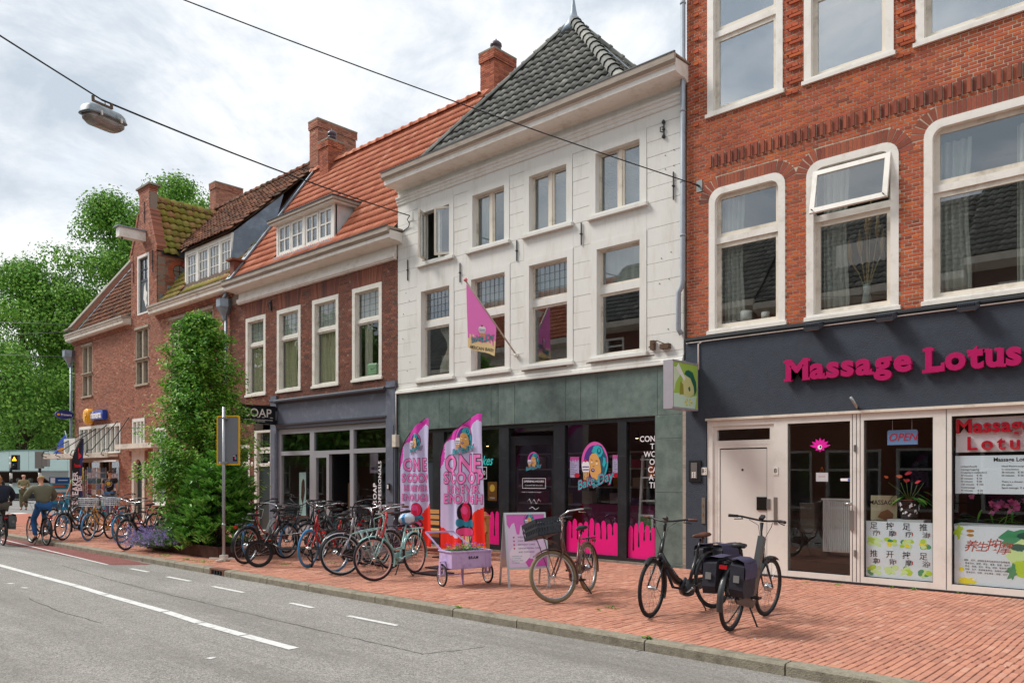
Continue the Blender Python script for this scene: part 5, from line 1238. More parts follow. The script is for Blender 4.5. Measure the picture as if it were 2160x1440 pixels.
for a,b in ew:
    m = MB(); c,d = EZ0+.11,EZ1 - .01; ring(m,rrect(a,b,c,d),rrect(a+.05,b - .05,c+.05,d - .05),EY+.02,EY+.06)
    for i in (1,2): m.box(a+.05+(b - a - .1)*i/3 - .012,a+.05+(b - a - .1)*i/3+.012,EY+.03,EY+.055,c+.05,d - .05); zz = c+.05+(d - c - .1)*i/3; m.box(a+.05,b - .05,EY+.031,EY+.054,zz - .012,zz+.012)
    m.build('casement',M_wht,dor); MB().box(a+.04,b - .04,EY+.05,EY+.055,c+.04,d - .04).build('pane',GLASS,dor)
room(ph,EX0+.05,EX1 - .05,EZ0,EZ1,.7,mat('pale_blind','#c4ccd0',.8),y=EY+.12,name='blinds')
m = MB(); m.poly([(-24.57,12.92,9.66),(-24.57,12.8,8.2),(-23.9,14.1,10.1),(-23.9,14.4,11.14)]); m.build('zinc_sheet',mat('zinc_sheet','#68717c',.45,metal=.4,noise=.15,nscale=3,dirt='#8d98a5',dscale=2),dor)
m = MB(); yb2 = lambda z: 12.35+(z - 7.7)/(RZp - 7.7)*(RYp - 12.35)
for x in (EX1 - .03,): m.add([(x,EY+.05,EZ0 - .2),(x,EY+.05,EZ1+.2),(x,EY+1.7,EZ1+1.3),(x,EY+.6,EZ0+.3),(x+.03,EY+.05,EZ0 - .2),(x+.03,EY+.05,EZ1+.2),(x+.03,EY+1.7,EZ1+1.3),(x+.03,EY+.6,EZ0+.3)],[(0,1,2,3),(7,6,5,4),(0,4,5,1),(1,5,6,2),(2,6,7,3)])
m.build('cheek',mat('zinc_sheet','#68717c',.45,metal=.4,noise=.15,nscale=3,dirt='#8d98a5',dscale=2),dor)
# mossy roof of the gable wing
rx = -30.4; mz = 12.0
mo = MB(); mo.poly([(GX1+.1,12.6,9.75),(GX1+.1,17.5,9.75),(rx,17.5,mz),(rx,12.6,mz)]); mo.poly([(GX0,12.6,9.85),(rx,12.6,mz),(rx,17.5,mz),(GX0,17.5,9.85)]); wr = mo.build('wing_roof',MATS['roof_felt'],ph)
Wm = Vector((rx - GX1 - .1,0,mz - 9.75)); Lm = Wm.length
yval = lambda v: 12.75+(9.75+(mz - 9.75)*v/Lm - 9.68)/lid.z*lid.y
tile_roof(wr,(GX1+.14,12.66,9.77),(0,1,0),Wm,int(Lm/.31)+1,lambda v: (0,max(.6,yval(v) - 12.66+.35)),tw=.27,tl=.31,mt=T_moss,nind=110,lift=.06,jit=.01,near=lambda a: a[1]+a[0])
ridge(wr,(rx,12.6,mz+.02),(rx,16,mz+.02),T_old,r=.12,step=.38)
# zinc steps where the roof meets the side wall, verge of the left gable end
m = MB()
for i in range(5): y_ = 12.55+i*.28; z_ = 7.95+i*.37; m.box(GX1,GX1+.02,y_,y_+.3,z_ - .1,z_+.35)
m.build('step_flashing',M_zinc,sw)
m = MB(); m.bar((PX0+.05,12.3,7.95),(PX0+.05,RYp,RZp+.2),.35,.16); m.build('verge_wall',BR_old,prf); MB().bar((PX0+.02,12.25,8.08),(PX0+.02,RYp,RZp+.33),.42,.05).build('verge_coping',M_conc,prf); MB().bar((PX0+.35,12.4,7.9),(PX0+.35,RYp,RZp+.1),.25,.02).build('lead_gutter',M_zinc,prf)
m = MB(); m.poly([(PX0,YF+.1,0),(PX0,20,0),(PX0,20,7.6),(PX0,16,12.75),(PX0,YF+.1,7.8)]); m.build('end_wall',BR_old,ph)
MB().box(PX0 - .25,PX0+.3,12.1,12.6,7.95,8.02).build('verge_foot',M_conc,prf)
m = MB(); m.box(BX0 - .12,BX0+.14,12.5,13.2,7.8,8.5)
m.box(BX0 - .2,BX0+.22,12.4,13.2,8.5,8.56); m.build('party_stub',BR_brown,ph)
# chimneys
chimney(0,-24.2,-23.68,15.6,17.2,11.2,14.0,BR_old,'wide red brick chimney on the ridge between orange and dark tiled roofs')
chimney(0,-22.9,-22.4,15.15,15.75,11.2,12.8,BR_chim,'small new brick chimney with round cowl in front of the wide one',pots=[(-22.62,15.45)])
chimney(0,-15.86,-15.32,15.75,16.6,11.2,13.45,BR_chim,'tall orange brick chimney with cowl behind the grey pyramid roof',pots=[(-15.58,16.1)])
chimney(0,-33.6,-33.08,16.6,17.85,11.0,14.45,BR_old,'short old brick chimney behind the mossy roof at the left')
downpipe(-23.9,[(-23.78,12.3,7.45),(-23.85,12.25,7.3),(-23.95,12.28,7.22)],'short bent grey outlet pipe under the cornice of the brown house',M_zinc,.05)
downpipe(-23.9,[(-23.92,YF - .1,6.8),(-23.92,YF - .1,0)],'grey zinc downpipe with hopper between the brown house and the corner house',M_zinc,.045,[(-23.92,YF - .1,z) for z in (6.1,4.7,3.2)],hopper=(-23.92,YF - .15,7.1,1.25))
downpipe(-37.9,[(-37.82,YF - .1,6.6),(-37.82,YF - .1,0)],'grey zinc downpipe with hopper at the far left corner of the old brick house',M_zinc,.055,[(-37.82,YF - .1,z) for z in (6.1,4.5,3.0)],hopper=(-37.85,YF - .15,6.95,1.4))
# ------------------------------------------------------------------ the row across the street, seen in the window panes
OPB = [(-56,-44,8,11.5,'#7a5040'),(-44,-33,7.5,11,'#8c5a48'),(-33,-23,8.2,11.8,'#cfc8bb'),(-23,-14.5,8.6,12.2,'#6d4436'),(-14.5,-7,8.4,12,'#8a5038'),(-7,1.5,8.8,12.4,'#5b3a30'),(1.5,10,8.2,11.8,'#8a5038')]
for k,(x0,x1,ze,zr,c) in enumerate(OPB):
    t = thing('opposite_house','house across the street seen only as a reflection, number %s from the left' % ('one','two','three','four','five','six','seven')[k],'house',((x0+x1)/2,-5,0),'houses across the street')
    t['label'] = ('brown brick house across the street, the leftmost of the row behind the camera','pinkish brick house across the street, second from the left of the mirrored row','pale plaster house with orange roof across the street, seen mirrored','dark brown brick house across the street, mirrored in the white house panes','reddish brick house across the street between two dark brown ones','darkest brown house across the street, mirrored in the massage shop glass','reddish brick house across the street, farthest right of the row')[k]
    cm = mat('opp_wall_%d' % k,c,.9,noise=.12,nscale=6)
    n = 3; ww = (x1 - x0)/n; hs = []
    for i in range(n):
        cx = x0+ww*(i+.5)
        hs += [(cx - .6,cx+.6,4.2,6.3),(cx - 1.0,cx+1.0,.4,2.6)]
        if ze > 8.3: hs.append((cx - .5,cx+.5,6.9,8.0))
    m = MB(); slab(m,x0,x1,0,ze,-5,-5.3,hs); m.build('wall',cm,t)
    m = MB(); m.box(x0,x1,-5.5,-5.35,0,ze); m.build('interior',M_intd,t)
    for h in hs:
        f = MB(); ring(f,rrect(*h),rrect(h[0]+.09,h[1] - .09,h[2]+.09,h[3] - .09),-4.97,-5.1); f.box(h[0],h[1],-5.08,-4.98,(h[2]+h[3]*2)/3 - .04,(h[2]+h[3]*2)/3+.04); w = f.build('window',M_wht,t)
        MB().box(h[0]+.08,h[1] - .08,-5.12,-5.11,h[2]+.08,h[3] - .08).build('pane',GLASS,w)
    m = MB(); m.xprism([(-4.6,ze+.1),(-4.6,ze - .15),(-5,ze - .35),(-5,ze+.1)],x0,x1); m.build('cornice',M_cream,t)
    m = MB(); m.poly([(x0,-4.7,ze+.1),(x1,-4.7,ze+.1),(x1,-8,zr),(x0,-8,zr)]); m.poly([(x0,-8,zr),(x1,-8,zr),(x1,-12,ze),(x0,-12,ze)]); rf_ = m.build('roof',MATS['roof_felt'],t)
    tile_roof(rf_,(x1,-4.7,ze+.12),(-1,0,0),(0,-3.3,zr - ze - .1),int(math.hypot(3.3,zr - ze)/.33),lambda v: (0,x1 - x0),tw=.26,tl=.33,mt=T_dark if k != 2 else T_orange,nind=0,lift=.05)
    m = MB(); m.box((x0+x1)/2 - .9,(x0+x1)/2+.9,-7,-5.6,ze+.2,ze+2.0); m.build('dormer',M_wht,t)
# ------------------------------------------------------------------ things in the shop windows
def pr(name,hexc,rough=.4): return mat('print_'+name,hexc,rough)
PK,PURP,TEAL,DTEAL,SKIN,INK,LIL,REDP,CRM,PKD,WHT,CHER = (pr('pink','#e35fb4'),pr('purple','#54368c'),pr('teal','#2fb3bf'),pr('deep_teal','#1a5c74'),pr('tan','#e0a860'),pr('ink','#16131e'),pr('lilac','#cfc6ea'),pr('red','#f23418'),pr('cream','#e9c78c'),pr('hotpink','#e5127e'),pr('white','#f0eef2'),pr('cherry','#d11f4c'))
LOGO_M = [INK,PK,PURP,TEAL,DTEAL,SKIN,WHT,CHER,PKD]
def logo(parent,cx,cz,s,Y,warp=None,disc=True,text='Bake the Day',name='printed_logo'):
    """oval badge: a woman with a teal quiff, a cupcake, lettering"""
    m = MB(); q = [Y]; d = .0012
    def lay(mi): m.m = mi; q[0] -= d
    def pl(pts): m.flat([(cx+x*s,cz+z*s) for x,z in pts],q[0])
    if disc:
        lay(0); m.ell(cx,cz+.05*s,.49*s,.6*s,q[0],32)
        lay(1); m.ell(cx,cz+.05*s,.465*s,.575*s,q[0],32)
        lay(3); m.flat([(cx+.465*s*cos(rad(t)),cz+.05*s+.575*s*sin(rad(t))) for t in range(180,361,9)],q[0])
        lay(2); m.ell(cx,cz+.05*s,.375*s,.48*s,q[0],32)
        lay(4); pl([(-.12,.3),(-.05,.48),(.1,.55),(.25,.5),(.33,.35),(.42,.2),(.42,0),(.36,-.2),(.3,-.36),(.18,-.38),(.2,-.1),(0,.2),(-.17,.15)])
        lay(3); pl([(-.1,.34),(-.02,.5),(.13,.53),(.26,.44),(.3,.32),(.22,.2),(.12,.18),(.05,.3)]); pl([(.3,.2),(.38,.16),(.39,.02),(.33,-.1),(.27,-.02),(.3,.08)])
        lay(4); m.ell(cx+.16*s,cz+.36*s,.07*s,.09*s,q[0],14)
        lay(3); m.ell(cx+.165*s,cz+.375*s,.035*s,.05*s,q[0],12)
        lay(5); pl([(-.16,.22),(-.08,.3),(.04,.31),(.13,.22),(.2,.08),(.22,-.06),(.24,-.2),(.2,-.3),(.1,-.45),(-.02,-.4),(-.1,-.36),(-.16,-.24),(-.19,-.1),(-.2,.05)])
        lay(0); pl([(-.15,.15),(-.09,.13),(-.04,.09),(-.09,.11)]); pl([(.02,.09),(.08,.11),(.15,.07),(.08,.085)]); pl([(-.07,-.05),(-.02,-.08),(.02,-.05),(-.02,-.06)])
        lay(6); m.ell(cx - .09*s,cz+.05*s,.035*s,.02*s,q[0],10); m.ell(cx+.09*s,cz+.01*s,.04*s,.02*s,q[0],10)
        lay(2); m.ell(cx - .05*s,cz - .17*s,.065*s,.05*s,q[0],12); lay(6); m.ell(cx - .045*s,cz - .165*s,.03*s,.013*s,q[0],8)
    k = -.28 if disc else 0
    lay(6); pl([(k - .16,-.02),(k - .12,.06),(k,.1),(k+.1,.05),(k+.13,-.05),(k+.1,-.22),(k - .12,-.22),(k - .15,-.12)]); lay(7); m.ell(cx+(k - .02)*s,cz+.1*s,.045*s,.045*s,q[0],12)
    lay(2); pl([(k - .13,-.06),(k+.1,-.06),(k+.1,-.09),(k - .13,-.09)]); pl([(k - .12,-.14),(k+.1,-.14),(k+.1,-.17),(k - .12,-.17)])
    lay(5); 
    for i in range(4): pl([(k - .1+i*.055,-.22),(k - .06+i*.055,-.22),(k - .055+i*.045,-.45),(k - .085+i*.045,-.45)])
    for mi,b,dx in ((8,.055,.0),(0,.034,0),(3,.01,-.004)):
        lay(mi)
        w = text.split(' ')
        put_text(m,w[0],cx - .3*s,cz - .54*s,q[0],.36*s,rot=.3,bold=b,shear=.35,align='CENTER',sx=.9)
        put_text(m,w[1],cx+.04*s,cz - .6*s,q[0],.17*s,rot=.3,bold=b,shear=.35,sx=.9)
        put_text(m,w[2],cx+.36*s,cz - .4*s,q[0],.38*s,rot=.3,bold=b,shear=.35,sx=.9)
    if warp: m.subdiv(.035); m.v = [warp(v) for v in m.v]
    return m.build(name,LOGO_M,parent)
# bakery windows: badge, dripping pink film, slogan, menu sheets
yb_ = YF+.085
t = thing('window_badge','large oval sticker of a teal haired woman above turquoise script on the wide pane','sticker',(-9.45,YF,1.8)); logo(t,-9.44,1.88,.7,yb_)
def film(x0,x1,z0,z1,n,seed,lab):
    t = thing('window_film',lab,'window film',((x0+x1)/2,YF,z0)); pts = [(x0,z0),(x1,z0)]+drip(x0,x1,z1,n,.22,seed)[::-1]; rr = RND(seed)
    m = MB(); m.flat(pts,YF+.088); m.build('pink_film',PKD,t)
    m = MB()
    for i in range(n - 1):
        x = x0+(x1 - x0)*(i+1)/n+rr.uniform(-.01,.01); L_ = rr.uniform(.08,.36); m.flat([(x - .008,z1+.02),(x+.008,z1+.02),(x+.02,z1 - L_+.03),(x,z1 - L_),(x - .02,z1 - L_+.03)],YF+.0865)
    m.build('drip_gap',pr('gap','#1c1820'),t)
film(-10.15,-8.87,.12,.62,9,3,'hot pink dripping film along the foot of the wide bakery window'); film(-8.65,-8.04,.1,.58,5,8,'hot pink dripping film along the foot of the narrow bakery window'); film(-13.75,-12.02,.15,.66,11,5,'hot pink dripping film behind the wooden bench')
t = thing('window_slogan','white words CONQUER THE WORLD ONE CAKE AT A TIME on the narrow pane','sticker',(-8.2,YF,1.8)); m = MB()
for i,w in enumerate(('CONQUER','THE','WORLD','ONE','CAKE','AT A','TIME')):
    put_text(m,w,-8.02,2.33 - i*.143,yb_,.15,bold=.012,sx=1.0)
m.build('white_letters',WHT,t)
def sheet_print(x0,x1,z0,z1,lab,y=YF+.1):
    t = thing('menu_sheet',lab,'poster',((x0+x1)/2,y,(z0+z1)/2)); MB().box(x0,x1,y,y+.002,z0,z1).build('paper',LIL,t)
    m = MB(); m.flat([(x0,z1),(x0,z1 - .06)]+[(x0+(x1 - x0)*i/10,z1 - .05 - .03*((i*7) % 3)) for i in range(11)]+[(x1,z1)],y - .001); m.build('pink_icing',PK,t)
    m = MB(); m.ell(x1 - .05,z0+.04,.07,.05,y - .001,12); m.build('red_corner',pr('redb','#d81f3a'),t); m = MB()
    for i in range(7): m.box(x0+.03,x0+.03+(x1 - x0 - .06)*(.5+.4*((i*5) % 3)/2),y - .001,y,z1 - .14 - i*.035,z1 - .13 - i*.035)
    m.build('small_print',pr('greyprint','#7d7690'),t)
sheet_print(-10.07,-9.84,1.62,2.03,'pink edged menu sheet left of the round badge'); sheet_print(-9.02,-8.88,1.62,2.05,'pink edged menu sheet right of the round badge')
# open door lettering
t = thing('door_sticker','white opening hours frame and small badge on the open glass door','sticker',(-11.1,YF,1.8)); o = logo(t,.55,1.97,.3,.015); o.matrix_local = MT(-ORG[t]) @ dm
m = MB(); ring(m,rrect(.28,.84,1.38,1.6),rrect(.29,.83,1.39,1.59),.012,.016); put_text(m,'OPENING HOURS:',.56,1.53,.013,.06,bold=.02); put_text(m,"if you smell cake, we're open",.56,1.45,.013,.042,sx=.85)
put_text(m,'HOME OF THE AMERICAN BAKERY',.5,1.3,.013,.03); m.tube([(.4,.012,1.1),(.45,.012,1.16),(.5,.012,1.06),(.56,.012,1.15),(.62,.012,1.05),(.68,.012,1.16),(.72,.012,1.1)],.005,5); m.tube([(.45,.012,.95),(.52,.012,.99),(.6,.012,.93),(.68,.012,.98)],.005,5)
o = m.build('white_print',WHT,t); o.matrix_local = MT(-ORG[t]) @ dm
t = thing('window_lettering','turquoise word Cakes in flowing letters on the bakery window behind the flags','sticker',(-12.4,YF,2)); m = MB(); put_text(m,'Cakes',-12.55,1.98,YF+.088,.3,shear=.4,bold=.01,sx=.8); m.build('turquoise_letters',pr('turq','#35c9c4'),t)
m = MB(); ring(m,rrect(-12.75,-12.42,1.58,1.85),rrect(-12.74,-12.43,1.59,1.84),YF+.087,YF+.089); put_text(m,'0',-12.5,1.71,YF+.088,.14); m.build('white_print',WHT,t)
t = thing('small_poster','small brown and gold event poster on the bakery window beside the tall flag','poster',(-12.2,YF,1.4)); MB().box(-12.4,-12.12,YF+.1,YF+.103,1.1,1.52).build('paper',pr('browngold','#7a5226'),t); m = MB(); m.ell(-12.26,1.38,.08,.08,YF+.098,16); m.build('sun_disc',pr('gold','#d9b44a'),t)
m = MB(); put_text(m,'TODAY',-12.26,1.16,YF+.098,.05); m.build('print',WHT,t)
# inside the bakery: shelf ladder, plant, hanging lamps, counter
t = thing('ladder_shelf','white ladder shelf with colourful packets inside the narrow bakery window','shelf',(-8.35,YF+.6,0)); M_shelf = mat('shelf_white','#cfd3d2',.5)
for x,s in ((-8.75,.12),(-8.05,-.02)): MB().bar((x - s,YF+.75,.05),(x,YF+.75,2.05),.05).build('upright',M_shelf,t)
for z in (.7,1.15,1.6,1.95): MB().box(-8.72,-8.0,YF+.6,YF+.9,z,z+.03).build('shelf',M_shelf,t)
rr = RND(4)
for i,z in enumerate((.73,1.63,1.63,1.63,1.18,1.18)):
    x = -8.55+(i*.17) % .5; c = ('#9c3f76','#3d9a6c','#d8c23a','#d96a2a','#6a4a9a','#c04040')[i]; MB().box(x,x+.12,YF+.62,YF+.68,z,z+(.24 if i else .26)).build('packet',mat('packet%d' % i,c,.5),None,'small %s packet on the ladder shelf in the bakery window' % ('plum','green','yellow','orange','violet','red')[i],cat='packet')
t = thing('picture_frame','small framed flower picture at the foot of the ladder shelf','picture',(-8.35,YF+.3,.6)); m = MB(); ring(m,rrect(-8.55,-8.22,.58,.92),rrect(-8.51,-8.26,.62,.88),YF+.28,YF+.3); m.build('frame',M_shelf,t); MB().box(-8.51,-8.26,YF+.285,YF+.29,.62,.88).build('picture',mat('flowers_pic','#5d8a4a',.6,noise=.6,nscale=25),t)
m = MB(); m.box(-11.4,-9,YF+2.2,YF+2.8,0,1.0); m.build('counter',mat('counter_pink','#a8407a',.5),None,'pink shop counter standing deep inside the bakery',cat='counter')
M_bulb = mat('warm_bulb','#ffdca0',.5,emit=6)
for i,(x,z) in enumerate(((-9.0,2.45),(-10.0,2.3),(-8.3,2.4),(-13.2,2.4))):
    t = thing('ceiling_spot','small warm spotlight glowing near the bakery ceiling, %s' % ('right end of the wide window','left end of the wide window','in the narrow window','behind the flags')[i],'light',(x,YF+.9,z)); m = MB(); m.lathe([(.03,-.05),(.045,0),(.04,.08),(.01,.1)],10,MT((x,YF+.9,z))); m.build('can',M_iron,t); m = MB(); m.lathe([(.001,-.056),(.028,-.054),(.028,-.05)],10,MT((x,YF+.9,z))); m.build('bulb',M_bulb,t)
# massage shop panes
t = thing('lotus_sticker','pink lotus flower sticker with white centre on the glass door of the massage shop','sticker',(-4.98,YF,2.1)); m = MB(); cx,cz = -4.98,2.1
for k,(a,l,w) in enumerate(((90,.15,.07),(62,.15,.07),(118,.15,.07),(35,.16,.065),(145,.16,.065),(10,.17,.05),(170,.17,.05),(-35,.09,.05),(-145,.09,.05),(-90,.08,.04))):
    a = rad(a); ux,uz = cos(a),sin(a); m.flat([(cx,cz - .02),(cx+ux*l*.5 - uz*w*.5,cz+uz*l*.5+ux*w*.5),(cx+ux*l,cz+uz*l),(cx+ux*l*.5+uz*w*.5,cz+uz*l*.5 - ux*w*.5)],YF+.037 - k*.0004)
m.build('petals',pr('fuchsia','#e81fa6'),t); m = MB(); m.ell(cx+.0,cz - .0,.035,.035,YF+.03,16); m.build('centre',WHT,t); m = MB(); m.ell(cx+.01,cz+.005,.014,.02,YF+.029,10); m.build('swirl',INK,t)
t = thing('open_sign','blue plastic OPEN sign with red slanted letters hanging in the window','sign',(-3.79,YF+.15,2.2)); m = MB(); m.prism(rrect(-4.0,-3.58,2.11,2.33,.03),YF+.12,YF+.14); m.build('board',mat('sign_blue','#7fa6d6',.3),t); m = MB(); put_text(m,'OPEN',-3.79,2.22,YF+.117,.155,shear=.3,extrude=.003); m.build('red_letters',mat('neon_red','#e03040',.3),t)
for x in (-3.93,-3.66): MB().tube([(x,YF+.13,2.33),(x,YF+.13,2.48)],.003,5).build('cord',M_wht,t)
t = thing('paper_note','white paper note hanging from an orange loop inside the glass door','note',(-4.95,YF+.1,1.65)); MB().box(-5.07,-4.88,YF+.1,YF+.103,1.56,1.7).build('paper',WHT,t); MB().tube([(-5.01,YF+.1,1.7),(-4.975,YF+.1,1.79),(-4.94,YF+.1,1.7)],.004,5).build('loop',mat('orange_cord','#c96a2a',.6),t); m = MB(); m.box(-5.03,-4.92,YF+.098,YF+.1,1.635,1.64); m.build('line',pr('rl','#c04040'),t)
MB().box(-4.66,-4.52,YF+.032,YF+.036,1.57,1.61).build('small_sticker',WHT,(t := thing('door_label','tiny white and blue label at the edge of the glass door','sticker',(-4.6,YF,1.59)))); MB().box(-4.55,-4.52,YF+.03,YF+.032,1.575,1.605).build('blue_mark',pr('bl','#2a62c8'),t)
t = thing('radiator','white ribbed radiator behind the glass door of the massage shop','radiator',(-4.8,YF+.5,.4)); m = MB(); m.box(-5.12,-4.3,YF+.5,YF+.54,.42,1.26); m.build('panel',M_shelf,t); m = MB()
for i in range(27): m.box(-5.1+i*.03,-5.085+i*.03,YF+.485,YF+.5,.44,1.24)
m.build('ribs',M_shelf,t); MB().box(-5.14,-4.28,YF+.48,YF+.56,1.26,1.285).build('top_grille',M_shelf,t)
t = thing('lobby_boxes','grey meter cupboard on the wall inside the glass door','cupboard',(-5.4,YF+1,.8)); MB().box(-5.55,-5.3,YF+.6,YF+.8,.7,1.2).build('box',M_int,t); MB().box(-5.54,-5.31,YF+.595,YF+.6,.72,1.18).build('door',M_int,t)
# posters with Chinese writing
LBLUE = pr('pale_blue','#e0f0f7'); LIME = pr('lime','#b9e03a'); GRN = pr('green','#3f9a6a'); YEL = pr('yellow','#f2e62a'); PGR = pr('palegreen','#d3f2a4'); BRS = pr('brush_red','#b5402a'); DGR = pr('dkgreen','#1f5a4c'); GOLD = pr('ochre','#b8862c')
t = thing('poster','pale blue poster of eight massage kinds with black Chinese characters under the potted anthurium','poster',(-3.8,YF,.5)); x0,x1,z0,z1 = -4.24,-3.4,.14,.97
MB().box(-4.29,-3.35,YF+.06,YF+.062,.13,.97).build('paper',LBLUE,t); x0,x1 = -4.28,-3.36
chars = [('足','疗'),('按','摩'),('足','疗'),('推','油'),('推','拿'),('开','背'),('按','摩'),('足','浴')]
m = MB(); g = MB(); rr = RND(9); w = (x1 - x0)/4; h = (.97 - .13)/2
for i,(a,b) in enumerate(chars):
    cx = x0+w*(i % 4+.5); zt = .97 - h*(i // 4)
    put_text(m,a,cx - .01,zt - .075,YF+.058,.115,bold=.006); put_text(m,b,cx+.02,zt - .185,YF+.058,.095,bold=.006)
    g.m = 3; g.box(cx+.065,cx+.08,YF+.0585,YF+.0595,zt - .2,zt - .15)
    for k in range(9):
        g.m = rr.choice([0,0,1,1,2,4]); ex,ez = cx+rr.uniform(-.07,.07),zt - .31+rr.uniform(-.05,.05); g.ell(ex,ez,rr.uniform(.03,.06),rr.uniform(.018,.04),YF+.0597 - k*.0003,10,rot=rr.uniform(-.7,.7))
m.build('characters',INK,t); g.build('pictures',[LIME,PGR,YEL,pr('sealred','#c0402a'),GRN],t)
t = thing('poster','large pale blue poster with rust brush characters and green splashes at the right edge','poster',(-2.3,YF,.5)); X0 = -3.08
MB().box(X0,-.95,YF+.06,YF+.062,.13,.95).build('paper',LBLUE,t)
m = MB(); zz = .66
for i,(c,s,dz) in enumerate((('养',.17,0),('生',.15,-.0),('按',.18,.03),('摩',.18,-.01))): put_text(m,c,X0+.2+i*.135,zz+dz,YF+.058,s,bold=.004,shear=.25)
m.build('brush_characters',BRS,t); m = MB()
for i,ln in enumerate(('按摩、足疗、按摩推拿养生按摩足疗按摩推拿','推拿足疗。按摩、养生、推拿，按摩、足疗','养生、按摩。足浴、推油、按摩、推拿养生','按摩、足疗，按摩推拿养生、按摩足疗按摩','推拿足疗。按摩、养生推拿，按摩、足疗')): put_text(m,ln,X0+.4,.47 - i*.042,YF+.058,.028)
m.build('small_characters',INK,t); g = MB(); rr = RND(3)
def blob(cx,cz,r1,r2,mi,y,n=22,rough=.25):
    g.m = mi; g.flat([(cx+r1*(1+rr.uniform(-rough,rough))*cos(2*math.pi*i/n),cz+r2*(1+rr.uniform(-rough,rough))*sin(2*math.pi*i/n)) for i in range(n)],y)
blob(X0+.85,.8,.28,.13,0,YF+.0595); blob(X0+.95,.56,.3,.26,1,YF+.0592,rough=.12); blob(X0+.78,.68,.1,.05,2,YF+.0589); blob(X0+.86,.84,.1,.05,2,YF+.0589,rough=.1); blob(X0+.92,.4,.24,.12,3,YF+.0588,rough=.12)
blob(X0+.7,.35,.06,.1,4,YF+.0586,rough=.5); blob(X0+.06,.86,.05,.09,3,YF+.0595,rough=.6); g.m = 5; g.ell(X0+.2,.88,.05,.022,YF+.059,14); g.ell(X0+.2,.82,.045,.02,YF+.059,14); g.m = 6; g.ell(X0+.09,.34,.035,.03,YF+.059,14); blob(X0+.15,.18,.12,.05,6,YF+.059,rough=.35); g.m = 4; g.ell(X0+.98,.2,.03,.04,YF+.0585,12)
g.build('splashes',[GRN,PGR,DGR,LIME,GRN,GOLD,YEL],t)
t = thing('backlit_sign','white panel with big raised red letters above the price list','sign',(-2.3,YF,2.2)); MB().box(-3.07,-.95,YF+.1,YF+.12,1.98,2.46).build('panel',mat('panel_white','#f0f0f4',.35),t)
m = MB(); put_text(m,'Massage',-3.07,2.335,YF+.07,.27,bold=.02,extrude=.02,align='LEFT',sx=1.05); put_text(m,'Lotus',-2.93,2.09,YF+.07,.26,bold=.02,extrude=.02,align='LEFT',spacing=1.35,sx=1.05); m.build('red_letters',mat('sign_red','#c4122e',.3,coat=.3),t)
t = thing('price_list','pale blue printed price list between the red letters and the orchids','sign',(-2.3,YF,1.65)); MB().box(-3.07,-.95,YF+.062,YF+.064,1.4,1.93).build('paper',LBLUE,t)
m = MB(); put_text(m,'Massage Lotus',-2.38,1.87,YF+.06,.075,bold=.02)
def lines(x,z,ls,sz=.034,st=.042):
    for i,l in enumerate(ls): put_text(m,l,x,z - i*st,YF+.06,sz,align='LEFT',bold=.006)
lines(-3.0,1.78,['Lichaam/hoofd','massage/cupping','(Cupping in cadeaubon)','30 minutes     € 40','60 minutes     € 50','90 minutes     € 80','120 minutes   € 100','Voetmassage','30 minutes      € 30','60 minutes      € 50']); lines(-2.5,1.78,['Hand Electro-acupuncture','In consultation','30 minutes    € 30','60 minutes    € 50','','There is a shower available in','the salon','Sport massage  € 60']); lines(-1.95,1.78,['Openingstijden','ma-za 10:00-22:00','','Zon- en feestdagen','geopend op afspraak','','TEL: 06-0084','www.massagelotus.nl'])
m.build('print',INK,t)
# anthurium in its pot, orchid, massage board
def leafshape(m,base,d,up,L,W,bend=.3,n=5):
    base,d,up = Vector(base),Vector(d).normalized(),Vector(up).normalized(); s = d.cross(up).normalized(); vs = []
    for i in range(n+1):
        t = i/n; w = W*sin(math.pi*(t*.92+.06)) ** .8*(1 - t*.35); p = base+d*L*t - up*bend*L*t*t
        vs += [tuple(p - s*w - up*w*.15),tuple(p),tuple(p+s*w - up*w*.15)]
    return m.add(vs,[(3*i+a,3*i+a+1,3*i+a+4,3*i+a+3) for i in range(n) for a in (0,1)])
t = thing('potted_anthurium','red flowering anthurium in a black pot with white leaf pattern','plant',(-3.74,YF+.3,1.0)); px,py = -3.74,YF+.28
m = MB(); m.lathe([(.11,0),(.13,.1),(.15,.26),(.16,.27),(.15,.27),(.14,.25)],20,MT((px,py,1.02))); m.build('pot',mat('pot_black','#17151a',.25),t); m = MB(); rr = RND(5)
for i in range(22): a = rr.uniform(math.pi,2*math.pi); z = rr.uniform(.04,.23); r_ = .116+z*.16; c = Vector((px+r_*cos(a),py+r_*sin(a),1.02+z)); tx = Vector((-sin(a),cos(a),0)); s = rr.uniform(.012,.028); m.poly([c+tx*s*cos(q)*(1+.5*cos(3*q))+Vector((0,0,s*sin(q)*(1+.5*sin(2*q)))) for q in [k*.7 for k in range(9)]])
m.build('white_pattern',WHT,t); m = MB(); m.lathe([(.14,0),(.155,.02)],20,MT((px,py,1.27))); m.build('inner_rim',mat('terracotta','#b5583a',.7),t)
m = MB(); rr = RND(12)
for i in range(22):
    a = rr.uniform(0,6.28); e = rr.uniform(.1,.8); d = Vector((cos(a),sin(a)*.6,e)); p = Vector((px,py,1.3))+d*rr.uniform(.05,.2); leafshape(m,p,(d.x,d.y,-.2),(0,0,1),rr.uniform(.14,.2),rr.uniform(.035,.05),.5)
m.build('leaves',rmat('pot_leaf',[(0,'#2f6b2a'),(.5,'#4d8f35'),(1,'#86b848')],noise=.1,bump=0,trans=.2),t); m = MB()
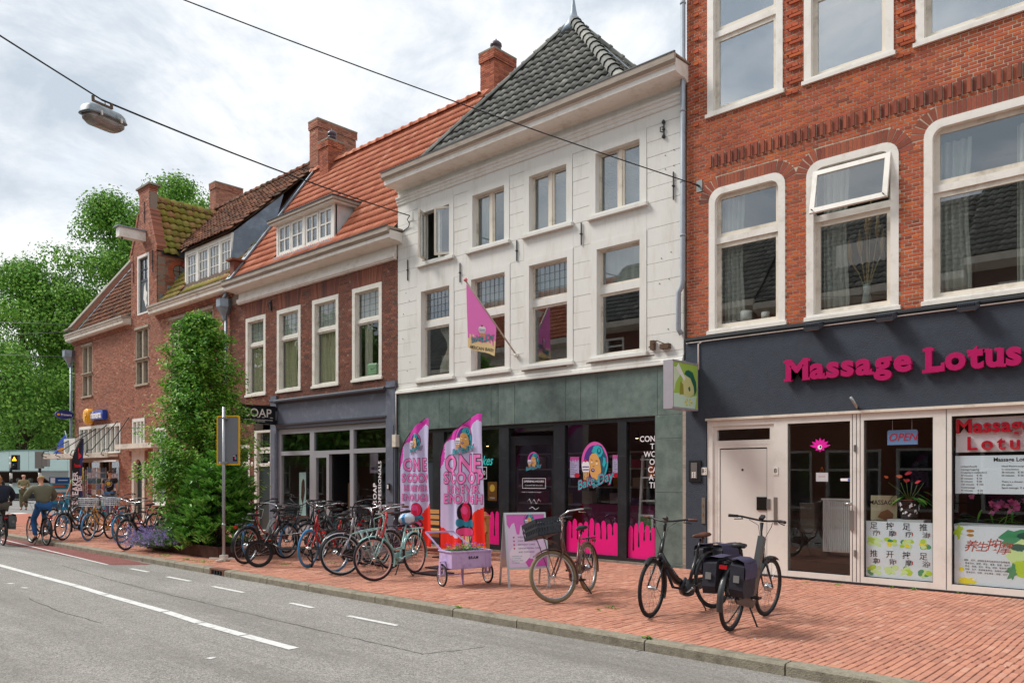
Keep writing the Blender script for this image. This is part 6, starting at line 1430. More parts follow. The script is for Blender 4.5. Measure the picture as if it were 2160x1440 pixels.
for i in range(7): a = rr.uniform(0,6.28); d = Vector((cos(a),sin(a)*.5,.4)); p = Vector((px+.1*cos(a),py,1.52+rr.uniform(0,.16))); leafshape(m,p,d,(0,-1,1),.1,.04,.2)
leafshape(m,(px - .3,py,1.62),(-1,0,.5),(0,-1,.5),.07,.025,.1)
m.build('red_flowers',rmat('anth_red',[(0,'#c22840'),(.5,'#d84a50'),(1,'#e0703c')],noise=.05,bump=0),t); m = MB(); 
for i in range(6): m.tube([(px,py,1.27),(px+.05*(i - 2.5),py,1.42),(px+.08*(i - 2.5) - (.1 if i == 0 else 0),py,1.55)],.004,5)
m.build('stalks',mat('stalk','#5d7a3a',.6),t)
MB().box(-4.0,-3.5,YF+.12,YF+.5,.94,1.0).build('ledge',M_shelf,None,'white ledge under the anthurium pot',cat='ledge')
t = thing('massage_board','small beige board with the word MASSAGE and a hand, left of the anthurium','sign',(-4.1,YF+.3,1.2)); MB().box(-4.3,-3.92,YF+.3,YF+.31,.97,1.35).build('board',pr('beige','#b9b192'),t); m = MB(); put_text(m,'MASSAGE',-4.13,1.24,YF+.297,.1,bold=.01,sx=.9); m.build('letters',INK,t); g = MB(); g.flat([(-4.2,1.02),(-4.15,1.1),(-4.05,1.14),(-3.97,1.08),(-3.98,1.0),(-4.1,.98)],YF+.296); g.build('hand_print',pr('handbrown','#8a5f40'),t)
t = thing('orchid','pink orchid with strappy leaves behind the right shop window','plant',(-2.4,YF+.3,1.0)); m = MB(); rr = RND(21)
for i in range(26):
    c = Vector((-2.42+rr.gauss(0,.2),YF+.25+rr.uniform(-.05,.08),1.24+rr.gauss(0,.07)))
    for k in range(5): a = k*1.257+rr.random(); leafshape(m,c,(cos(a),-.25,sin(a)),(0,-1,0),.045,.022,.1,3)
m.build('flowers',rmat('orchid_pink',[(0,'#a8447c'),(.5,'#c0649a'),(1,'#8c3468')],noise=.1,bump=0),t); m = MB()
for i in range(20): a = rr.uniform(0,3.14); leafshape(m,(-2.62+rr.uniform(-.3,.4),YF+.28,.99),(cos(a),-.15,.5),(0,0,1),rr.uniform(.2,.4),.018,.45)
m.build('leaves',MATS['pot_leaf'],t); MB().box(-3.1,-1,YF+.12,YF+.5,.9,.97).build('ledge',M_shelf,None,'white ledge under the orchid',cat='ledge')
MB().tube([(-2.5,YF+.25,.98),(-2.45,YF+.25,1.2),(-2.3,YF+.25,1.3)],.006,5).build('flower_stalk',MATS['stalk'],t)
# upstairs in the red house
for lab,a,b in (('grey green drape at the left of the first red house window',-6.72,-6.35),('pale drape at the left of the dried grasses',-5.0,-4.6),('narrow drape at the right of the dried grasses',-4.02,-3.92),('grey green drape at the left of the wide red house window',-3.3,-2.9),('pale drape at the far right window of the red house',-2.35,-2.02)): curtain(a,b,4.2,6.45,lab,m=mat('sage_curtain','#cdcdc2',.9,trans=.25),y=YF+.24,folds=4,amp=.035,gather=.12)
t = thing('dried_grasses','dried pampas grasses in a glass vase in the middle red house window','plant',(-4.35,YF+.3,4.2)); m = MB(); m.lathe([(.06,0),(.08,.1),(.05,.3),(.06,.4)],12,MT((-4.35,YF+.28,4.2))); m.build('vase',mat('vase','#8d9490',.1),t); m = MB(); h_ = MB()
for dx,z in ((-.25,5.25),(-.1,5.35),(0,5.6),(.05,5.75),(.15,5.55),(.22,5.3)):
    m.tube([(-4.35 - dx*.3,YF+.28,4.25),(-4.35+dx*.5,YF+.28,4.8),(-4.35+dx,YF+.28,z - .25)],.006,5); h_.tube([(-4.35+dx,YF+.28,z - .3),(-4.35+dx*1.05,YF+.28,z - .12),(-4.35+dx*1.1,YF+.28,z+.12)],[.012,.045,.006],7)
m.build('stems',mat('straw','#b59a66',.9),t); h_.build('plumes',mat('plume','#b08f5c',.95,noise=.2,nscale=40,bump=.8,bscale=200),t)
for x,s,lb in ((-6.35,.1,'white cylindrical lamp shade on the sill of the first red house window'),(-6.0,.07,'small white lamp on the sill of the first red house window')): t = thing('table_lamp',lb,'lamp',(x,YF+.25,4.2)); m = MB(); m.lathe([(s,0),(s,s*2.2)],16,MT((x,YF+.28,4.25))); m.build('shade',M_wht,t); m = MB(); m.lathe([(.03,-.06),(.03,0)],8,MT((x,YF+.28,4.25))); m.build('foot',M_iron,t)
# salon interior
t = thing('salon_banner','tall turquoise poster of a dark haired model in the salon window','poster',(-19.6,YF+.4,1.5)); MB().box(-19.78,-19.36,YF+.3,YF+.31,1.0,2.2).build('sheet',pr('turq2','#4fa9b8'),t); g = MB(); g.m = 0; g.flat([(-19.62,1.95),(-19.55,2.08),(-19.45,2.08),(-19.42,1.9),(-19.45,1.75),(-19.55,1.72)],YF+.297); g.flat([(-19.6,1.72),(-19.42,1.72),(-19.4,1.1),(-19.55,1.0),(-19.62,1.3)],YF+.297); g.m = 1; g.flat([(-19.7,1.7),(-19.66,2.0),(-19.6,2.12),(-19.62,1.7),(-19.66,1.3)],YF+.296); g.build('figure_print',[pr('palemint','#b8dcd8'),DTEAL],t)
t = thing('salon_banner','narrow pale poster of a long haired woman left of the turquoise one','poster',(-20.2,YF+.4,1.2)); MB().box(-20.35,-20.0,YF+.32,YF+.33,.5,1.75).build('sheet',pr('palemint','#b8dcd8'),t); g = MB(); g.flat([(-20.25,1.0),(-20.22,1.45),(-20.14,1.58),(-20.06,1.5),(-20.04,1.2),(-20.1,1.0),(-20.15,.8)],YF+.317); g.build('hair_print',pr('hairbrown','#4a3128'),t)
t = thing('salon_lettering','white capital letters running up the right salon pane','sticker',(-16.3,YF,1.4)); m = MB()
put_text(m,'SOAP',-16.42,1.2,YF+.068,.2,rot=math.pi/2,bold=.02,spacing=1.1); put_text(m,'HAIR PROFESSIONALS',-16.22,1.12,YF+.068,.17,rot=math.pi/2,bold=.02,spacing=1.1); m.build('white_letters',WHT,t)
t = thing('price_flag','small lilac paper hanging in the right salon window','poster',(-16.8,YF+.3,2)); MB().box(-16.95,-16.6,YF+.3,YF+.305,1.72,2.24).build('paper',pr('greylilac','#8d8a9c'),t); m = MB(); put_text(m,'SMSU',-16.77,1.84,YF+.297,.1,bold=.02); m.build('print',INK,t)
t = thing('coat_rack','beige coats hanging in the open salon doorway','coats',(-18.2,YF+.6,0)); 
for k,(x,c) in enumerate(((-18.35,'#8a7658'),(-18.05,'#3a3f4a'))): curtain_mb(x,x+.25,.2,1.45,YF+.6,folds=3,amp=.05).build('coat',mat('coat%d' % k,c,.9),t)
for i,(x,z,w,h_,c) in enumerate(((-18.0,1.2,.4,.9,'#6b4a3a'),(-17.7,.6,.5,.5,'#6b4a3a'))): t = thing('mirror_frame','thin brown rectangular frame on the black salon wall, %s' % ('upper','lower')[i],'frame',(x,YF+2.5,z)); m = MB(); ring(m,rrect(x,x+w,z,z+h_),rrect(x+.02,x+w - .02,z+.02,z+h_ - .02),YF+2.4,YF+2.42); m.build('frame',mat('frbrown',c,.6),t)

# more inside the shops
M_mir = mat('mirror','#c9cdd0',.05,metal=1)
for i,x in enumerate((-20.4,-18.9,-17.0)):
    t = thing('salon_chair','black salon chair on a chrome foot, %s' % ('left of the turquoise poster','behind the narrow glass strip','behind the vertical lettering')[i],'chair',(x,YF+1.6,.05)); m = MB(); m.box(x - .27,x+.27,YF+1.35,YF+1.85,.5,.6); M_sad_ = mat('salon_vinyl','#1d1d20',.4); m.build('seat',M_sad_,t); m = MB(); m.box(x - .25,x+.25,YF+1.3,YF+1.38,.6,1.05); m.build('backrest',M_sad_,t); m = MB(); m.lathe([(.25,0),(.22,.04),(.03,.06),(.03,.45)],14,MT((x,YF+1.6,.05))); m.build('foot',M_steel,t)
    for s in (-1,1): MB().box(x+s*.27 - .03,x+s*.27+.03,YF+1.4,YF+1.8,.72,.77).build('armrest',M_sad_,t)
    t = thing('salon_mirror','tall salon mirror with pale frame on the back wall, %s' % ('left','middle','right')[i],'mirror',(x,YF+3.7,1.4)); m = MB(); ring(m,rrect(x - .4,x+.4,.8,2.1),rrect(x - .36,x+.36,.84,2.06),YF+3.66,YF+3.7); m.build('frame',M_cream,t); MB().box(x - .36,x+.36,YF+3.69,YF+3.7,.84,2.06).build('glass',M_mir,t)
t = thing('cake_shelves','wall shelves of coloured cake boxes at the back of the bakery','shelf',(-11,YF+3.6,0))
for z in (.9,1.35,1.8,2.2): MB().box(-14.5,-8.3,YF+3.4,YF+3.7,z,z+.04).build('shelf',M_shelf,t)
rr = RND(44)
for k,(nm,c) in enumerate((('hot pink','#d9568f'),('pale rose','#e0c9d6'),('turquoise','#7fc4c4'),('cream','#f0e8d8'),('raspberry','#b84a6a'),('amber','#e8b04a'),('violet','#8a6ab0'))):
    for j,(z,sh) in enumerate(((.94,'lowest'),(1.39,'middle'),(1.84,'top'))):
        x = -13.9+((k*3+j*2) % 7)*.8+rr.uniform(-.2,.2); MB().box(x,x+rr.uniform(.25,.4),YF+3.42,YF+3.62,z,z+rr.uniform(.18,.34)).build('cake_box',mat('box_'+c[1:],c,.6),None,'%s cake box on the %s shelf at the back of the bakery' % (nm,sh),cat='box',group='cake boxes on the bakery shelves')
# ------------------------------------------------------------------ bicycles
_bc = {}
def bm(key,mats,fn,name):
    if key not in _bc: m = MB(); fn(m); _bc[key] = m.mesh(name,mats)
    return _bc[key]
M_tyre = mat('tyre_rubber','#1b1b1d',.8,noise=.1,nscale=60); M_blueT = mat('blue_tyre','#3583b8',.7,noise=.06); M_brownT = mat('olive_tyre','#7d6f55',.8,noise=.08); M_greyT = mat('grey_tyre','#4a4a4c',.8)
M_rim = mat('alloy_rim','#b4b6b8',.3,metal=.8); M_chr = mat('chrome','#c2c4c6',.22,metal=.9); M_spk = mat('spoke_steel','#9a9c9e',.35,metal=.7); M_rimb = mat('black_rim','#26272a',.4); M_rimp = mat('pink_rim','#c9918a',.45)
M_leather = mat('brown_grip','#5c3226',.6); M_sad = mat('saddle_black','#1e1e20',.55); M_red = mat('tail_red','#b3121c',.25); M_lens = mat('lamp_lens','#d8dadb',.15)
def circ(r,n,y=0): return [(r*cos(2*math.pi*i/n),y,r*sin(2*math.pi*i/n)) for i in range(n)]
def wheel(root,M,r,tyre,rim,tw=.021,spokes=20,big_hub=False,name='wheel'):
    k = (r,tyre.name,rim.name,tw,spokes,big_hub)
    def hub(m): m.s = True; m.lathe([(.012,-.06),(.02,-.05),((.05 if big_hub else .026),-.03),((.05 if big_hub else .026),.03),(.02,.05),(.012,.06)],12,MR(rad(90),4,'X'))
    w = link(name,bm(('hub',big_hub),M_chr,hub,'hub'),root,M=M)
    link('tyre',bm(('ty',)+k,tyre,lambda m: m.tube(circ(r - tw,36),tw,7,closed=True),'tyre'),w)
    def rm_(m): m.tube(circ(r - tw*2.1,36),.012,5,closed=True,flat=1.3)
    link('rim',bm(('ri',)+k,rim,rm_,'rim'),w)
    def sp(m):
        for i in range(spokes):
            a = 2*math.pi*i/spokes; b = a+(.5 if i % 4 < 2 else -.5); s = .028 if i % 2 else -.028; rr_ = r - tw*2.3
            m.tube([(.03*cos(b),s,.03*sin(b)),(rr_*cos(a),0,rr_*sin(a))],.0017,3,cap=False)
    link('spokes',bm(('sp',)+k,M_spk,sp,'spokes'),w)
    return w
def bicycle(label,rear,front,frame,style='city',tyre=M_tyre,ftyre=None,rim=M_rim,rrim=None,grip=M_sad,bars='city',steer=0,lean=3,R_=.345,wb=1.12,guard=None,saddle=None,rack=True,basket=None,frack=False,light=True,stand='side',group=None,saddle_z=.95,bar_z=1.08,case=True,tw=.021,cover=None,lock=None,crank=.3,name='bicycle',spokes=20,pann=None,tail=True,barmat=None,belt=None,coat=None):
    rear,front = Vector((rear[0],rear[1])),Vector((front[0],front[1])); d = front - rear; hd = math.atan2(d.y,d.x)
    z0 = rear_z[0]
    Mr = MT((rear.x,rear.y,z0)) @ MR(hd,4,'Z') @ MR(rad(lean),4,'X')
    root = thing(name,label,'bicycle',M=Mr,group=group)
    saddle = saddle or M_sad; guard = guard or frame; ftyre = ftyre or tyre; rrim = rrim or rim; barmat = barmat or (M_chr if bars == 'city' else M_black)
    BB = Vector((.46,0,.29)); HB = Vector((wb - .2,0,.66)); HT = Vector((wb - .275,0,.90)); ST = Vector((.26,0,.72)); RA = Vector((0,0,R_)); FA = Vector((wb,0,R_))
    ax = (HT - HB).normalized(); Ms = MT(HB) @ MR(rad(steer),4,ax) @ MT(-HB)
    k = (style,frame.name,wb,R_,saddle_z)
    def fr(m):
        for s in (-1,1):
            m.tube([BB+Vector((0,s*.02,0)),Vector((.3,s*.05,R_ - .02)),RA+Vector((0,s*.06,0))],.011,7)
            m.tube([ST+Vector((-.01,s*.015,-.05)),RA+Vector((0,s*.06,0))],.009,7)
        m.tube([BB,ST],.016,9); m.tube([HB,HT],.02,9); m.tube([ST - (ST - BB)*.02,Vector((.46,0,.29))+(ST - BB).normalized()*(saddle_z - .31)],.013,8)
        if style == 'city':
            m.tube([HB+Vector((0,0,.02)),Vector((.78,0,.44)),BB],[.019,.018,.02],9)
            m.tube([HT - Vector((.0,0,.05)),Vector((.72,0,.56)),Vector((.55,0,.43)),Vector((.4,0,.43))],.014,8)
        elif style == 'oma':
            m.tube([HB+Vector((0,0,.02)),Vector((.84,0,.47)),Vector((.7,0,.34)),BB],[.019]*4,9)
            m.tube([HT - Vector((0,0,.03)),Vector((.82,0,.66)),Vector((.68,0,.48)),Vector((.42,0,.42))],.015,8)
        elif style == 'step':
            m.tube([HB+Vector((-.01,0,.03)),Vector((.7,0,.38)),BB],[.024,.022,.024],10)
            m.tube([HT - Vector((-.01,0,.06)),Vector((.76,0,.58)),Vector((.6,0,.45)),Vector((.38,0,.47))],.016,8)
        elif style == 'ebike':
            m.tube([HB+Vector((-.01,0,.08)),Vector((.86,0,.62)),Vector((.66,0,.4)),Vector((.52,0,.33))],[.035,.052,.05,.045],10)
            m.tube([ST,BB],.022,9); m.lathe([(.05,-.06),(.095,-.05),(.105,0),(.095,.05),(.05,.06)],16,MT(BB+Vector((.02,0,0))) @ MR(rad(90),4,'X'))
        elif style == 'box':
            m.bar(HT+Vector((0,0,.05)),Vector((.62,0,.34)),.065,.1); m.tube([Vector((.62,0,.34)),BB],.03,8)
        elif style == 'diamond':
            m.tube([HB,BB],.017,8); m.tube([HT - Vector((0,0,.04)),ST],.015,8)
        m.lathe([(.03,-.035),(.03,.035)],10,MT(BB) @ MR(rad(90),4,'X'))
    link('frame',bm(('fr',)+k,frame,fr,'frame'),root)
    def fk(m):
        for s in (-1,1): m.tube([HB+Vector((0,s*.045,-.02)),HB.lerp(FA,.55)+Vector((-.01,s*.055,0)),FA+Vector((0,s*.058,0))],[.014,.013,.009],7)
        m.tube([HB+Vector((0,-.045,-.015)),HB+Vector((0,.045,-.015))],.016,7); m.tube([HB,HB+ax*(bar_z - .68)],.013,8)
    link('fork',bm(('fk',)+k+(bar_z,),frame,fk,'fork'),root,M=Ms)
    wheel(root,MT(RA) @ MR(.3,4,'Y'),R_,tyre,rrim,tw,spokes,big_hub=True); wheel(root,Ms @ MT(FA),R_,ftyre,rim,tw,spokes,big_hub=style in ('box',))
    def mg(m,a0,a1,r,w=.028):
        n = 14; vs = []
        for i in range(n+1):
            a = rad(a0+(a1 - a0)*i/n)
            for y,dr in ((-w,-.012),(-w*.6,.004),(w*.6,.004),(w,-.012)): vs.append(((r+dr)*cos(a),y,(r+dr)*sin(a)))
        m.s = True; m.add(vs,[(4*i+j,4*i+j+1,4*i+j+5,4*i+j+4) for i in range(n) for j in range(3)])
    if guard is not None and guard != 'none':
        link('mudguard',bm(('mgr',guard.name,R_,tw),guard,lambda m: (mg(m,15,195,R_+.022,tw+.012),m.tube([(0,.06,0),((R_+.02)*cos(rad(188)),.03,(R_+.02)*sin(rad(188)))],.003,4)),'mudguard'),root,M=MT(RA))
        link('mudguard',bm(('mgf',guard.name,R_,tw),guard,lambda m: (mg(m,55,205,R_+.022,tw+.012),m.tube([(0,.06,0),((R_+.02)*cos(rad(200)),.03,(R_+.02)*sin(rad(200)))],.003,4)),'mudguard'),root,M=Ms @ MT(FA))
    # handlebar
    top = HB+ax*(bar_z - .66)
    if bars == 'city': pts = [Vector((-.28,.27,.02)),Vector((-.12,.31,.03)),Vector((.04,.26,.035)),Vector((.1,.12,.0)),Vector((.05,0,-.02))]
    elif bars == 'high': pts = [Vector((-.3,.29,.1)),Vector((-.16,.32,.12)),Vector((.02,.24,.1)),Vector((.06,.1,.02)),Vector((.03,0,-.03))]
    else: pts = [Vector((-.12,.33,.03)),Vector((-.04,.22,.03)),Vector((.03,.1,.01)),Vector((.05,0,0))]
    full = [top+p for p in pts]+[top+Vector((p.x,-p.y,p.z)) for p in pts[-2::-1]]
    hb = link('handlebar',bm(('hb',bars,barmat.name,bar_z,wb),barmat,lambda m: (m.tube(full,.0115,8),m.tube([top - ax*.12,top+Vector((.05,0,-.02))],.015,8)),'handlebar'),root,M=Ms)
    for s in (-1,1):
        e0,e1 = (full[0],full[1]) if s > 0 else (full[-1],full[-2]); e1 = e0.lerp(e1,.75)
        link('grip',bm(('gr',bars,grip.name,s,bar_z,wb),grip,lambda m: m.tube([e0 - (e1 - e0)*.1,e0,e1],[.017,.018,.016],8),'grip'),hb)
        b0 = e1.lerp(full[1] if s > 0 else full[-2],1)
        link('brake_lever',bm(('bl',bars,s,bar_z,wb),M_black if bars != 'city' else M_chr,lambda m: m.tube([b0+Vector((.0,0,-.01)),b0+Vector((.05,0,-.03)),e0.lerp(e1,.35)+Vector((.05,s*.0,-.04))],.006,5),'brake_lever'),hb)
    def cab(m):
        for s in (-1,1): m.tube([top+Vector((.0,s*.14,0)),top+Vector((.12,s*.08,-.06)),top+Vector((.08,s*.02,-.22)),HB+Vector((.03,s*.02,0))],.0035,4)
    link('cables',bm(('cb',bar_z,wb),M_black,cab,'cables'),root,M=Ms)
    if bars != 'city' and style in ('ebike','box'): link('display',bm(('dp',bar_z,wb),M_black,lambda m: m.obox(MT(top+Vector((.03,0,.04))) @ MR(rad(-30),4,'Y'),.07,.05,.03),'display'),root,M=Ms)
    # saddle
    sp_ = BB+(ST - BB).normalized()*(saddle_z - .3)
    def sd(m):
        vs = []; prof = [(-.13,.02,.01),(-.12,.075,.03),(-.06,.08,.035),(0,.055,.03),(.06,.03,.027),(.12,.022,.02),(.145,.012,.005)]
        for x,w,h in prof:
            for q in range(8): a = 2*math.pi*q/8; vs.append((x,w*cos(a),.03+max(-.025,h*sin(a))+(.012 if x < -.05 else 0)))
        n = len(prof); m.s = True; m.add(vs,[(8*i+q,8*i+(q+1) % 8,8*i+8+(q+1) % 8,8*i+8+q) for i in range(n - 1) for q in range(8)]+[tuple(range(7,-1,-1)),tuple(range(8*n - 8,8*n))]); m.tube([(-.06,0,.02),(-.02,0,-.05)],.014,6)
    if cover is None: link('saddle',bm(('sd',saddle.name),saddle,sd,'saddle'),root,M=MT(sp_))
    else:
        def cv(m):
            rr = RND(3); vs = []; n,k_ = 14,10
            for i in range(k_+1):
                t = math.pi*i/k_
                for j in range(n): a = 2*math.pi*j/n; r = 1+rr.uniform(-.12,.12); vs.append((.17*sin(t)*cos(a)*r - .02,.12*sin(t)*sin(a)*r,.05+.09*cos(t)*r))
            m.m = 0; m.s = True; m.add(vs,[(i*n+j,i*n+(j+1) % n,(i+1)*n+(j+1) % n,(i+1)*n+j) for i in range(k_) for j in range(n)])
            for i,f in enumerate(m.f): m.mi[i] = 1 if (i % 7 == 0 or i > 100) else 0
        link('saddle_cover',bm(('cv',),[mat('plastic_bag','#c4d3e2',.3),mat('blue_bag','#2f86c4',.35)],cv,'saddle_cover'),root,M=MT(sp_))
    # crank, chain case
    Mc = MT(BB) @ MR(crank,4,'Y')
    ck = link('crank',bm(('ck',),M_chr if style != 'ebike' else M_black,lambda m: (m.bar((0,.06,0),(.17,.09,0),.022,.014),m.bar((0,-.06,0),(-.17,-.09,0),.022,.014),m.tube([(0,-.08,0),(0,.08,0)],.014,8)),'crank'),root,M=Mc)
    for s in (1,-1): link('pedal',bm(('pd',),M_black,lambda m: (m.box(-.045,.045,0,.018,-.012,.012),m.box(-.045,.045,.075,.09,-.012,.012),m.box(-.045,-.03,.018,.075,-.012,.012),m.box(.03,.045,.018,.075,-.012,.012),m.tube([(0,0,0),(0,.09,0)],.008,6)),'pedal'),ck,M=MT((.17*s,.1*s - (.1 if s < 0 else 0),0)) @ MR(-crank,4,'Y'))
    if case: link('chain_case',bm(('cc',guard.name if guard != 'none' else 'x',R_),guard if guard != 'none' else M_black,lambda m: m.prism([(BB.x+.1,BB.z),(BB.x+.08,BB.z+.08),(BB.x,BB.z+.1),(.0,R_+.05),(-.05,R_),(0,R_ - .05),(BB.x,BB.z - .1),(BB.x+.08,BB.z - .07)],-.065,-.045),'chain_case'),root)
    if rack:
        def rk(m):
            z = .76
            for s in (-1,1): m.tube([(.2,s*.03,z),(.12,s*.06,z),(-.24,s*.06,z - .01),(-.28,0,z - .01)],.006,6); m.tube([(-.08,s*.06,z),(0,s*.07,R_)],.006,6); m.tube([(-.2,s*.06,z),(0,s*.07,R_)],.006,6)
            for x in (.1,-.02,-.14,-.24): m.tube([(x,-.06,z),(x,.06,z)],.005,5)
        link('rear_rack',bm(('rk',(guard.name if rack == 'g' else 'b'),R_),guard if rack == 'g' else M_black,rk,'rear_rack'),root)
    if tail: link('tail_light',bm(('tl',),M_red,lambda m: m.box(-.31,-.285,-.04,.04,.69,.73),'tail_light'),root)
    if light: link('headlight',bm(('hl',wb),[M_black,M_lens],lambda m: (m.lathe([(.015,-.05),(.03,-.02),(.033,.02)],10,MT(HB+Vector((.09,0,.02))) @ MR(rad(90),4,'Y')),setattr(m,'m',1),m.lathe([(.03,.02),(.02,.03),(.001,.032)],10,MT(HB+Vector((.09,0,.02))) @ MR(rad(90),4,'Y'))),'headlight'),root,M=Ms)
    def ks(m):
        if stand == 'double':
            for s in (-1,1): m.tube([(.4,s*.03,.26),(.36,s*.16,.02),(.36+.02,s*.2,.0)],.01,6)
        else: m.tube([(.38,.03,.26),(.34,.15,.04),(.36,.17,.02)],.009,6)
    link('kickstand',bm(('ks',stand),M_black,ks,'kickstand'),root)
    if frack:
        def fk2(m):
            for s in (-1,1): m.tube([(wb - .18,s*.17,.82),(wb+.22,s*.17,.80),(wb+.22,0,.8)],.008,6); m.tube([(wb+.1,s*.12,.8),FA+Vector((0,s*.07,0))],.007,6)
            for x in (wb - .1,wb,wb+.1): m.tube([(x,-.17,.81),(x,.17,.81)],.006,5)
            m.tube([(wb - .18,-.17,.82),(wb - .2,-.17,1.0),(wb - .2,.17,1.0),(wb - .18,.17,.82)],.008,6); m.tube([(wb - .18,-.17,.82),(wb - .18,.17,.82)],.008,6)
        link('front_rack',bm(('f2',frame.name,wb,R_),frame,fk2,'front_rack'),root,M=Ms)
    if basket:
        bx,bz = wb+.02,.88
        def crate(m):
            W,L_,H = .34,.44,.22; x0,x1,y0,y1,z0_,z1_ = bx - W/2,bx+W/2,-L_/2,L_/2,bz,bz+H
            m.box(x0,x1,y0,y1,z0_,z0_+.01)
            for z,h in ((z0_,.05),(z1_ - .05,.05)):
                m.box(x0,x1,y0,y0+.012,z,z+h); m.box(x0,x1,y1 - .012,y1,z,z+h); m.box(x0,x0+.012,y0,y1,z,z+h); m.box(x1 - .012,x1,y0,y1,z,z+h)
            for i in range(9):
                x = x0+(W - .014)*i/8; m.box(x,x+.014,y0,y0+.01,z0_,z1_); m.box(x,x+.014,y1 - .01,y1,z0_,z1_); y = y0+(L_ - .018)*i/8; m.box(x0,x0+.01,y,y+.018,z0_,z1_); m.box(x1 - .01,x1,y,y+.018,z0_,z1_)
            m.box(x0 - .004,x1+.004,y0 - .004,y0,z0_+.1,z0_+.125); m.box(x1,x1+.004,y0,y1,z0_+.1,z0_+.125); m.box(x0 - .004,x1+.004,y1,y1+.004,z0_+.1,z0_+.125)
            m.box(x0+.02,x1 - .02,y0+.02,y0+.022,z0_+.05,z1_ - .04)
        def wire(m):
            W,L_,H = .26,.34,.2; 
            for q in range(5):
                z = bz+H*q/4; e = .02*q/4; m.tube([(bx - W/2 - e,-L_/2 - e,z),(bx+W/2+e,-L_/2 - e,z),(bx+W/2+e,L_/2+e,z),(bx - W/2 - e,L_/2+e,z)],.006 if q in (0,4) else .004,5,closed=True)
            for i in range(8):
                for sx in (-1,1): y = -L_/2+L_*i/7; m.tube([(bx+sx*W/2,y,bz),(bx+sx*(W/2+.02),y*1.08,bz+H)],.004,4)
                for sy in (-1,1): x = bx - W/2+W*i/7; m.tube([(x,sy*L_/2,bz),(x,sy*(L_/2+.02),bz+H)],.004,4)
            m.box(bx - W/2,bx+W/2,-L_/2,L_/2,bz - .004,bz)
        bmat = {'crate': mat('crate_plastic','#2a2f36',.6),'wire': mat('white_wire','#c9ccd0',.4),'blackwire': M_black}[basket]
        ob = link('basket',bm(('bk',basket,wb),bmat,crate if basket == 'crate' else wire,'basket'),root,M=Ms)
        link('basket_stay',bm(('bs',wb,frame.name),frame,lambda m: [m.tube([(bx+.05,s*.1,bz),FA+Vector((0,s*.07,0))],.006,5) for s in (-1,1)] and m.tube([(bx,0,bz - .01),HB+Vector((.03,0,.1))],.01,6),'basket_stay'),root,M=Ms)
    if pann:
        Mb = mat('pannier_'+pann[0],pann[1],.75,noise=.12,nscale=12,bump=.5,bscale=9)
        for s in (-1,1):
            def pn(m):
                pts = [(.02,.42),(-.27,.42),(-.31,.5),(-.3,.74),(-.24,.78),(.02,.78),(.07,.73),(.06,.48)]
                y0,y1 = s*.075,s*.22; vs = [(x,y0,z) for x,z in pts]+[(x*.97 - .004,y1,z - .012) for x,z in pts]; n = len(pts); m.s = False; m.add(vs,[tuple(range(n)),tuple(range(2*n - 1,n - 1,-1))]+[(i,(i+1) % n,(i+1) % n+n,i+n) for i in range(n)])
            pb = link('pannier',bm(('pn',pann[0],s),Mb,pn,'pannier'),root)
            def fl(m):
                xs = [-.3,-.2,-.1,0,.06]; rows = [(.05,.80),(.15,.805),(.215,.78),(.235,.7),(.235,.6)]; vs = [(x,s*y,z+.004*sin(x*40+y*9)) for (y,z) in rows for x in xs]; m.s = True; m.add(vs,[(a*5+b,a*5+b+1,a*5+b+6,a*5+b+5) for a in range(4) for b in range(4)])
            link('flap',bm(('fl',pann[0],s),mat('flap_'+pann[0],pann[2],.75,noise=.1,bump=.5,bscale=9),fl,'flap'),pb)
            link('reflector',bm(('rf',s),mat('reflector_grey','#7d7d7c',.3),lambda m: m.box(-.325,-.312,s*.15 - .03,s*.15+.03,.57,.64),'reflector'),pb)
    if lock == 'red':
        link('cable_lock',bm(('lk',wb),mat('red_cable','#c41f26',.4),lambda m: m.tube([(wb - .3+.0,-.05,1.02),(wb - .34,-.12,.9),(wb - .28,-.1,.72),(wb - .2,.0,.62),(wb - .14,.08,.75),(wb - .2,.1,.95),(wb - .28,.06,1.06)],.016,7,closed=True),'cable_lock'),root)
    if lock == 'chain':
        link('chain_lock',bm(('lc',wb),mat('lock_fabric','#1d1f2a',.8,noise=.5,nscale=60),lambda m: m.tube([FA+Vector((-.25,.04,.2)),Vector((.8,.07,.33)),Vector((.65,.06,.3)),Vector((.55,.05,.42))],.018,7),'chain_lock'),root)
    if belt: link('brand_print',bm(('bp',belt,wb),mat('grey_print','#8e9298',.5),lambda m: (lambda q: m.add([tuple(MT((.76,.055,.52)) @ MR(rad(130),4,'Y') @ MR(math.pi,4,'Z') @ Vector(v)) for v in q[0]],q[1]))(text_mesh(belt,.035,spacing=1.4)),'brand_print'),root)
    return root
rear_z = [0.0]
def c_(n,h,rough=.35,**k): return mat('frame_'+n,h,rough,coat=.25,**k)
F_mint,F_copper,F_blk,F_char,F_red,F_blue,F_orange,F_white,F_silver,F_teal,F_plum,F_grey = c_('mint','#8fb9b4'),c_('copper','#6b463f',metal=.2),c_('black','#17181b'),c_('charcoal','#2c2e31',.5),c_('red','#c0191e'),c_('blue','#2393c4'),c_('orange','#d99a2c'),c_('white','#d3d6d2'),c_('silver','#9a9496',metal=.2),c_('teal','#1b3a40'),c_('plum','#3c2a40'),c_('grey','#5a5d60')
g_ = lambda x,y,z=0: G(x,y,z).xy
def fit(front_px,rear_px,wb=1.12,keep='front'):
    f,r = g_(*front_px),g_(*rear_px); d = (r - f).normalized(); return (f+d*wb,f) if keep == 'front' else (r,r - d*wb)
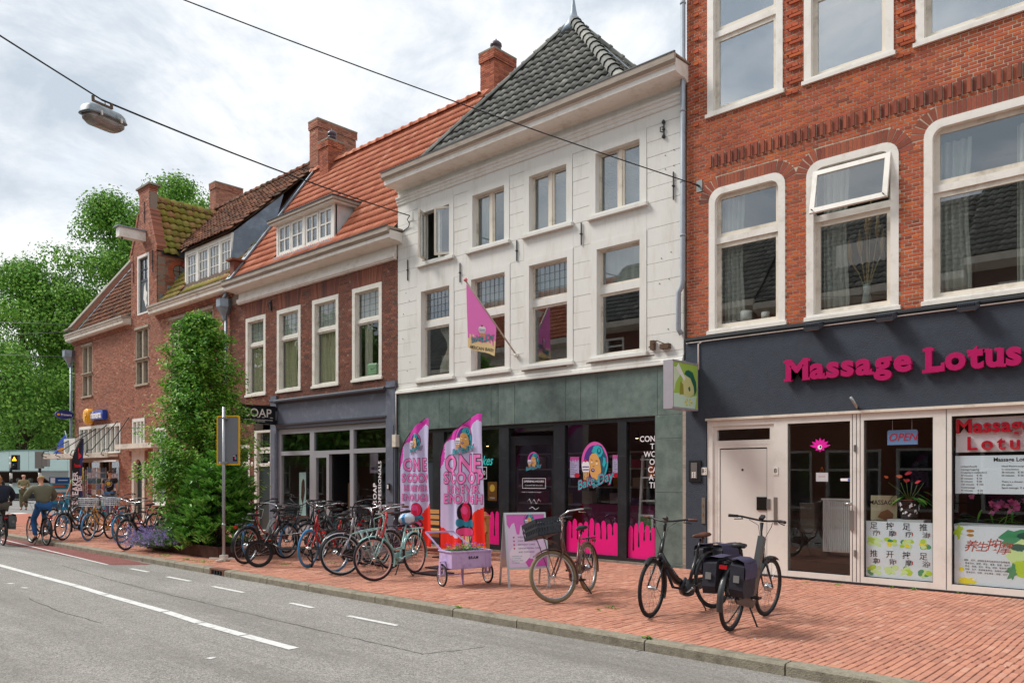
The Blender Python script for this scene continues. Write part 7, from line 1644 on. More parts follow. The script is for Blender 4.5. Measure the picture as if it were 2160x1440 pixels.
# the single bicycles in the foreground
r_,f_ = fit((795,1225),(903,1203)); bicycle('pale mint step-through bicycle with pink rims and a plastic bag over its saddle',r_,f_,F_mint,'step',rim=M_rimp,grip=M_leather,frack=True,steer=-30,lean=4,stand='double',rack='g',cover=True,lock='red',guard=F_mint,spokes=24)
r_,f_ = fit((1178,1271),(1249,1245)); bicycle('copper brown bicycle with a dark crate in front and thick olive tyres',r_,f_,F_copper,'step',tyre=M_brownT,tw=.026,basket='crate',steer=-40,lean=4,rack=True,spokes=24,guard=F_copper,light=False,bar_z=1.12)
r_,f_ = fit((1373,1302),(1522,1280)); bicycle('black electric bicycle with brown grips and brown-black saddle at the front',r_,f_,F_blk,'ebike',rim=M_rimb,grip=M_leather,bars='flat',steer=20,lean=4,spokes=26,guard=F_blk,bar_z=1.13,lock='chain',saddle=mat('brown_saddle','#5a3526',.5),belt='URBAN',pann=('navy','#23242e','#34304a'))
r_,f_ = fit((1633,1291),(1541,1330),keep='rear'); bicycle('charcoal electric bicycle carrying navy double panniers, seen from behind',r_,f_,F_char,'box',rim=M_rimb,bars='flat',steer=-6,lean=3,spokes=26,guard=F_char,bar_z=1.16,saddle_z=.93,pann=('violet','#23232f','#3a3550'),stand='double')
# the dense row in front of the salon
GM = 'bicycles parked in front of the salon'
def B(lab,fp,rp,frame,style='oma',**k):
    r,f = fit(fp,rp); k.setdefault('group',GM); k.setdefault('spokes',18); return bicycle(lab,r,f,frame,style,**k)
B('white bicycle with a square front rack leaning by the shrub',(512,1172),(566,1163),F_white,'step',tyre=M_greyT,frack=True,lean=-9,steer=10,guard=F_white,bars='high')
B('black city bicycle standing side on, its big rear wheel by the cargo bike',(602,1177),(538,1186),F_blk,'oma',lean=3,steer=-5,tail=True)
B('red step-through bicycle with a blue front tyre behind the black ones',(528,1176),(594,1167),F_red,'oma',ftyre=M_blueT,lean=5,steer=15,guard='none',case=False,bars='high')
B('dark bicycle with wire basket and light blue front tyre facing the road',(606,1176),(672,1167),F_grey,'oma',ftyre=M_blueT,basket='blackwire',lean=-3,steer=8,bars='high')
B('teal black bicycle with straight handlebar in the middle of the row',(655,1172),(721,1163),F_teal,'diamond',lean=4,bars='flat',steer=-12)
B('red bicycle with bright blue front tyre close to the salon doorway',(650,1196),(716,1187),F_red,'oma',ftyre=M_blueT,lean=3,steer=14,guard='none',case=False,bars='high')
B('black bicycle with dark saddle half hidden behind the red one',(672,1182),(738,1173),F_blk,'oma',lean=5,steer=6)
B('silver grey bicycle with its thin black front wheel turned to the kerb',(724,1213),(790,1204),F_silver,'city',lean=4,steer=-32,bars='high')
B('black bicycle with rear rack and pale blue rear tyre next to the silver one',(800,1194),(736,1203),F_blk,'oma',tyre=M_blueT,ftyre=M_tyre,lean=4,steer=6)
B('plum coloured bicycle with crystal white bag behind the mint one',(770,1192),(836,1183),F_plum,'oma',lean=5,steer=10)
B('black bicycle with reflecting rear tyre behind the mint saddle',(792,1182),(858,1173),F_blk,'city',lean=2,steer=12,grip=M_leather)
B('bottle green bicycle farthest back beside the salon pilaster',(640,1160),(706,1151),F_teal,'oma',lean=-4,steer=-8)
# long cargo bicycle
def cargo():
    r,f = fit((546,1196),(735,1192),wb=2.05); d = f - r; Mr = MT((r.x,r.y,0)) @ MR(math.atan2(d.y,d.x),4,'Z') @ MR(rad(2),4,'X')
    t = thing('cargo_bicycle','long black cargo bicycle with a small front wheel and low bare platform','cargo bicycle',M=Mr); Rf = .25
    wheel(t,MT((0,0,.3)),.3,M_tyre,M_rimb,.024,18,True); wheel(t,MT((2.05,0,Rf)),Rf,M_tyre,M_rimb,.026,18)
    m = MB()
    for s in (-1,1): m.tube([(.5,s*.03,.3),(.75,s*.13,.33),(1.65,s*.13,.33),(1.8,s*.04,.42)],.016,8); m.tube([(.45,s*.02,.3),(0,s*.06,.3)],.012,7)
    m.tube([(1.78,0,.36),(1.88,0,.72)],.022,8); m.tube([(.45,0,.3),(.3,0,.95)],.016,8); m.tube([(.5,0,.3),(.9,0,.98)],.02,8); m.tube([(.36,0,.62),(.8,0,.66),(1.82,0,.55)],.014,8); m.build('frame',F_blk,t)
    m = MB(); [m.box(.8,1.6,y - .012,y+.012,.335,.35) for y in (-.1,-.05,0,.05,.1)]; [m.box(x,x+.02,-.12,.12,.325,.337) for x in (.85,1.2,1.55)]; m.build('platform',M_black,t)
    m = MB(); [m.tube([(1.85,s*.05,.6),(2.05,s*.07,Rf)],.012,7) for s in (-1,1)]; m.tube([(1.85,-.05,.6),(1.85,.05,.6)],.014,6); m.build('fork',F_blk,t)
    m = MB(); [m.tube([(1.15,s*.04,.32),(1.1,s*.14,.06),(1.12,s*.17,.0)],.018,7) for s in (-1,1)]; m.tube([(1.3,.1,.33),(1.12,.12,.08)],.012,6); m.build('kickstand',M_black,t)
    m = MB(); m.tube([(.7,.33,1.1),(.82,.3,1.12),(.92,.1,1.08),(.92,-.1,1.08),(.82,-.3,1.12),(.7,-.33,1.1)],.012,8); m.build('handlebar',M_black,t)
    m = MB(); m.obox(MT((.24,0,.98)),.26,.14,.05); m.build('saddle',M_sad,t)
    n = 12; m = MB(); m.s = True; vs = []
    for i in range(n+1): a = rad(50+130*i/n); vs += [(2.05+(Rf+.02)*cos(a),y,Rf+(Rf+.02)*sin(a)) for y in (-.035,0,.035)]
    m.add(vs,[(3*i+j,3*i+j+1,3*i+j+4,3*i+j+3) for i in range(n) for j in (0,1)]); m.build('mudguard',M_black,t)
cargo()
# the left row, by the newsagent
GM2 = 'bicycles parked in front of the newsagent'
def B2(*a,**k): k['group'] = GM2; k.setdefault('spokes',16); return B(*a,**k)
B2('dark grey bicycle just behind the cyclist in the olive jacket',(108,1121),(160,1116),F_grey,'city',lean=-3,steer=8)
B2('bright blue bicycle with a pale blue front tyre',(122,1136),(174,1131),F_blue,'step',ftyre=M_blueT,lean=4,steer=4,guard='none',case=False,bars='flat',rack=False)
B2('blue black bicycle with thin black front tyre beside the bright blue one',(133,1139),(185,1134),F_blk,'step',lean=4,steer=12,bars='flat')
B2('orange framed bicycle with white wire basket and blue tyres',(186,1140),(238,1135),F_orange,'city',tyre=M_blueT,basket='wire',lean=4,steer=18,guard='none',case=False,bars='high')
B2('turquoise bicycle with black saddle behind the orange one',(205,1122),(257,1117),c_('turq','#1f9fae'),'step',lean=2,steer=0,rack=True)
B2('red bicycle with dark tyres, high silver bars and a front basket',(234,1136),(286,1131),F_red,'oma',basket='wire',lean=4,steer=14,guard='none',case=False,bars='high')
B2('black bicycle with blue stripe wheel behind the grey front wheel',(256,1145),(308,1140),F_blk,'oma',ftyre=M_blueT,lean=4,steer=10)
B2('black bicycle with wide front rack and grey rimmed front wheel nearest the lavender',(266,1160),(318,1155),F_blk,'city',tyre=M_greyT,frack=True,lean=4,steer=16)
# ------------------------------------------------------------------ feather flags
def feather(x,y,W,H,label,seed,tw,name='feather_flag'):
    t = thing(name,label,'flag',(x,y,0)); rr = RND(seed); phi = [rr.uniform(0,6) for _ in range(4)]
    # outline in (u right, z): pole at the left, curved top
    zb = .16
    def left(z): 
        t_ = max(0.0,(z - zb)/(H - zb))
        return 0 if t_ < .62 else (W*.9)*((t_ - .62)/.38) ** 2.6
    def right(z):
        t_ = min(1.0,max(0.0,(z - zb)/(H - zb))); return W*(.96+.04*t_) - (.14*tw*(1 - t_) ** 2 if tw < 0 else 0)+(.16*(1 - t_) ** 1.4 if tw > 0 else 0)
    ca = cos(rad(-6)); 
    def wp(u,z,off=0):
        k = (.022*sin(u*13+phi[0])+.015*sin(z*3+u*6+phi[1])+.012*sin(u*26+z*1.5+phi[2]))*min(1,u/(W*.3))*min(1.3,1.5 - z/H*.6)
        return (x+u*.985,y+.1*u - k - off,z)
    def strip(lo,hi,mi,m,off,n=22,k=16,x_lo=None):
        # region between curves lo(u) and hi(u) given as functions of u, clipped to the cloth
        pass
    nz,nu = 44,18; fs = {i: MB() for i in range(4)}
    def colour(u,z):
        t_ = (z - zb)/(H - zb); uu = u/W
        if t_ > .72+.2*(1 - max(0.0,1 - uu) ** 1.5)+.04*sin(uu*9) - (.12 if uu < .12 else 0): return 1
        if t_ < .15+.04*cos(uu*8)+(.2*max(0,uu - .62)/.38 if uu > .62 else 0) - .02: return 2
        if t_ < .5 and uu < .18: return 3
        return 0
    m = MB(); m.s = True; nz,nu = 110,40; vs = []
    for i in range(nz+1):
        z = zb+(H - zb)*i/nz; a,b = left(z),max(right(z),left(z)+.01)
        for j in range(nu+1): vs.append(wp(a+(b - a)*j/nu,z))
    m.add(vs,[(i*(nu+1)+j,i*(nu+1)+j+1,(i+1)*(nu+1)+j+1,(i+1)*(nu+1)+j) for i in range(nz) for j in range(nu)])
    for q,f in enumerate(m.f): c = [sum(m.v[i][k] for i in f)/4 for k in range(3)]; m.mi[q] = colour((c[0] - x)/.985,c[2])
    clo = [mat('flag_lilac','#d3cdf2',.7,trans=.15),mat('flag_pink','#ea3fbf',.7,trans=.15),mat('flag_red','#ff2c14',.7,trans=.15),mat('flag_lilac2','#dcc9f0',.7,trans=.15)]
    cloth = m.build('cloth',clo,t)
    def warp(v): u = (v[0] - x)/.985; p = wp(u,v[2],.004+(y - v[1])); return p
    s = W/.78
    logo(cloth,x+W*.56,H*.83,.3*s,y,warp=warp,name='printed_badge')
    m = MB(); 
    for i,(w,z,sz) in enumerate((('ONE',.655,.33),('SCOOP',.557,.225),('IS NEVER',.483,.15),('ENOUGH',.412,.175))):
        for q,(bo,o) in enumerate(((.06,.001),(.028,.0035))):
            m.m = q; put_text(m,w,x+W*.54,H*z,y - o,sz*s,bold=bo,sx=.86 if i != 2 else .8,spacing=1.16 if i != 2 else 1.24)
    m.subdiv(.035); m.v = [warp(v) for v in m.v]; m.build('printed_words',[pr('wordink','#3a1838'),pr('wordpink','#f582c6')],cloth)
    m = MB(); cx,cz = x+W*.6,H*.3; a_ = .13*s
    def L(mi,off): m.m = mi; return y - off
    yy = L(0,.001); m.ell(cx,cz+.06,a_*1.08,a_*1.12,yy,20); m.ell(cx,cz - .1*s,a_*1.3,a_*.6,yy,18); m.ell(cx,cz - .22*s,a_*1.25,a_*.6,yy,18); m.flat([(cx - a_*.7,cz - .28*s),(cx+a_*.75,cz - .28*s),(cx+.02,cz - .62*s),(cx - .02,cz - .62*s)],yy)
    yy = L(1,.002); m.flat([(cx - a_*.62,cz - .28*s),(cx+a_*.66,cz - .28*s),(cx,cz - .59*s)],yy)
    yy = L(2,.003); 
    for dx in (-.8,0,.8): m.ell(cx+a_*dx,cz - .1*s,a_*.5,a_*.42,yy,14)
    m.flat([(cx+a_*.3,cz - .12*s),(cx+a_*.55,cz - .12*s),(cx+a_*.5,cz - .5*s),(cx+a_*.38,cz - .5*s)],yy)
    yy = L(3,.0036); m.ell(cx,cz - .22*s,a_*1.12,a_*.42,yy,18)
    for dx,l in ((-.7,.38),(-.3,.46),(.1,.36),(.8,.42)): m.flat([(cx+a_*(dx - .12),cz - .22*s),(cx+a_*(dx+.12),cz - .22*s),(cx+a_*dx,cz - l*s)],yy)
    yy = L(4,.0042); m.ell(cx,cz+.07,a_*(1 if tw > 0 else .62),a_,yy,20); 
    yy = L(3,.0048); m.ell(cx - .03,cz+.11,a_*.5,a_*.45,yy,14); m.flat([(cx+.02,cz+.1),(cx+.05,cz+.1),(cx+.035,cz - .05)],yy)
    m.subdiv(.035); m.v = [warp(v) for v in m.v]; m.build('printed_ice_cream',[INK,CRM,pr('blueice','#2a7f9a'),pr('pinkice','#e34a86'),CHER],cloth)
    pl_ = MB(); pts = [(x - .012,y,.1)]+[(wp(left(zb+(H - zb)*q),zb+(H - zb)*q)[0] - .01,y+(.1*left(zb+(H - zb)*q)),zb+(H - zb)*q) for q in (0,.3,.6,.7,.78,.84,.89,.93,.96,.98,1)]; pl_.tube(pts,[.014]*6+[.009]*6,7); pl_.build('pole',M_black,t)
    m = MB(); m.box(x - .02,x+.36,y - .2,y+.2,0,.025); m.bar((x+.15,y,.03),(x - .01,y,.14),.03); m.build('foot_plate',M_black,t)
    return t
feather(-13.55,11.0,.84,2.86,'left pink and lilac feather flag reading ONE SCOOP IS NEVER ENOUGH, narrower in view',3,1)
feather(-12.08,10.85,1.12,2.86,'right pink and lilac feather flag reading ONE SCOOP IS NEVER ENOUGH, by the bench',8,-1)
# ------------------------------------------------------------------ A-board, cart, bench
t = thing('pavement_sign','silver A-frame board with pink bakery poster listing cakes','sign',M=MT((-7.98,8.86,0)) @ MR(rad(62),4,'Z'))
tilt = rad(11); Mf = MR(-tilt,4,'X'); M_sil = mat('silver_frame','#b8babc',.3,metal=.6)
m = MB(); ring(m,rrect(-.33,.33,.28,1.12,.0),rrect(-.3,.3,.31,1.09,0),-.012,.012); 
for s in (-1,1): m.box(s*.315 - .014,s*.315+.014,-.01,.01,0,.29)
Mf = MT((0,-.22,0)) @ MR(-tilt,4,'X'); m.xf(Mf); m.build('front_frame',M_sil,t)
m = MB(); ring(m,rrect(-.33,.33,.28,1.12),rrect(-.3,.3,.31,1.09),-.012,.012); [m.box(s*.315 - .014,s*.315+.014,-.01,.01,0,.29) for s in (-1,1)]; m.box(-.3,.3,-.004,.004,.31,1.09); m.xf(MT((0,.22,0)) @ MR(tilt,4,'X')); m.build('rear_frame',M_sil,t)
m = MB(); m.box(-.3,.3,-.003,.003,.31,1.09); m.xf(Mf); ps_ = m.build('poster',pr('poster_lilac','#e2cdea'),t)
m = MB(); m.m = 0; m.flat([(-.3,1.09),(-.3,.95),(-.26,.88),(-.22,.95),(-.18,.97),(-.15,.8),(-.11,.79),(-.08,.93),(0,.95),(.06,.98),(.13,.94),(.22,.99),(.3,1.0),(.3,1.09)],-.0045); m.m = 1; m.flat([(0,.31),(-.04,.38),(.02,.44),(.12,.41),(.2,.47),(.3,.46),(.3,.31)],-.0046); m.m = 2; m.ell(-.12,.5,.16,.13,-.0042,20)
m.m = 3
for i,l in enumerate(('WEDDINGCAKES / SWEET TABLES','CAKE WORKSHOPS','BIRTHDAY CAKES','GENDER REVEAL CAKES','AND CUPCAKES')): put_text(m,l,-.14,.75 - i*.055,-.0052,.034,align='LEFT',bold=.01)
m.m = 4
for i in range(4): q = (-.2,.75 - i*.055); m.flat([(q[0],q[1] - .018),(q[0]+.016,q[1]+.004),(q[0]+.008,q[1]+.015),(q[0],q[1]+.008),(q[0] - .008,q[1]+.015),(q[0] - .016,q[1]+.004)],-.0052)
m.m = 5
for i in range(4): put_text(m,('SURPRISES? ASK','US, WE MAKE','CUSTOM CAKES','TO ORDER')[i],-.25,.47 - i*.032,-.0052,.024,align='LEFT')
m.xf(Mf); m.build('poster_print',[pr('posterpink','#dc5fc0'),pr('posterpink2','#cf4bb0'),pr('posterwhite','#f0e6f4'),pr('postertext','#7d5a8a'),pr('heart','#c92a55'),pr('posterteal','#3c8fa0')],ps_)
lg = logo(ps_,0.06,1.0,.17,0); lg.matrix_local = Mf @ MT((0,-.006,0))
# flower cart
Mt = MT((-8.72,8.34,0)) @ MR(rad(74),4,'Z') @ Matrix.Scale(.78,4)
t = thing('flower_cart','lilac painted wooden flower cart on spoked wheels with four black letters','cart',M=Mt); M_lil = mat('lilac_wood','#bfa9d6',.6,noise=.06,nscale=14,dirt='#8f7ba8',dscale=6)
m = MB()
for (x0,x1,y0,y1) in ((-.43,.43,-.26,-.235),(-.43,.43,.235,.26),(-.43,-.405,-.235,.235),(.405,.43,-.235,.235)):
    m.box(x0,x1,y0,y1,.36,.66)
box_ = m.build('box_wall',M_lil,t); m = MB(); m.box(-.42,.42,-.25,.25,.345,.36); m.build('box_floor',M_lil,t)
m = MB(); ring(m,[(-.45,-.28),(.45,-.28),(.45,.28),(-.45,.28)],[(-.4,-.23),(.4,-.23),(.4,.23),(-.4,.23)],0,.025); m.v = [(x,z,.66+y) for x,y,z in m.v]; m.build('rim_board',M_lil,t)
for x in (-.43,.4): MB().box(x,x+.03,-.272,-.26,.36,.66).build('corner_batten',M_lil,t)
for x in (-.33,.31): MB().box(x,x+.03,-.268,-.26,.36,.66).build('batten',M_lil,t)
m = MB(); put_text(m,'BRAM',.04,.55,-.262,.075,bold=.03,spacing=1.15,extrude=.002); m.build('letters',M_black,t)
for s in (-1,1): wheel(t,MT((s*.5,0,.22)) @ MR(rad(90),4,'Z'),.22,M_tyre,M_rim,.018,16)
for s in (-1,1):
    m = MB(); m.box(s*.455 - .012,s*.455+.012,-.03,.03,.2,.4); m.box(s*.545 - .01,s*.545+.01,-.03,.03,.2,.48); m.box(min(s*.44,s*.555),max(s*.44,s*.555),-.03,.03,.47,.49); m.build('wheel_bracket',M_lil,t)
m = MB(); m.tube([(-.5,0,.22),(.5,0,.22)],.012,6); m.box(-.02,.02,.1,.14,0,.35); m.build('axle_and_prop',M_lil,t)
m = MB(); m.bar((-.4,.2,.66),(-.55,.62,1.0),.025); m.bar((.3,.2,.66),(.05,.62,1.0),.025); m.bar((-.55,.62,1.0),(.05,.62,1.0),.035); m.build('handle',M_lil,t)
t2 = thing('bedding_flowers','purple and violet bedding flowers with green leaves growing in the lilac cart','plant',M=Mt); MB().box(-.4,.4,-.23,.23,.6,.62).build('soil',mat('soil','#2b211b',.95,noise=.3,nscale=40),t2)
m = MB(); f2 = MB(); rr = RND(31)
for i in range(420):
    x,y = rr.uniform(-.38,.36),rr.uniform(-.2,.2); h = .1+.12*rr.random()*(1 - abs(x)*1.2); a = rr.uniform(0,6.28); leafshape(m,(x,y,.62+h*rr.uniform(.3,1)),(cos(a),sin(a),.5),(0,0,1),.06,.018,.4,3)
for i in range(60):
    c = Vector((rr.uniform(-.36,.38),rr.uniform(-.24,.15),.72+rr.uniform(0,.1))); 
    for k in range(5): a = k*1.257+rr.random(); leafshape(f2,c,(cos(a),sin(a) - .3,.4),(0,0,1),.03,.016,.1,2)
m.build('leaves',rmat('bed_leaf',[(0,'#3f7a2c'),(.5,'#5d9a38'),(1,'#8cc04f')],bump=0,trans=.2),t2); f2.build('blossoms',rmat('bed_flower',[(0,'#5b3a9c'),(.5,'#7a58b8'),(.85,'#8f6cc8'),(1,'#b83f9c')],bump=0,trans=.2),t2)
# wooden bench
t = thing('wooden_bench','new pale wooden bench partly hidden by the feather flags','bench',(-12.6,11.6,0)); M_wood = mat('pine_wood','#c9975a',.6,noise=.12,nscale=5,stretch=(.5,6,6))
bx_a,bx_b = -14.0,-11.75
for x in (bx_a,bx_b - .1):
    for y in (11.35,11.85): MB().box(x,x+.1,y,y+.1,0,.78).build('leg',M_wood,t)
    MB().box(x - .01,x+.11,11.33,11.97,.78,.82).build('armrest',M_wood,t)
for i in range(4): MB().box(bx_a+.0,bx_b,11.36+i*.135,11.48+i*.135,.44,.475).build('seat_board',M_wood,t)
for z in (.55,.68,.8): MB().box(bx_a+.1,bx_b - .1,11.93,11.955,z,z+.09).build('back_board',M_wood,t)
MB().box(bx_a+.1,bx_b - .1,11.37,11.4,.34,.43).build('rail',M_wood,t)
for i,(x,y) in enumerate(((-10.55,9.55),(-10.05,8.9))): MB().box(x - .25,x+.25,y - .22,y+.22,.004,.03).build('ballast_plate',M_black,None,('black flat weight plate on the bricks behind the mint bicycle','black flat weight plate on the bricks left of the flower cart')[i],cat='weight plate')
# hanging flag on the white house
t = thing('shop_flag','pink and cream shop flag with a cupcake print on a slanted pole','flag',(-11.4,YF,4.2)); A = Vector((-11.42,YF - .02,4.2)); tipY = 11.25; q = P(982,592,tipY); T_ = Vector((q[0],tipY,q[1])); MB().tube([A,T_],[.018,.018],8).build('pole',mat('pale_pole','#b9ab9c',.5),t)
m = MB(); m.lathe([(.0,-.02),(.035,-.01),(.045,.02),(.03,.05),(0,.05)],10,MT(T_)); m.build('pole_knob',mat('pink_knob','#d97a80',.4),t); m = MB(); m.lathe([(.05,0),(.05,.02),(.03,.06)],10,MT(A) @ MR(rad(70),4,'X')); m.build('socket',M_wht,t)
dd_ = (A - T_).normalized(); hw = 1.08; nu,nv = 14,26
def fl_pt(u,v,off=0):        # u 0..1 along the pole from the tip, v metres hanging down
    b = T_+dd_*(.03+hw*u); bottom = T_.z - 1.36 - .12*u; top = b.z; z = top+(bottom - top)*v
    sway = .03*sin(u*9+v*2)*v; pull = -.06*(1 - u)*v
    return Vector((b.x+sway,b.y - off+.5*sway,z))
m = MB(); m.s = True; vs = [tuple(fl_pt(i/nu,j/nv)) for i in range(nu+1) for j in range(nv+1)]; m.add(vs,[(i*(nv+1)+j,i*(nv+1)+j+1,(i+1)*(nv+1)+j+1,(i+1)*(nv+1)+j) for i in range(nu) for j in range(nv)])
for q_,f in enumerate(m.f):
    c = [sum(m.v[i][k] for i in f)/4 for k in range(3)]; u = (q_ // nv)/nu; zz = c[2] - (T_.z - 1.36 - .12*u); m.mi[q_] = 1 if zz < .2+.1*abs(sin(u*22)) else 0
clo = m.build('cloth',[mat('banner_pink','#f07fcb',.7,trans=.12),mat('banner_cream','#f5dca6',.7,trans=.12)],t)
fx = Vector((dd_.x,dd_.y,0)).normalized(); cl = Vector((dd_.x,dd_.y,0)).length
def fwarp(v):
    s_ = v[0]; u = max(0.0,min(1.0,(s_ - .03*cl)/(hw*cl))); p = T_+fx*s_; nrm = Vector((fx.y,-fx.x,0)); nrm = nrm if nrm.y < 0 else -nrm; sway = .03*sin(u*9+.8*2)*.8
    return tuple(Vector((p.x+sway,p.y+.5*sway,v[2]))+nrm*(.012 - v[1]))
W_ = hw*cl
logo(clo,W_*.55,T_.z - .93,.62*W_/.6*.62,0,warp=fwarp,disc=False,name='printed_cupcake'); m = MB(); put_text(m,'AMERICAN BAKERY',W_*.54,T_.z - 1.36,0,.095,bold=.015,sx=.72,rot=-.07); m.subdiv(.04); m.v = [fwarp(v) for v in m.v]; m.build('printed_words',INK,clo)
# ------------------------------------------------------------------ vegetation
def leaf_mesh(pos,nrm,size,asp=.55,seed=1,tip=None):
    """many small leaf faces from arrays"""
    rg = np.random.default_rng(seed); n = len(pos); nrm = nrm/np.linalg.norm(nrm,axis=1,keepdims=True)
    t = tip if tip is not None else rg.normal(size=(n,3)); t = t - nrm*np.sum(t*nrm,1,keepdims=True); t /= np.linalg.norm(t,axis=1,keepdims=True)+1e-9
    b = np.cross(nrm,t); L = (size*rg.uniform(.6,1.25,n))[:,None]; W = L*asp
    fold = nrm*(W*.25)
    v = np.empty((n,6,3)); v[:,0] = pos - t*L*.5; v[:,1] = pos - t*L*.1+b*W*.5+fold; v[:,2] = pos+t*L*.3+b*W*.38+fold; v[:,3] = pos+t*L*.55; v[:,4] = pos+t*L*.3 - b*W*.38+fold; v[:,5] = pos - t*L*.1 - b*W*.5+fold
    base = (np.arange(n)*6)[:,None]; idx = np.concatenate([base+np.array([[0,1,2,3]]),base+np.array([[0,3,4,5]])],1).reshape(-1)
    me = bpy.data.meshes.new('crown'); me.vertices.add(n*6); me.vertices.foreach_set('co',v.reshape(-1)); me.loops.add(len(idx)); me.loops.foreach_set('vertex_index',idx.astype(np.int32))
    me.polygons.add(n*2); me.polygons.foreach_set('loop_start',(np.arange(n*2)*4).astype(np.int32)); me.update(calc_edges=True); me.validate(); return me
LF_tree = rmat('linden_leaf',[(0,'#47782a'),(.35,'#639836'),(.65,'#7dae44'),(.9,'#9bc356'),(1,'#3d6826')],rough=.6,noise=.12,nscale=1.2,bump=0,trans=.12,patch=('#a4c85c',.4),pscale=.35)
LF_horn = rmat('hornbeam_leaf',[(0,'#3f7026'),(.35,'#578f30'),(.7,'#6dab3c'),(.9,'#93c446'),(1,'#b4d656')],rough=.45,noise=.1,nscale=3,bump=0,trans=.25,patch=('#b4d45a',.55),pscale=1.6)
LF_laurel = rmat('laurel_leaf',[(0,'#4a8030'),(.4,'#68a23e'),(.8,'#8abf55'),(1,'#3c6c2c')],rough=.35,noise=.1,nscale=3,bump=0,trans=.2,spec=.6)
M_bark = mat('bark','#5a4c3e',.95,noise=.25,nscale=8,bump=.8,bscale=25)
def linden(x,y,h,r,label,seed,n=26000,zlow=3.5,leaf=.2):
    rg = np.random.default_rng(seed); t = thing('linden_tree',label,'tree',(x,y,0),'linden trees beyond the corner house')
    blobs = []; rr = RND(seed)
    for i in range(120):
        u = rr.random(); z = zlow+(h - zlow)*u; prof = sin(math.pi*min(1,(u*.84+.16))) ** .55; R_ = r*prof*(1 if u < .55 else 1 - .35*(u - .55)); a = rr.uniform(0,6.28); q = R_*(rr.uniform(.72,1.0) if i % 5 else rr.uniform(.2,.6))
        blobs.append((x+q*cos(a),y+q*sin(a),z,rr.uniform(.11,.2)*r+.35))
    blobs.append((x,y,h - .8,r*.2))
    per = int(n*1.05) // len(blobs); P_,N_ = [],[]
    for bx_,by_,bz_,br in blobs:
        d = rg.normal(size=(per,3)); d /= np.linalg.norm(d,axis=1,keepdims=True); rad_ = br*(rg.uniform(.62,1.0,(per,1)) ** .5)*(1+.3*np.sin(d[:,:1]*5+bz_)*np.cos(d[:,1:2]*4))
        p = np.array([bx_,by_,bz_])+d*rad_*np.array([1.1,1.1,.8]); clump = rg.normal(size=(per // 12+1,3))*br*.12; p += clump[np.arange(per) % len(clump)]
        P_.append(p); N_.append(d*1.0+np.array([0,0,.35])+rg.normal(size=(per,3))*.35)
    me = leaf_mesh(np.concatenate(P_),np.concatenate(N_),leaf,.8,seed); me.materials.append(LF_tree); link('crown',me,t,kind=None)
    m = MB(); m.tube([(x,y,0),(x+.1,y,h*.3),(x - .1,y+.1,h*.6),(x,y,h*.85)],[r*.07,r*.055,r*.035,.05],8)
    for i in range(14): b = rr.choice(blobs); z0 = b[2]*rr.uniform(.45,.75); m.tube([(x,y,z0),((x+b[0])/2,(y+b[1])/2,(z0+b[2])/2+.3),b[:3]],[.14,.09,.03],5)
    m.build('trunk',M_bark,t)
def ray(px,d): v = D(px,HY,d); return v.x,v.y
linden(*ray(45,62),17.6,6.3,'broad linden with dark lower boughs at the far left edge',5,42000,3.6)
linden(*ray(172,74),15.5,5.0,'lower bright green linden in the gap left of the brick house',8,32000,3.0)
linden(*ray(232,66),24.2,6.0,'tall linden rising above the hoist beam',11,46000,4)
linden(*ray(378,66),25.8,4.6,'linden top showing behind the mossy roof and cap stone',14,22000,14)
linden(*ray(-60,78),17,7,'dark linden filling the background beyond the food kiosk',17,22000,2.0)
linden(*ray(95,95),13,7.5,'distant linden low behind the kiosk roof',19,18000,1.5,leaf=.3)
linden(-40,-3.2,11,3.2,'street linden across the road, mirrored green in the salon glass',31,9000,2.6,leaf=.3); linden(-49,-3.0,12,3.6,'second street linden across the road, farther left',33,8000,2.8,leaf=.32)
# hornbeam in the planter
def twiggy(t,cx,cy,prof,n_tw,leaf,seed,mtl,asp=.5,up=.55,per=46,z0=.6,z1=5,spread=.11,name='crown',squash=(1,1)):
    rg = np.random.default_rng(seed); P_,N_,T_ = [],[],[]
    for k in range(n_tw):
        z = z0+(z1 - z0)*rg.random() ** 1.15; a = rg.uniform(0,2*np.pi); rmax = np.interp(z,prof[0],prof[1])*(rg.uniform(.6,1.08) if rg.random() < .72 else rg.uniform(1.0,1.5)); r0 = rmax*rg.uniform(.1,.55)
        s = np.array([cx+r0*np.cos(a)*squash[0],cy+r0*np.sin(a)*squash[1],z]); L = (rmax - r0)+.12
        d = np.array([np.cos(a)*squash[0],np.sin(a)*squash[1],up+rg.normal()*.22]); d /= np.linalg.norm(d); q = rg.uniform(0,1,per) ** .75
        p = s+d*(q[:,None]*L)+np.array([0,0,-.25])*(q[:,None] ** 2)*L*.35+rg.normal(size=(per,3))*spread*(1 - .55*q[:,None])
        P_.append(p); N_.append(np.array([d[0]*.5,d[1]*.5,.8])+rg.normal(size=(per,3))*.35); T_.append(d+rg.normal(size=(per,3))*.55)
    me = leaf_mesh(np.concatenate(P_),np.concatenate(N_),leaf,asp,seed,np.concatenate(T_)); me.materials.append(mtl); link(name,me,t)
hb_ = thing('hornbeam','tall upright hornbeam with fresh green leaves in the street planter','tree',(-17.25,8.3,.35))
twiggy(hb_,-17.25,8.3,([.6,1.2,2.0,2.8,3.4,4.0,4.6,5.0,5.3],[.65,.95,1.02,.8,.7,.62,.46,.24,.05]),960,.082,3,LF_horn,z0=.5,z1=5.1,per=46)
m = MB(); m.tube([(-17.25,8.3,.35),(-17.22,8.32,1.6),(-17.28,8.28,3.2),(-17.25,8.3,4.9)],[.09,.07,.05,.01],8)
rr = RND(2)
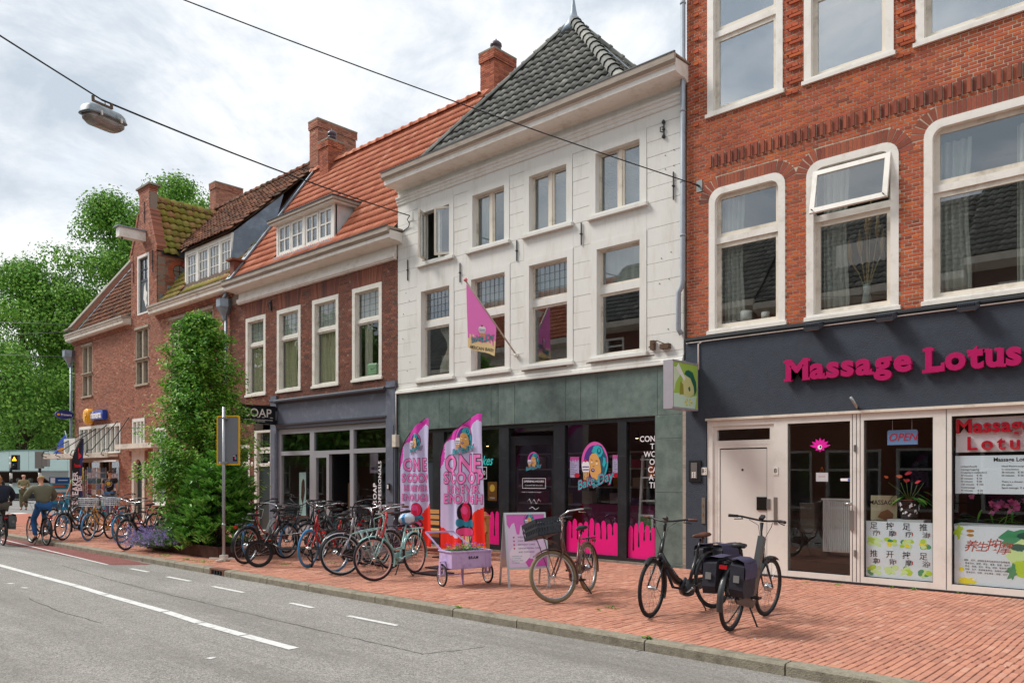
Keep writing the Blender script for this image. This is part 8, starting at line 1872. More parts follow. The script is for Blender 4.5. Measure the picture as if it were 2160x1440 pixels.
for i in range(60): z = rr.uniform(.7,4.6); a = rr.uniform(0,6.28); r = .8*(1 - z/6); m.tube([(-17.25,8.3,z),(-17.25+r*.5*cos(a),8.3+r*.5*sin(a),z+.25),(-17.25+r*cos(a),8.3+r*sin(a),z+.4)],[.018,.012,.004],4)
m.build('trunk',M_bark,hb_)
def shrub(cx,cy,z,rx,h,n,label,seed,mtl,leaf=.1,asp=.4):
    t = thing('laurel_shrub' if mtl is LF_laurel else 'shrub',label,'shrub',(cx,cy,.3)); rg = np.random.default_rng(seed); P_,N_,T_ = [],[],[]
    for k in range(n):     # rosettes of leaves at the shoot tips
        a = rg.uniform(0,6.28); e = rg.uniform(-.9,1) ; rr_ = rg.uniform(.55,1.05); c = np.array([cx+rx*rr_*np.cos(a)*math.sqrt(max(.05,1 - max(e,0) ** 2)),cy+rx*.75*rr_*np.sin(a)*math.sqrt(max(.05,1 - max(e,0) ** 2)),z+h*(.45+.5*e*rr_)])
        w = 13; b = rg.uniform(0,6.28,w); d = np.stack([np.cos(b),np.sin(b),rg.uniform(.1,.9,w)],1); P_.append(c+d*leaf*.62); T_.append(d); N_.append(np.stack([-np.cos(b)*.6,-np.sin(b)*.6,np.ones(w)],1)+rg.normal(size=(w,3))*.15)
    me = leaf_mesh(np.concatenate(P_),np.concatenate(N_),leaf,asp,seed,np.concatenate(T_)); me.materials.append(mtl); link('foliage',me,t)
    m = MB(); rr = RND(seed)
    for i in range(14): a = rr.uniform(0,6.28); m.tube([(cx,cy,.3),(cx+rx*.5*cos(a),cy+rx*.4*sin(a),z+h*.4),(cx+rx*.8*cos(a),cy+rx*.6*sin(a),z+h*.75)],[.02,.012,.004],4)
    m.build('stems',M_bark,t); return t
shrub(-15.75,8.0,.22,.85,1.95,520,'glossy green laurel shrub in front of the hornbeam, behind the grey sign pole',5,LF_laurel,.155,.36)
shrub(-16.5,7.85,.1,.7,1.3,260,'lower laurel shrub at the front lip of the planter',6,LF_laurel,.14,.36)
shrub(-17.3,7.85,.08,.6,.8,260,'fine leaved bluish green shrub between laurel and lavender',7,rmat('blue_shrub_leaf',[(0,'#5a7a50'),(.5,'#6e8f60'),(1,'#88a574')],bump=0,trans=.2),.07,.3)
lv = thing('catmint','mauve flowering catmint spilling over the left end of the planter','plant',(-18.1,7.9,.2)); rg = np.random.default_rng(4); P_,N_,T_,F_p,F_n,F_t = [],[],[],[],[],[]
for k in range(560):
    a = rg.uniform(0,6.28); o = rg.uniform(0,.35); L = rg.uniform(.4,.85); d = np.array([np.cos(a),np.sin(a),rg.uniform(.25,1.3)]); d /= np.linalg.norm(d); s = np.array([-17.5+o*cos(a)*1.6,7.62+o*sin(a),.1]); q = rg.uniform(.05,.6,14)[:,None]; P_.append(s+d*q*L+rg.normal(size=(14,3))*.02 - np.array([0,0,.15])*q ** 2*L); N_.append(rg.normal(size=(14,3))*.5+[0,0,1]); T_.append(d+rg.normal(size=(14,3))*.5)
    q = rg.uniform(.6,1.05,12)[:,None]; F_p.append(s+d*q*L+rg.normal(size=(12,3))*.013 - np.array([0,0,.15])*q ** 2*L); F_n.append(rg.normal(size=(12,3))); F_t.append(rg.normal(size=(12,3)))
me = leaf_mesh(np.concatenate(P_),np.concatenate(N_),.045,.5,1,np.concatenate(T_)); me.materials.append(MATS['blue_shrub_leaf']); link('leaves',me,lv)
me = leaf_mesh(np.concatenate(F_p),np.concatenate(F_n),.026,.8,2,np.concatenate(F_t)); me.materials.append(rmat('catmint_bloom',[(0,'#7d6fa8'),(.5,'#9a8cc4'),(1,'#b3a6d6')],bump=0,trans=.2)); link('flowers',me,lv)
pl = thing('planter','low rust brown steel planter holding the hornbeam and shrubs','planter',(-16.5,8.2,0)); M_cor = mat('corten_steel','#4e2f26',.85,noise=.25,nscale=8,dirt='#2e211d',dscale=3)
MB().box(-18.3,-14.95,7.55,7.57,0,.24).build('front_panel',M_cor,pl); MB().box(-18.3,-14.95,8.93,8.95,0,.24).build('rear_panel',M_cor,pl); MB().box(-18.3,-18.28,7.571,8.929,0,.24).build('end_panel',M_cor,pl); MB().box(-14.97,-14.95,7.571,8.929,0,.24).build('end_panel',M_cor,pl); MB().box(-18.28,-14.97,7.571,8.929,.05,.2).build('soil',mat('soil','#2b211b',.95),pl)
# weeds in the joints and moss round the planter
def tuft(pts,name,label):
    rg = np.random.default_rng(len(pts)); P_,T_ = [],[]
    for (x,y,r,n) in pts:
        a = rg.uniform(0,6.28,n); q = rg.uniform(0,r,n); p = np.stack([x+q*np.cos(a),y+q*.4*np.sin(a),rg.uniform(.003,.025,n)],1); P_.append(p); T_.append(np.stack([np.cos(a),np.sin(a),rg.uniform(.2,1.6,n)],1))
    P_ = np.concatenate(P_); me = leaf_mesh(P_,rg.normal(size=P_.shape)*.4+[0,0,1],.045,.3,3,np.concatenate(T_)); me.materials.append(LF_horn); link(name,me,None,label,'stuff',cat='weeds')
wp_ = []
for (px,py,r,n) in ((1368,1184,.12,40),(1346,1187,.07,18),(1290,1283,.12,22),(1262,1287,.06,12),(470,1183,.12,25),(395,1180,.3,60),(430,1185,.3,60),(350,1172,.25,40),(1366,1347,.06,30),(966,1281,.06,18),(1700,1229,.05,12),(1770,1234,.06,14),(1930,1244,.08,18),(2030,1252,.08,20),(1880,1240,.05,14),(600,1190,.35,40),(700,1187,.3,30)): q = G(px,py); wp_.append((q.x,q.y,r,n))
tuft(wp_,'weeds','small green weeds and moss in the paving joints'); litter = MB(); rr = RND(8)
for (px,py) in ((1582,1336),(1592,1348),(2120,1406),(1695,1240),(1790,1275),(1240,1299),(1971,1265),(1808,1284),(1690,1352),(1867,1299),(1420,1316),(880,1240),(1500,1290)): q = G(px,py); s = rr.uniform(.008,.02); litter.poly([(q.x - s,q.y,.006),(q.x,q.y - s*.6,.009),(q.x+s,q.y,.006),(q.x,q.y+s*.7,.01)])
litter.build('paper_scraps',M_wht,None,'tiny pale scraps of litter on the paving',kind='stuff',cat='litter')
# ------------------------------------------------------------------ street things
t = thing('traffic_sign','large grey backed sign with yellow rim on a steel pole before the planter','sign',M=MT((*G(472,1183).xy,0)) @ MR(rad(33),4,'Z')); M_galv = mat('galvanised','#8e9a98',.5,metal=.4)
MB().tube([(0,0,0),(0,0,2.98)],.03,10).build('pole',mat('steel_pole','#a3a5a8',.4,metal=.5,noise=.1),t)
m = MB(); m.prism(rrect(-.15,.30,1.87,2.8,.03),.035,.045); m.build('panel',mat('sign_back','#82868c',.5,metal=.2,noise=.06,stretch=(8,8,1)),t)
m = MB(); ring(m,rrect(-.165,.315,1.855,2.815,.05),rrect(-.14,.29,1.88,2.79,.04),.025,.05); m.build('rim',mat('sign_yellow','#e8b50c',.4),t)
for z in (1.9,2.76): m = MB(); m.box(-.04,.09,-.035,.03,z - .012,z+.02); m.build('clamp',MATS['steel_pole'],t)
m = MB(); m.box(.17,.26,.0345,.035,1.93,2.06); m.m = 1; m.flat([(.19,2.0),(.235,2.03),(.25,1.99),(.22,1.95)],.034); m.m = 2; m.ell(.235,1.99,.015,.03,.0335,12); m.m = 3; put_text(m,'070',.2,2.035,.034,.035,bold=.02); m.build('sticker',[INK,pr('stg','#c7276a'),pr('stb','#2aa5b8'),WHT],t); MB().box(-.12,-.09,.034,.035,1.89,1.92).build('small_sticker',WHT,t)
m = MB(); m.bar((-.3,0,.05),(.3,0,.05),.04,.03); m.bar((0,-.3,.03),(0,.3,.03),.04,.03); m.box(-.06,.06,-.06,.06,0,.12); m.build('foot_cross',M_wht,t); m = MB(); m.lathe([(.034,0),(.038,.02),(.034,.05)],10,MT((0,0,.68))); m.build('collar',MATS['steel_pole'],t)
# overhead street lamp and wires
def wire(a,b,sag,r,label,n=14,group=None):
    a,b = Vector(a),Vector(b); return MB().tube([a.lerp(b,i/n) - Vector((0,0,sag*4*(i/n)*(1 - i/n))) for i in range(n+1)],r,5).build('overhead_wire',mat('wire_black','#23262b',.6),None,label,cat='wire',group=group)
WA = Vector((-14.9,YF - .06,7.93)); LP = Vector(D(238,232,11.5)); LP = Vector((-11.66,4.2,6.85)); WB = Vector((-8.4,-4,7.9))
v0 = (LP - WA); MB().tube([WA]+[WA+v0*(i/10) - Vector((0,0,.32*(i/10)*(1 - i/10))) for i in range(1,11)],.014,5).build('overhead_wire',mat('wire_black','#23262b',.6),None,'black lamp cable from the white house to the hanging street lamp',cat='wire')
v1 = (WB - LP); MB().tube([LP+v1*(i/10) - Vector((0,0,.3*(i/10)*(1 - i/10))) for i in range(11)],.011,5).build('overhead_wire',MATS['wire_black'],None,'black lamp cable running on across the street at the upper left',cat='wire')
wire((-7.09,YF - .1,6.72),(-17.7,-4,12.2),.35,.01,'thin black wire from the red house rising to the top of the view')
t = thing('wall_bracket','small white plate with coiled cable where the lamp wire meets the white house','bracket',(-14.9,YF,7.9)); MB().box(-15.0,-14.84,YF - .012,YF,7.82,8.02).build('plate',M_ashlar,t); MB().tube([(-14.9,YF - .05,7.93),(-14.95,YF - .09,7.84),(-14.9,YF - .06,7.74),(-14.98,YF - .02,7.68),(-15.3,YF - .01,7.6)],.012,6).build('cable_loop',MATS['wire_black'],t)
dl = (WA - LP).normalized(); ang = math.atan2(dl.y,dl.x)
LS_ = Matrix.Scale(.82,4)
t = thing('street_lamp','weathered grey street lamp with dim glass bowl hanging from the overhead cable','street lamp',M=MT(LP+Vector((.02,-.0,-.02))) @ MR(ang,4,'Z') @ MR(rad(-4),4,'Y') @ LS_)
def lampshell(prof,n=20):     # rounded long box sections: (half length, half width, z)
    m = MB(); m.s = True; vs = []
    for a,b,z in prof:
        for i in range(n): q = 2*math.pi*i/n; c,s = cos(q),sin(q); e = .45; vs.append((a*math.copysign(abs(c) ** e,c),b*math.copysign(abs(s) ** e,s),z))
    k = len(prof); m.add(vs,[(i*n+j,i*n+(j+1) % n,(i+1)*n+(j+1) % n,(i+1)*n+j) for i in range(k - 1) for j in range(n)]+[tuple(range(n - 1,-1,-1)),tuple((k - 1)*n+j for j in range(n))]); return m
lampshell([(.4,.19,-.3),(.385,.18,-.27),(.37,.165,-.2),(.33,.13,-.15),(.2,.06,-.13)]).build('housing',mat('lamp_metal','#8f979c',.5,metal=.4,noise=.35,nscale=16,dirt='#5a5f50',dscale=9),t)
lampshell([(.36,.16,-.301),(.35,.155,-.38),(.28,.12,-.44),(.12,.05,-.46)]).build('glass_bowl',mat('lamp_bowl','#8a8079',.15,noise=.2,nscale=7,coat=.4,dirt='#5e5049',dscale=5),t)
m = MB(); m.box(-.2,.2,-.02,.02,-.075,-.045); m.box(-.2,-.17,-.02,.02,-.05,.02); m.box(.17,.2,-.02,.02,-.05,.02); m.build('hanger',mat('hanger_brown','#6a5546',.8),t); MB().tube([(0,0,-.15),(0,0,-.05)],.018,6).build('stem',MATS['lamp_metal'],t)
for x in (-.2,.2):
    for s in (-1,1): MB().box(x - .015,x+.015,s*.19 - .012,s*.19+.012,-.33,-.26).build('clip',M_wht,t)
MB().tube([(.05,0,.0),(.12,.05,-.1),(.03,.06,-.14)],.007,5).build('cable_loop',M_black,t)
for i,(a_,b_,lb) in enumerate((((0,678),(150,684),'upper thin wire in front of the dark linden'),((0,708),(150,700),'middle thin wire in front of the dark linden'),((0,747),(152,752),'lower thin wire in front of the dark linden'))): MB().tube([D(a_[0] - 60,a_[1],44),D(b_[0],b_[1],38)],.012,4).build('overhead_wire',mat('wire_grey','#55585a',.6),None,lb,cat='wire')
# ------------------------------------------------------------------ the newsagent's fittings
cy0 = 9.85; t = thing('entrance_canopy','cream flat entrance canopy hung on black rods above the newsagent','canopy',(-35.2,11.1,2.4))
CP = [(-37.75,11.3),(-32.8,12.05),(-32.8,YF - .03),(-37.75,YF - .03)]
def ppoly(pts,z0,z1): n = len(pts); m = MB(); m.add([(x,y,z0) for x,y in pts]+[(x,y,z1) for x,y in pts],[tuple(range(n - 1,-1,-1)),tuple(range(n,2*n))]+[(i,(i+1) % n,(i+1) % n+n,i+n) for i in range(n)]); return m
ppoly(CP,2.4,2.5).build('deck',M_cream,t); m = MB(); m.bar((-37.78,11.28,2.47),(-32.78,12.03,2.47),.05,.2); m.bar((-37.78,11.28,2.47),(-37.78,YF,2.47),.05,.2); m.build('edge_board',M_cream,t)
for i in range(5): q = i/4; x = -37.5+4.5*q; yy = 11.3+.75*q; m = MB(); m.tube([(x,yy,2.42),(x - .05,yy - .18,2.5),(x,yy - .12,2.68),(x+.15,yy,2.7),(x+1.3,YF - .04,3.5+.1*i)],.02,6); m.build('tie_rod',M_iron,t)
MB().box(-34.2,-31.9,12.0,12.1,2.2,2.26).build('lower_light_bar',M_wht,None,'thin white light bar under the canopy edge',cat='light')
t = thing('air_conditioner','white air conditioner unit on the canopy beside the leaded window','air conditioner',(-36.5,12,2.5)); MB().box(-37.3,-36.0,11.9,12.35,2.52,3.22).build('case',mat('ac_white','#cdccc6',.5),t); m = MB(); m.lathe([(.26,0),(.26,.02),(.24,.02)],20,MT((-36.9,11.9,2.87)) @ MR(rad(90),4,'X')); m.build('fan_grille',mat('grille_grey','#8d8d8a',.5),t)
t = thing('shop_sign','blue and yellow raised shop name on the old brick wall','sign',(-35,YF,4.1)); m = MB(); m.lathe([(.32,0),(.33,.05),(.33,.22),(.31,.25)],20,MT((-35.6,YF - .02,4.12)) @ MR(rad(90),4,'X')); m.build('round_logo',mat('logo_yellow','#f0a912',.35),t)
m = MB(); put_text(m,'P',-35.57,4.13,YF - .285,.5,bold=.03,extrude=.01); m.build('logo_letter',pr('rimwhite','#e8b040'),t); MB().box(-35.2,-33.95,YF - .2,YF - .02,3.95,4.32).build('backing_box',mat('sign_royal','#1c46a8',.35),t); m = MB(); put_text(m,'rimera',-34.57,4.13,YF - .225,.42,bold=.015,extrude=.02,sx=.95); m.build('white_letters',WHT,t); MB().tube([(-37.2,YF - .04,4.05),(-35.9,YF - .04,4.1)],.02,6).build('cable',M_iron,t)
t = thing('oval_sign','dark blue oval sign with white name projecting from the corner of the brick house','sign',(-37.9,YF - .9,4.0)); OS = MT((-37.75,YF - .4,4.3))
m = MB(); m.add([(sx_,.36*cos(k*.2618),.19*sin(k*.2618)) for sx_ in (-.06,.06) for k in range(24)],[tuple(range(23,-1,-1)),tuple(range(24,48))]+[(k,(k+1) % 24,(k+1) % 24+24,k+24) for k in range(24)]); m.xf(OS); m.build('oval_board',mat('oval_blue','#15307e',.3),t)
m = MB(); yz_text(m,'Primera',-37.685,YF - .33,4.29,.135,bold=.015); m.build('white_letters',WHT,t); m = MB(); m.add([(-37.685,YF - .64+.065*cos(k*.524),4.3+.05*sin(k*.524)) for k in range(12)],[tuple(range(12))]); m.build('yellow_mark',MATS['logo_yellow'],t)
for z in (4.22,4.38): MB().bar((-37.75,YF - .1,z),(-37.75,YF,z),.03).build('arm',M_galv,t)
t = thing('blue_flag','blue flag with yellow emblem hanging beside the canopy','flag',(-36.9,10.4,3)); fa = D(138,911,36); fb = D(150,952,36)
m = MB(); m.s = False; A0,A1,B0,B1 = D(137,912,35.5),D(150,954,35.2),D(112,957,36.6),D(122,970,36.2); nn = 8; vs = []
for i in range(nn+1):
    for j in range(nn+1): u,v = i/nn,j/nn; p = A0.lerp(A1,u).lerp(B0.lerp(B1,u),v ** .9); vs.append(tuple(p+Vector((.05*sin(u*7+v*4),.05*cos(v*8),0))))
m.s = True; m.add(vs,[(i*(nn+1)+j,i*(nn+1)+j+1,(i+1)*(nn+1)+j+1,(i+1)*(nn+1)+j) for i in range(nn) for j in range(nn)]); m.build('cloth',mat('flag_blue','#1d4bb0',.7),t); c = D(132,949,35); rx_ = Vector((RT[0],RT[1],0)); m = MB(); m.add([tuple(c+rx_*(.2*cos(k*.4)*(1+.3*sin(k)))+Vector((0,0,.11*sin(k*.4)))) for k in range(16)],[tuple(range(16))]); m.build('emblem',MATS['logo_yellow'],t)
MB().tube([D(153,962,35.4),D(137,908,35.5)],.02,6).build('pole',M_galv,t)
# dark feather flag of the sneaker shop
t = thing('feather_flag','black feather flag with red emblem and white capitals running up it','flag',(*ray(160,31),0)); base = D(152,HY,31); base.z = 0
def bp_(u,z,off=0): k = .04*sin(z*3+u*6); return tuple(Vector((base.x,base.y,z))+rx_*u+Vector((-FW[0],-FW[1],0))*(off+k))
HZ = 3.1; nz,nu = 26,8; lf = lambda z: 0 if z < 1.9 else .34*((z - 1.9)/(HZ - 1.9)) ** 1.7; rt_ = lambda z: .38+.06*(z/HZ)
m = MB(); m.s = True; vs = [bp_(lf(z)+(max(rt_(z),lf(z)+.01) - lf(z))*j/nu,z) for z in [.3+(HZ - .3)*i/nz for i in range(nz+1)] for j in range(nu+1)]; m.add(vs,[(i*(nu+1)+j,i*(nu+1)+j+1,(i+1)*(nu+1)+j+1,(i+1)*(nu+1)+j) for i in range(nz) for j in range(nu)])
for q,f in enumerate(m.f): m.mi[q] = 1 if (q % nu) >= 6 and q // nu > 4 else 0
m.build('cloth',[mat('flag_black','#1b1a26',.7),mat('flag_navy','#28346e',.7)],t); m = MB()
vs,fs = text_mesh('SNEAKER',.3,bold=.03,spacing=1.05); m.add([bp_(.14 - c,1.15+a,.02) for a,b,c in vs],fs); vs,fs = text_mesh('BASE',.26,bold=.03,spacing=1.05); m.add([bp_(.31 - c,1.35+a,.02) for a,b,c in vs],fs); m.build('white_words',WHT,t)
m = MB(); vs,fs = text_mesh('base',.2,bold=.03); m.add([bp_(.24+a*.7,2.05+c,.02) for a,b,c in vs],fs); m.add([bp_(.28+.09*sin(k*.45)*(1 if k < 7 else .4),2.3+k*.035,.02) for k in range(14)] ,[tuple(range(14))]); m.build('red_logo',pr('logored','#e2202c'),t); m = MB(); m.tube([bp_(lf(z) - .02,z) for z in (.05,1,1.9,2.3,2.6,2.85,3.02,3.1)],.015,6); m.build('pole',M_black,t)
# postcard racks and stands
rr = RND(77)
def rack(px,d,w,h,label,z0=.2,cols=4,rows=8):
    c = D(px,HY,d); t = thing('postcard_rack',label,'rack',(c.x,c.y,0)); m = MB(); U = rx_; Nf = Vector((-FW[0],-FW[1],0))
    for s in (-1,1): m.bar(c+U*(s*w/2) - Vector((0,0,c.z)),c+U*(s*w/2)+Vector((0,0,h - c.z)),.03)
    m.build('upright',M_shelf,t); b0 = Vector((c.x,c.y,0)); m = MB()
    for i in range(rows): a = b0+Vector((0,0,z0+(h - z0)*i/rows)); m.bar(a - U*w/2,a+U*w/2,.02,.06)
    m.build('shelf_rail',M_shelf,t)
    for i in range(rows):
        for j in range(cols):
            cc = b0+U*(-w/2+w*(j+.5)/cols)+Vector((0,0,z0+(h - z0)*(i+.5)/rows))+Nf*.03; ww,hh = w/cols*.42,(h - z0)/rows*.42; col = rr.choice(['#8a5f78','#5d7a8c','#b08a6a','#c9c3c9','#4a6a5c','#7f86a8','#9c4f4a','#dcd8d0'])
            m = MB(); m.add([tuple(cc+U*(a*ww)+Vector((0,0,b*hh))+Nf*e) for e in (0,.01) for a,b in ((-1,-1),(1,-1),(1,1),(-1,1))],[(0,3,2,1),(4,5,6,7),(0,1,5,4),(1,2,6,5),(2,3,7,6),(3,0,4,7)]); m.build('card',mat('card_'+col[1:],col,.5,noise=.45,nscale=14),t)
rack(204,32.5,.75,2.0,'tall white rack crowded with postcards left of the man in black'); rack(240,31.6,.28,1.75,'narrow postcard rack by the right door post',cols=2); rack(188,33,.3,1.9,'side of the rack with pale cards beside the dark feather flag',cols=2)
t = thing('round_display','dark poster with a golden ring inside the newsagent entrance','poster',(*ray(211,34),1.9)); c = D(211,988,34); m = MB(); m.add([tuple(c+rx_*a+Vector((0,0,b))) for a,b in ((-.22,-.36),(.22,-.36),(.22,.36),(-.22,.36))],[(0,1,2,3)]); m.build('board',INK,t); m = MB(); m.tube([tuple(c+rx_*(.14*cos(k*.52))+Vector((-FW[0],-FW[1],0))*.03+Vector((0,0,.16*sin(k*.52)))) for k in range(12)],.03,6,closed=True); m.build('golden_ring',pr('goldring','#d8a52c'),t)
def stand(px,d,w,h,z0,hexc,name,label,cat,parts=()):
    c = D(px,HY,d); b0 = Vector((c.x,c.y,0)); t = thing(name,label,cat,(c.x,c.y,0)); 
    def slabp(a0,a1,z_0,z_1,dep,off,nm,mt):
        Nf = Vector((-FW[0],-FW[1],0)); m = MB(); m.add([tuple(b0+rx_*a+Vector((0,0,z))+Nf*e) for e in (off - dep,off) for a,z in ((a0,z_0),(a1,z_0),(a1,z_1),(a0,z_1))],[(0,3,2,1),(4,5,6,7),(0,1,5,4),(1,2,6,5),(2,3,7,6),(3,0,4,7)]); m.build(nm,mt,t)
    slabp(-w/2,w/2,z0,h,.4,0,'body',mat('stand_'+hexc[1:],hexc,.4))
    for (a0,a1,z_0,z_1,hc,nm) in parts: slabp(a0,a1,z_0,z_1,.02,.015,nm,mat('stand_'+hc[1:],hc,.4))
    return t
stand(124,39,.9,1.25,0,'#1f8aa8','display_cabinet','blue and orange promotional cabinet under the canopy','cabinet',[(-.3,.3,1.08,1.2,'#d9684a','orange_label'),(-.4,.45,.85,1.0,'#cfcfd0','white_strip'),(-.3,.2,.45,.8,'#d96a3a','orange_fruit'),(-.45,.45,.1,.3,'#2f5a78','dark_base')])
t = stand(125,38.7,.98,1.58,1.27,'#14457f','header_sign','rounded dark blue header sign above the promotional cabinet','sign',[(-.42,-.2,1.3,1.55,'#d8d4dc','round_photo'),(-.05,.42,1.41,1.45,'#b9d0e8','white_line')])
t = thing('yellow_stand','yellow wire stand behind the dark feather flag','stand',(*ray(173,32.4),0)); c = D(173,HY,32.4); m = MB(); [m.tube([(c.x,c.y,.1) if i == 0 else tuple(Vector((c.x,c.y,.1))+rx_*i*.07),tuple(Vector((c.x,c.y,2.0))+rx_*i*.05)],.02,5) for i in (-1,0,1)]; [m.tube([tuple(Vector((c.x,c.y,z)) - rx_*.08),tuple(Vector((c.x,c.y,z))+rx_*.08)],.015,5) for z in (.4,.8,1.2,1.6,1.95)]; m.build('wire_frame',mat('yellow_wire','#d9ae20',.4),t)
# ------------------------------------------------------------------ mint food kiosk at the end of the street
KM = MT((*ray(70,54),0)) @ MR(math.atan2(RT[1],RT[0])+rad(2),4,'Z')
t = thing('food_kiosk','mint green food kiosk with curved roof and open serving hatch','kiosk',M=KM); M_mint = mat('mint_panel','#cde6e2',.45,noise=.03,nscale=2)
def curve_top(x): return 3.35 - .055*(x*.55) ** 2
hx0,hx1 = -5.5,1.55
m = MB(); xs = [-7,-5.5,-4.2,-2.9,-1.6,-.3,1.0,2.3,3.4,4.6,5.6]
for a,b in zip(xs[:-1],xs[1:]):
    z0 = 1.95 if b <= 2.4 else .55
    m = MB(); m.add([(a+.012,0,z0),(b - .012,0,z0),(b - .012,0,curve_top(b)),(a+.012,0,curve_top(a)),(a+.012,.05,z0),(b - .012,.05,z0),(b - .012,.05,curve_top(b)),(a+.012,.05,curve_top(a))],[(0,1,2,3),(7,6,5,4),(0,4,5,1),(1,5,6,2),(2,6,7,3),(3,7,4,0)]); m.build('upper_panel',M_mint,t)
for a,b in zip(xs[:6],xs[1:7]): MB().box(a+.012,b - .012,0,.05,.45,1.1).build('lower_panel',M_mint,t)
MB().box(1.0,2.3,.0,.05,.45,1.1).build('lower_panel',M_mint,t); MB().box(-7,5.6,.02,2.2,.1,.44).build('chassis',M_black,t); 
m = MB(); n = 20; vs = []
for i in range(n+1): x = -7+12.6*i/n; vs += [(x,-.04,curve_top(x)),(x,2.2,curve_top(x)),(x,-.04,curve_top(x)+.07),(x,2.2,curve_top(x)+.07)]
m.add(vs,[(4*i+a,4*i+b,4*i+4+b,4*i+4+a) for i in range(n) for a,b in ((0,1),(2,3),(0,2),(1,3))]); m.build('roof',mat('kiosk_roof','#7f9c98',.6),t)
MB().box(-7,2.3,1.6,1.65,.5,3.0).build('back_wall',mat('kiosk_inside','#5c4230',.8),t); MB().box(-7,2.3,-.25,.5,1.08,1.16).build('counter',mat('kiosk_grey','#9a9c9a',.4,metal=.3),t); m = MB(); m.prism([(1.2,1.16),(2.35,1.16),(2.35,1.95),(.2,1.95)],-.02,.04); m.build('hatch_flank',MATS['kiosk_grey'],t); MB().box(-7,2.35,-.06,.02,1.93,2.0).build('hatch_edge',MATS['kiosk_grey'],t)
for i in range(3): m = MB(); m.lathe([(.14,0),(.16,.3),(.1,.34)],10,MT((-1.2+i*.4,.4,1.16))); m.build('jar',mat('jar_grey','#5a5650',.3),None,None).parent = t
for o in list(t.children):
    if o.name.startswith('jar'): o.matrix_local = Matrix()
# two traffic lights on banded poles
def tlight(px,ybase,ytop,label,face,d):
    c = D(px,HY,d); t = thing('traffic_light',label,'traffic light',(c.x,c.y,0)); x,y = c.x,c.y; top = CZ+d*(HY - ytop)/F_; Nf = Vector((-FW[0],-FW[1],0))
    n = int((top)/.3)
    for k in range(n): MB().tube([(x,y,k*.3),(x,y,k*.3+.3)],.07,8).build('band',M_wht if (k % 2 or k > 6) else M_black,t)
    s = 1 if face else -1; p = Vector((x,y,top - .45))+rx_*(.28 if face else .0) ; m = MB()
    for (ax_,az,hw_,hh) in ((0,0,.17,.42),): m.add([tuple(p+rx_*(a*hw_)+Vector((0,0,b*hh))+Nf*e) for e in (-.1,.14) for a,b in ((-1,-1),(1,-1),(1,1),(-1,1))],[(0,3,2,1),(4,5,6,7),(0,1,5,4),(1,2,6,5),(2,3,7,6),(3,0,4,7)])
    m.build('housing',M_black if face else mat('tl_grey','#8a8680',.6),t)
    if face:
        q = p+Vector((0,0,.2))+Nf*.15; m = MB(); m.add([tuple(q+rx_*a+Vector((0,0,b))) for a,b in ((-.13,-.1),(.13,-.1),(0,.13))],[(0,1,2)]); m.build('amber_lamp',mat('amber','#ff9a1a',.4,emit=3),t); m = MB(); m.lathe([(.1,0),(.1,.04),(.06,.05)],12,MT(p+Vector((0,0,-.2))+Nf*.15) @ MR(math.atan2(Nf.y,Nf.x)+math.pi/2,4,'Z') @ MR(rad(90),4,'X')); m.build('dark_lamp',M_black,t)
    else:
        p2 = p+rx_*.32; m = MB(); m.add([tuple(p2+rx_*(a*.14)+Vector((0,0,b*.33))+Nf*e) for e in (-.1,.14) for a,b in ((-1,-1),(1,-1),(1,1),(-1,1))],[(0,3,2,1),(4,5,6,7),(0,1,5,4),(1,2,6,5),(2,3,7,6),(3,0,4,7)]); m.build('second_housing',MATS['tl_grey'],t)
tlight(23,1055,958,'traffic light showing a lit amber triangle at the far left',True,44); tlight(84,1055,951,'traffic light seen from behind above the cyclist in the olive jacket',False,40)
# ------------------------------------------------------------------ people
def skin(name,verts,edges,radii,mt,parent,sub=1,root=0):
    me = bpy.data.meshes.new(name); me.from_pydata([tuple(v) for v in verts],edges,[]); me.update()
    o = bpy.data.objects.new('tmp_skin',me); COL.objects.link(o)
    md = o.modifiers.new('s','SKIN'); md.use_smooth_shade = True; md.branch_smoothing = .35
    sv = me.skin_vertices[0].data
    for i,r in enumerate(radii): sv[i].radius = (r,r) if not isinstance(r,tuple) else r; sv[i].use_root = (i == root)
    ss = o.modifiers.new('u','SUBSURF'); ss.levels = sub; ss.render_levels = sub
    bpy.context.view_layer.update(); dg = bpy.context.evaluated_depsgraph_get(); nm = bpy.data.meshes.new_from_object(o.evaluated_get(dg))
    bpy.data.objects.remove(o); nm.name = name; nm.materials.clear(); nm.materials.append(mt)
    nm.polygons.foreach_set('use_smooth',[True]*len(nm.polygons))
    return link(name,nm,parent)
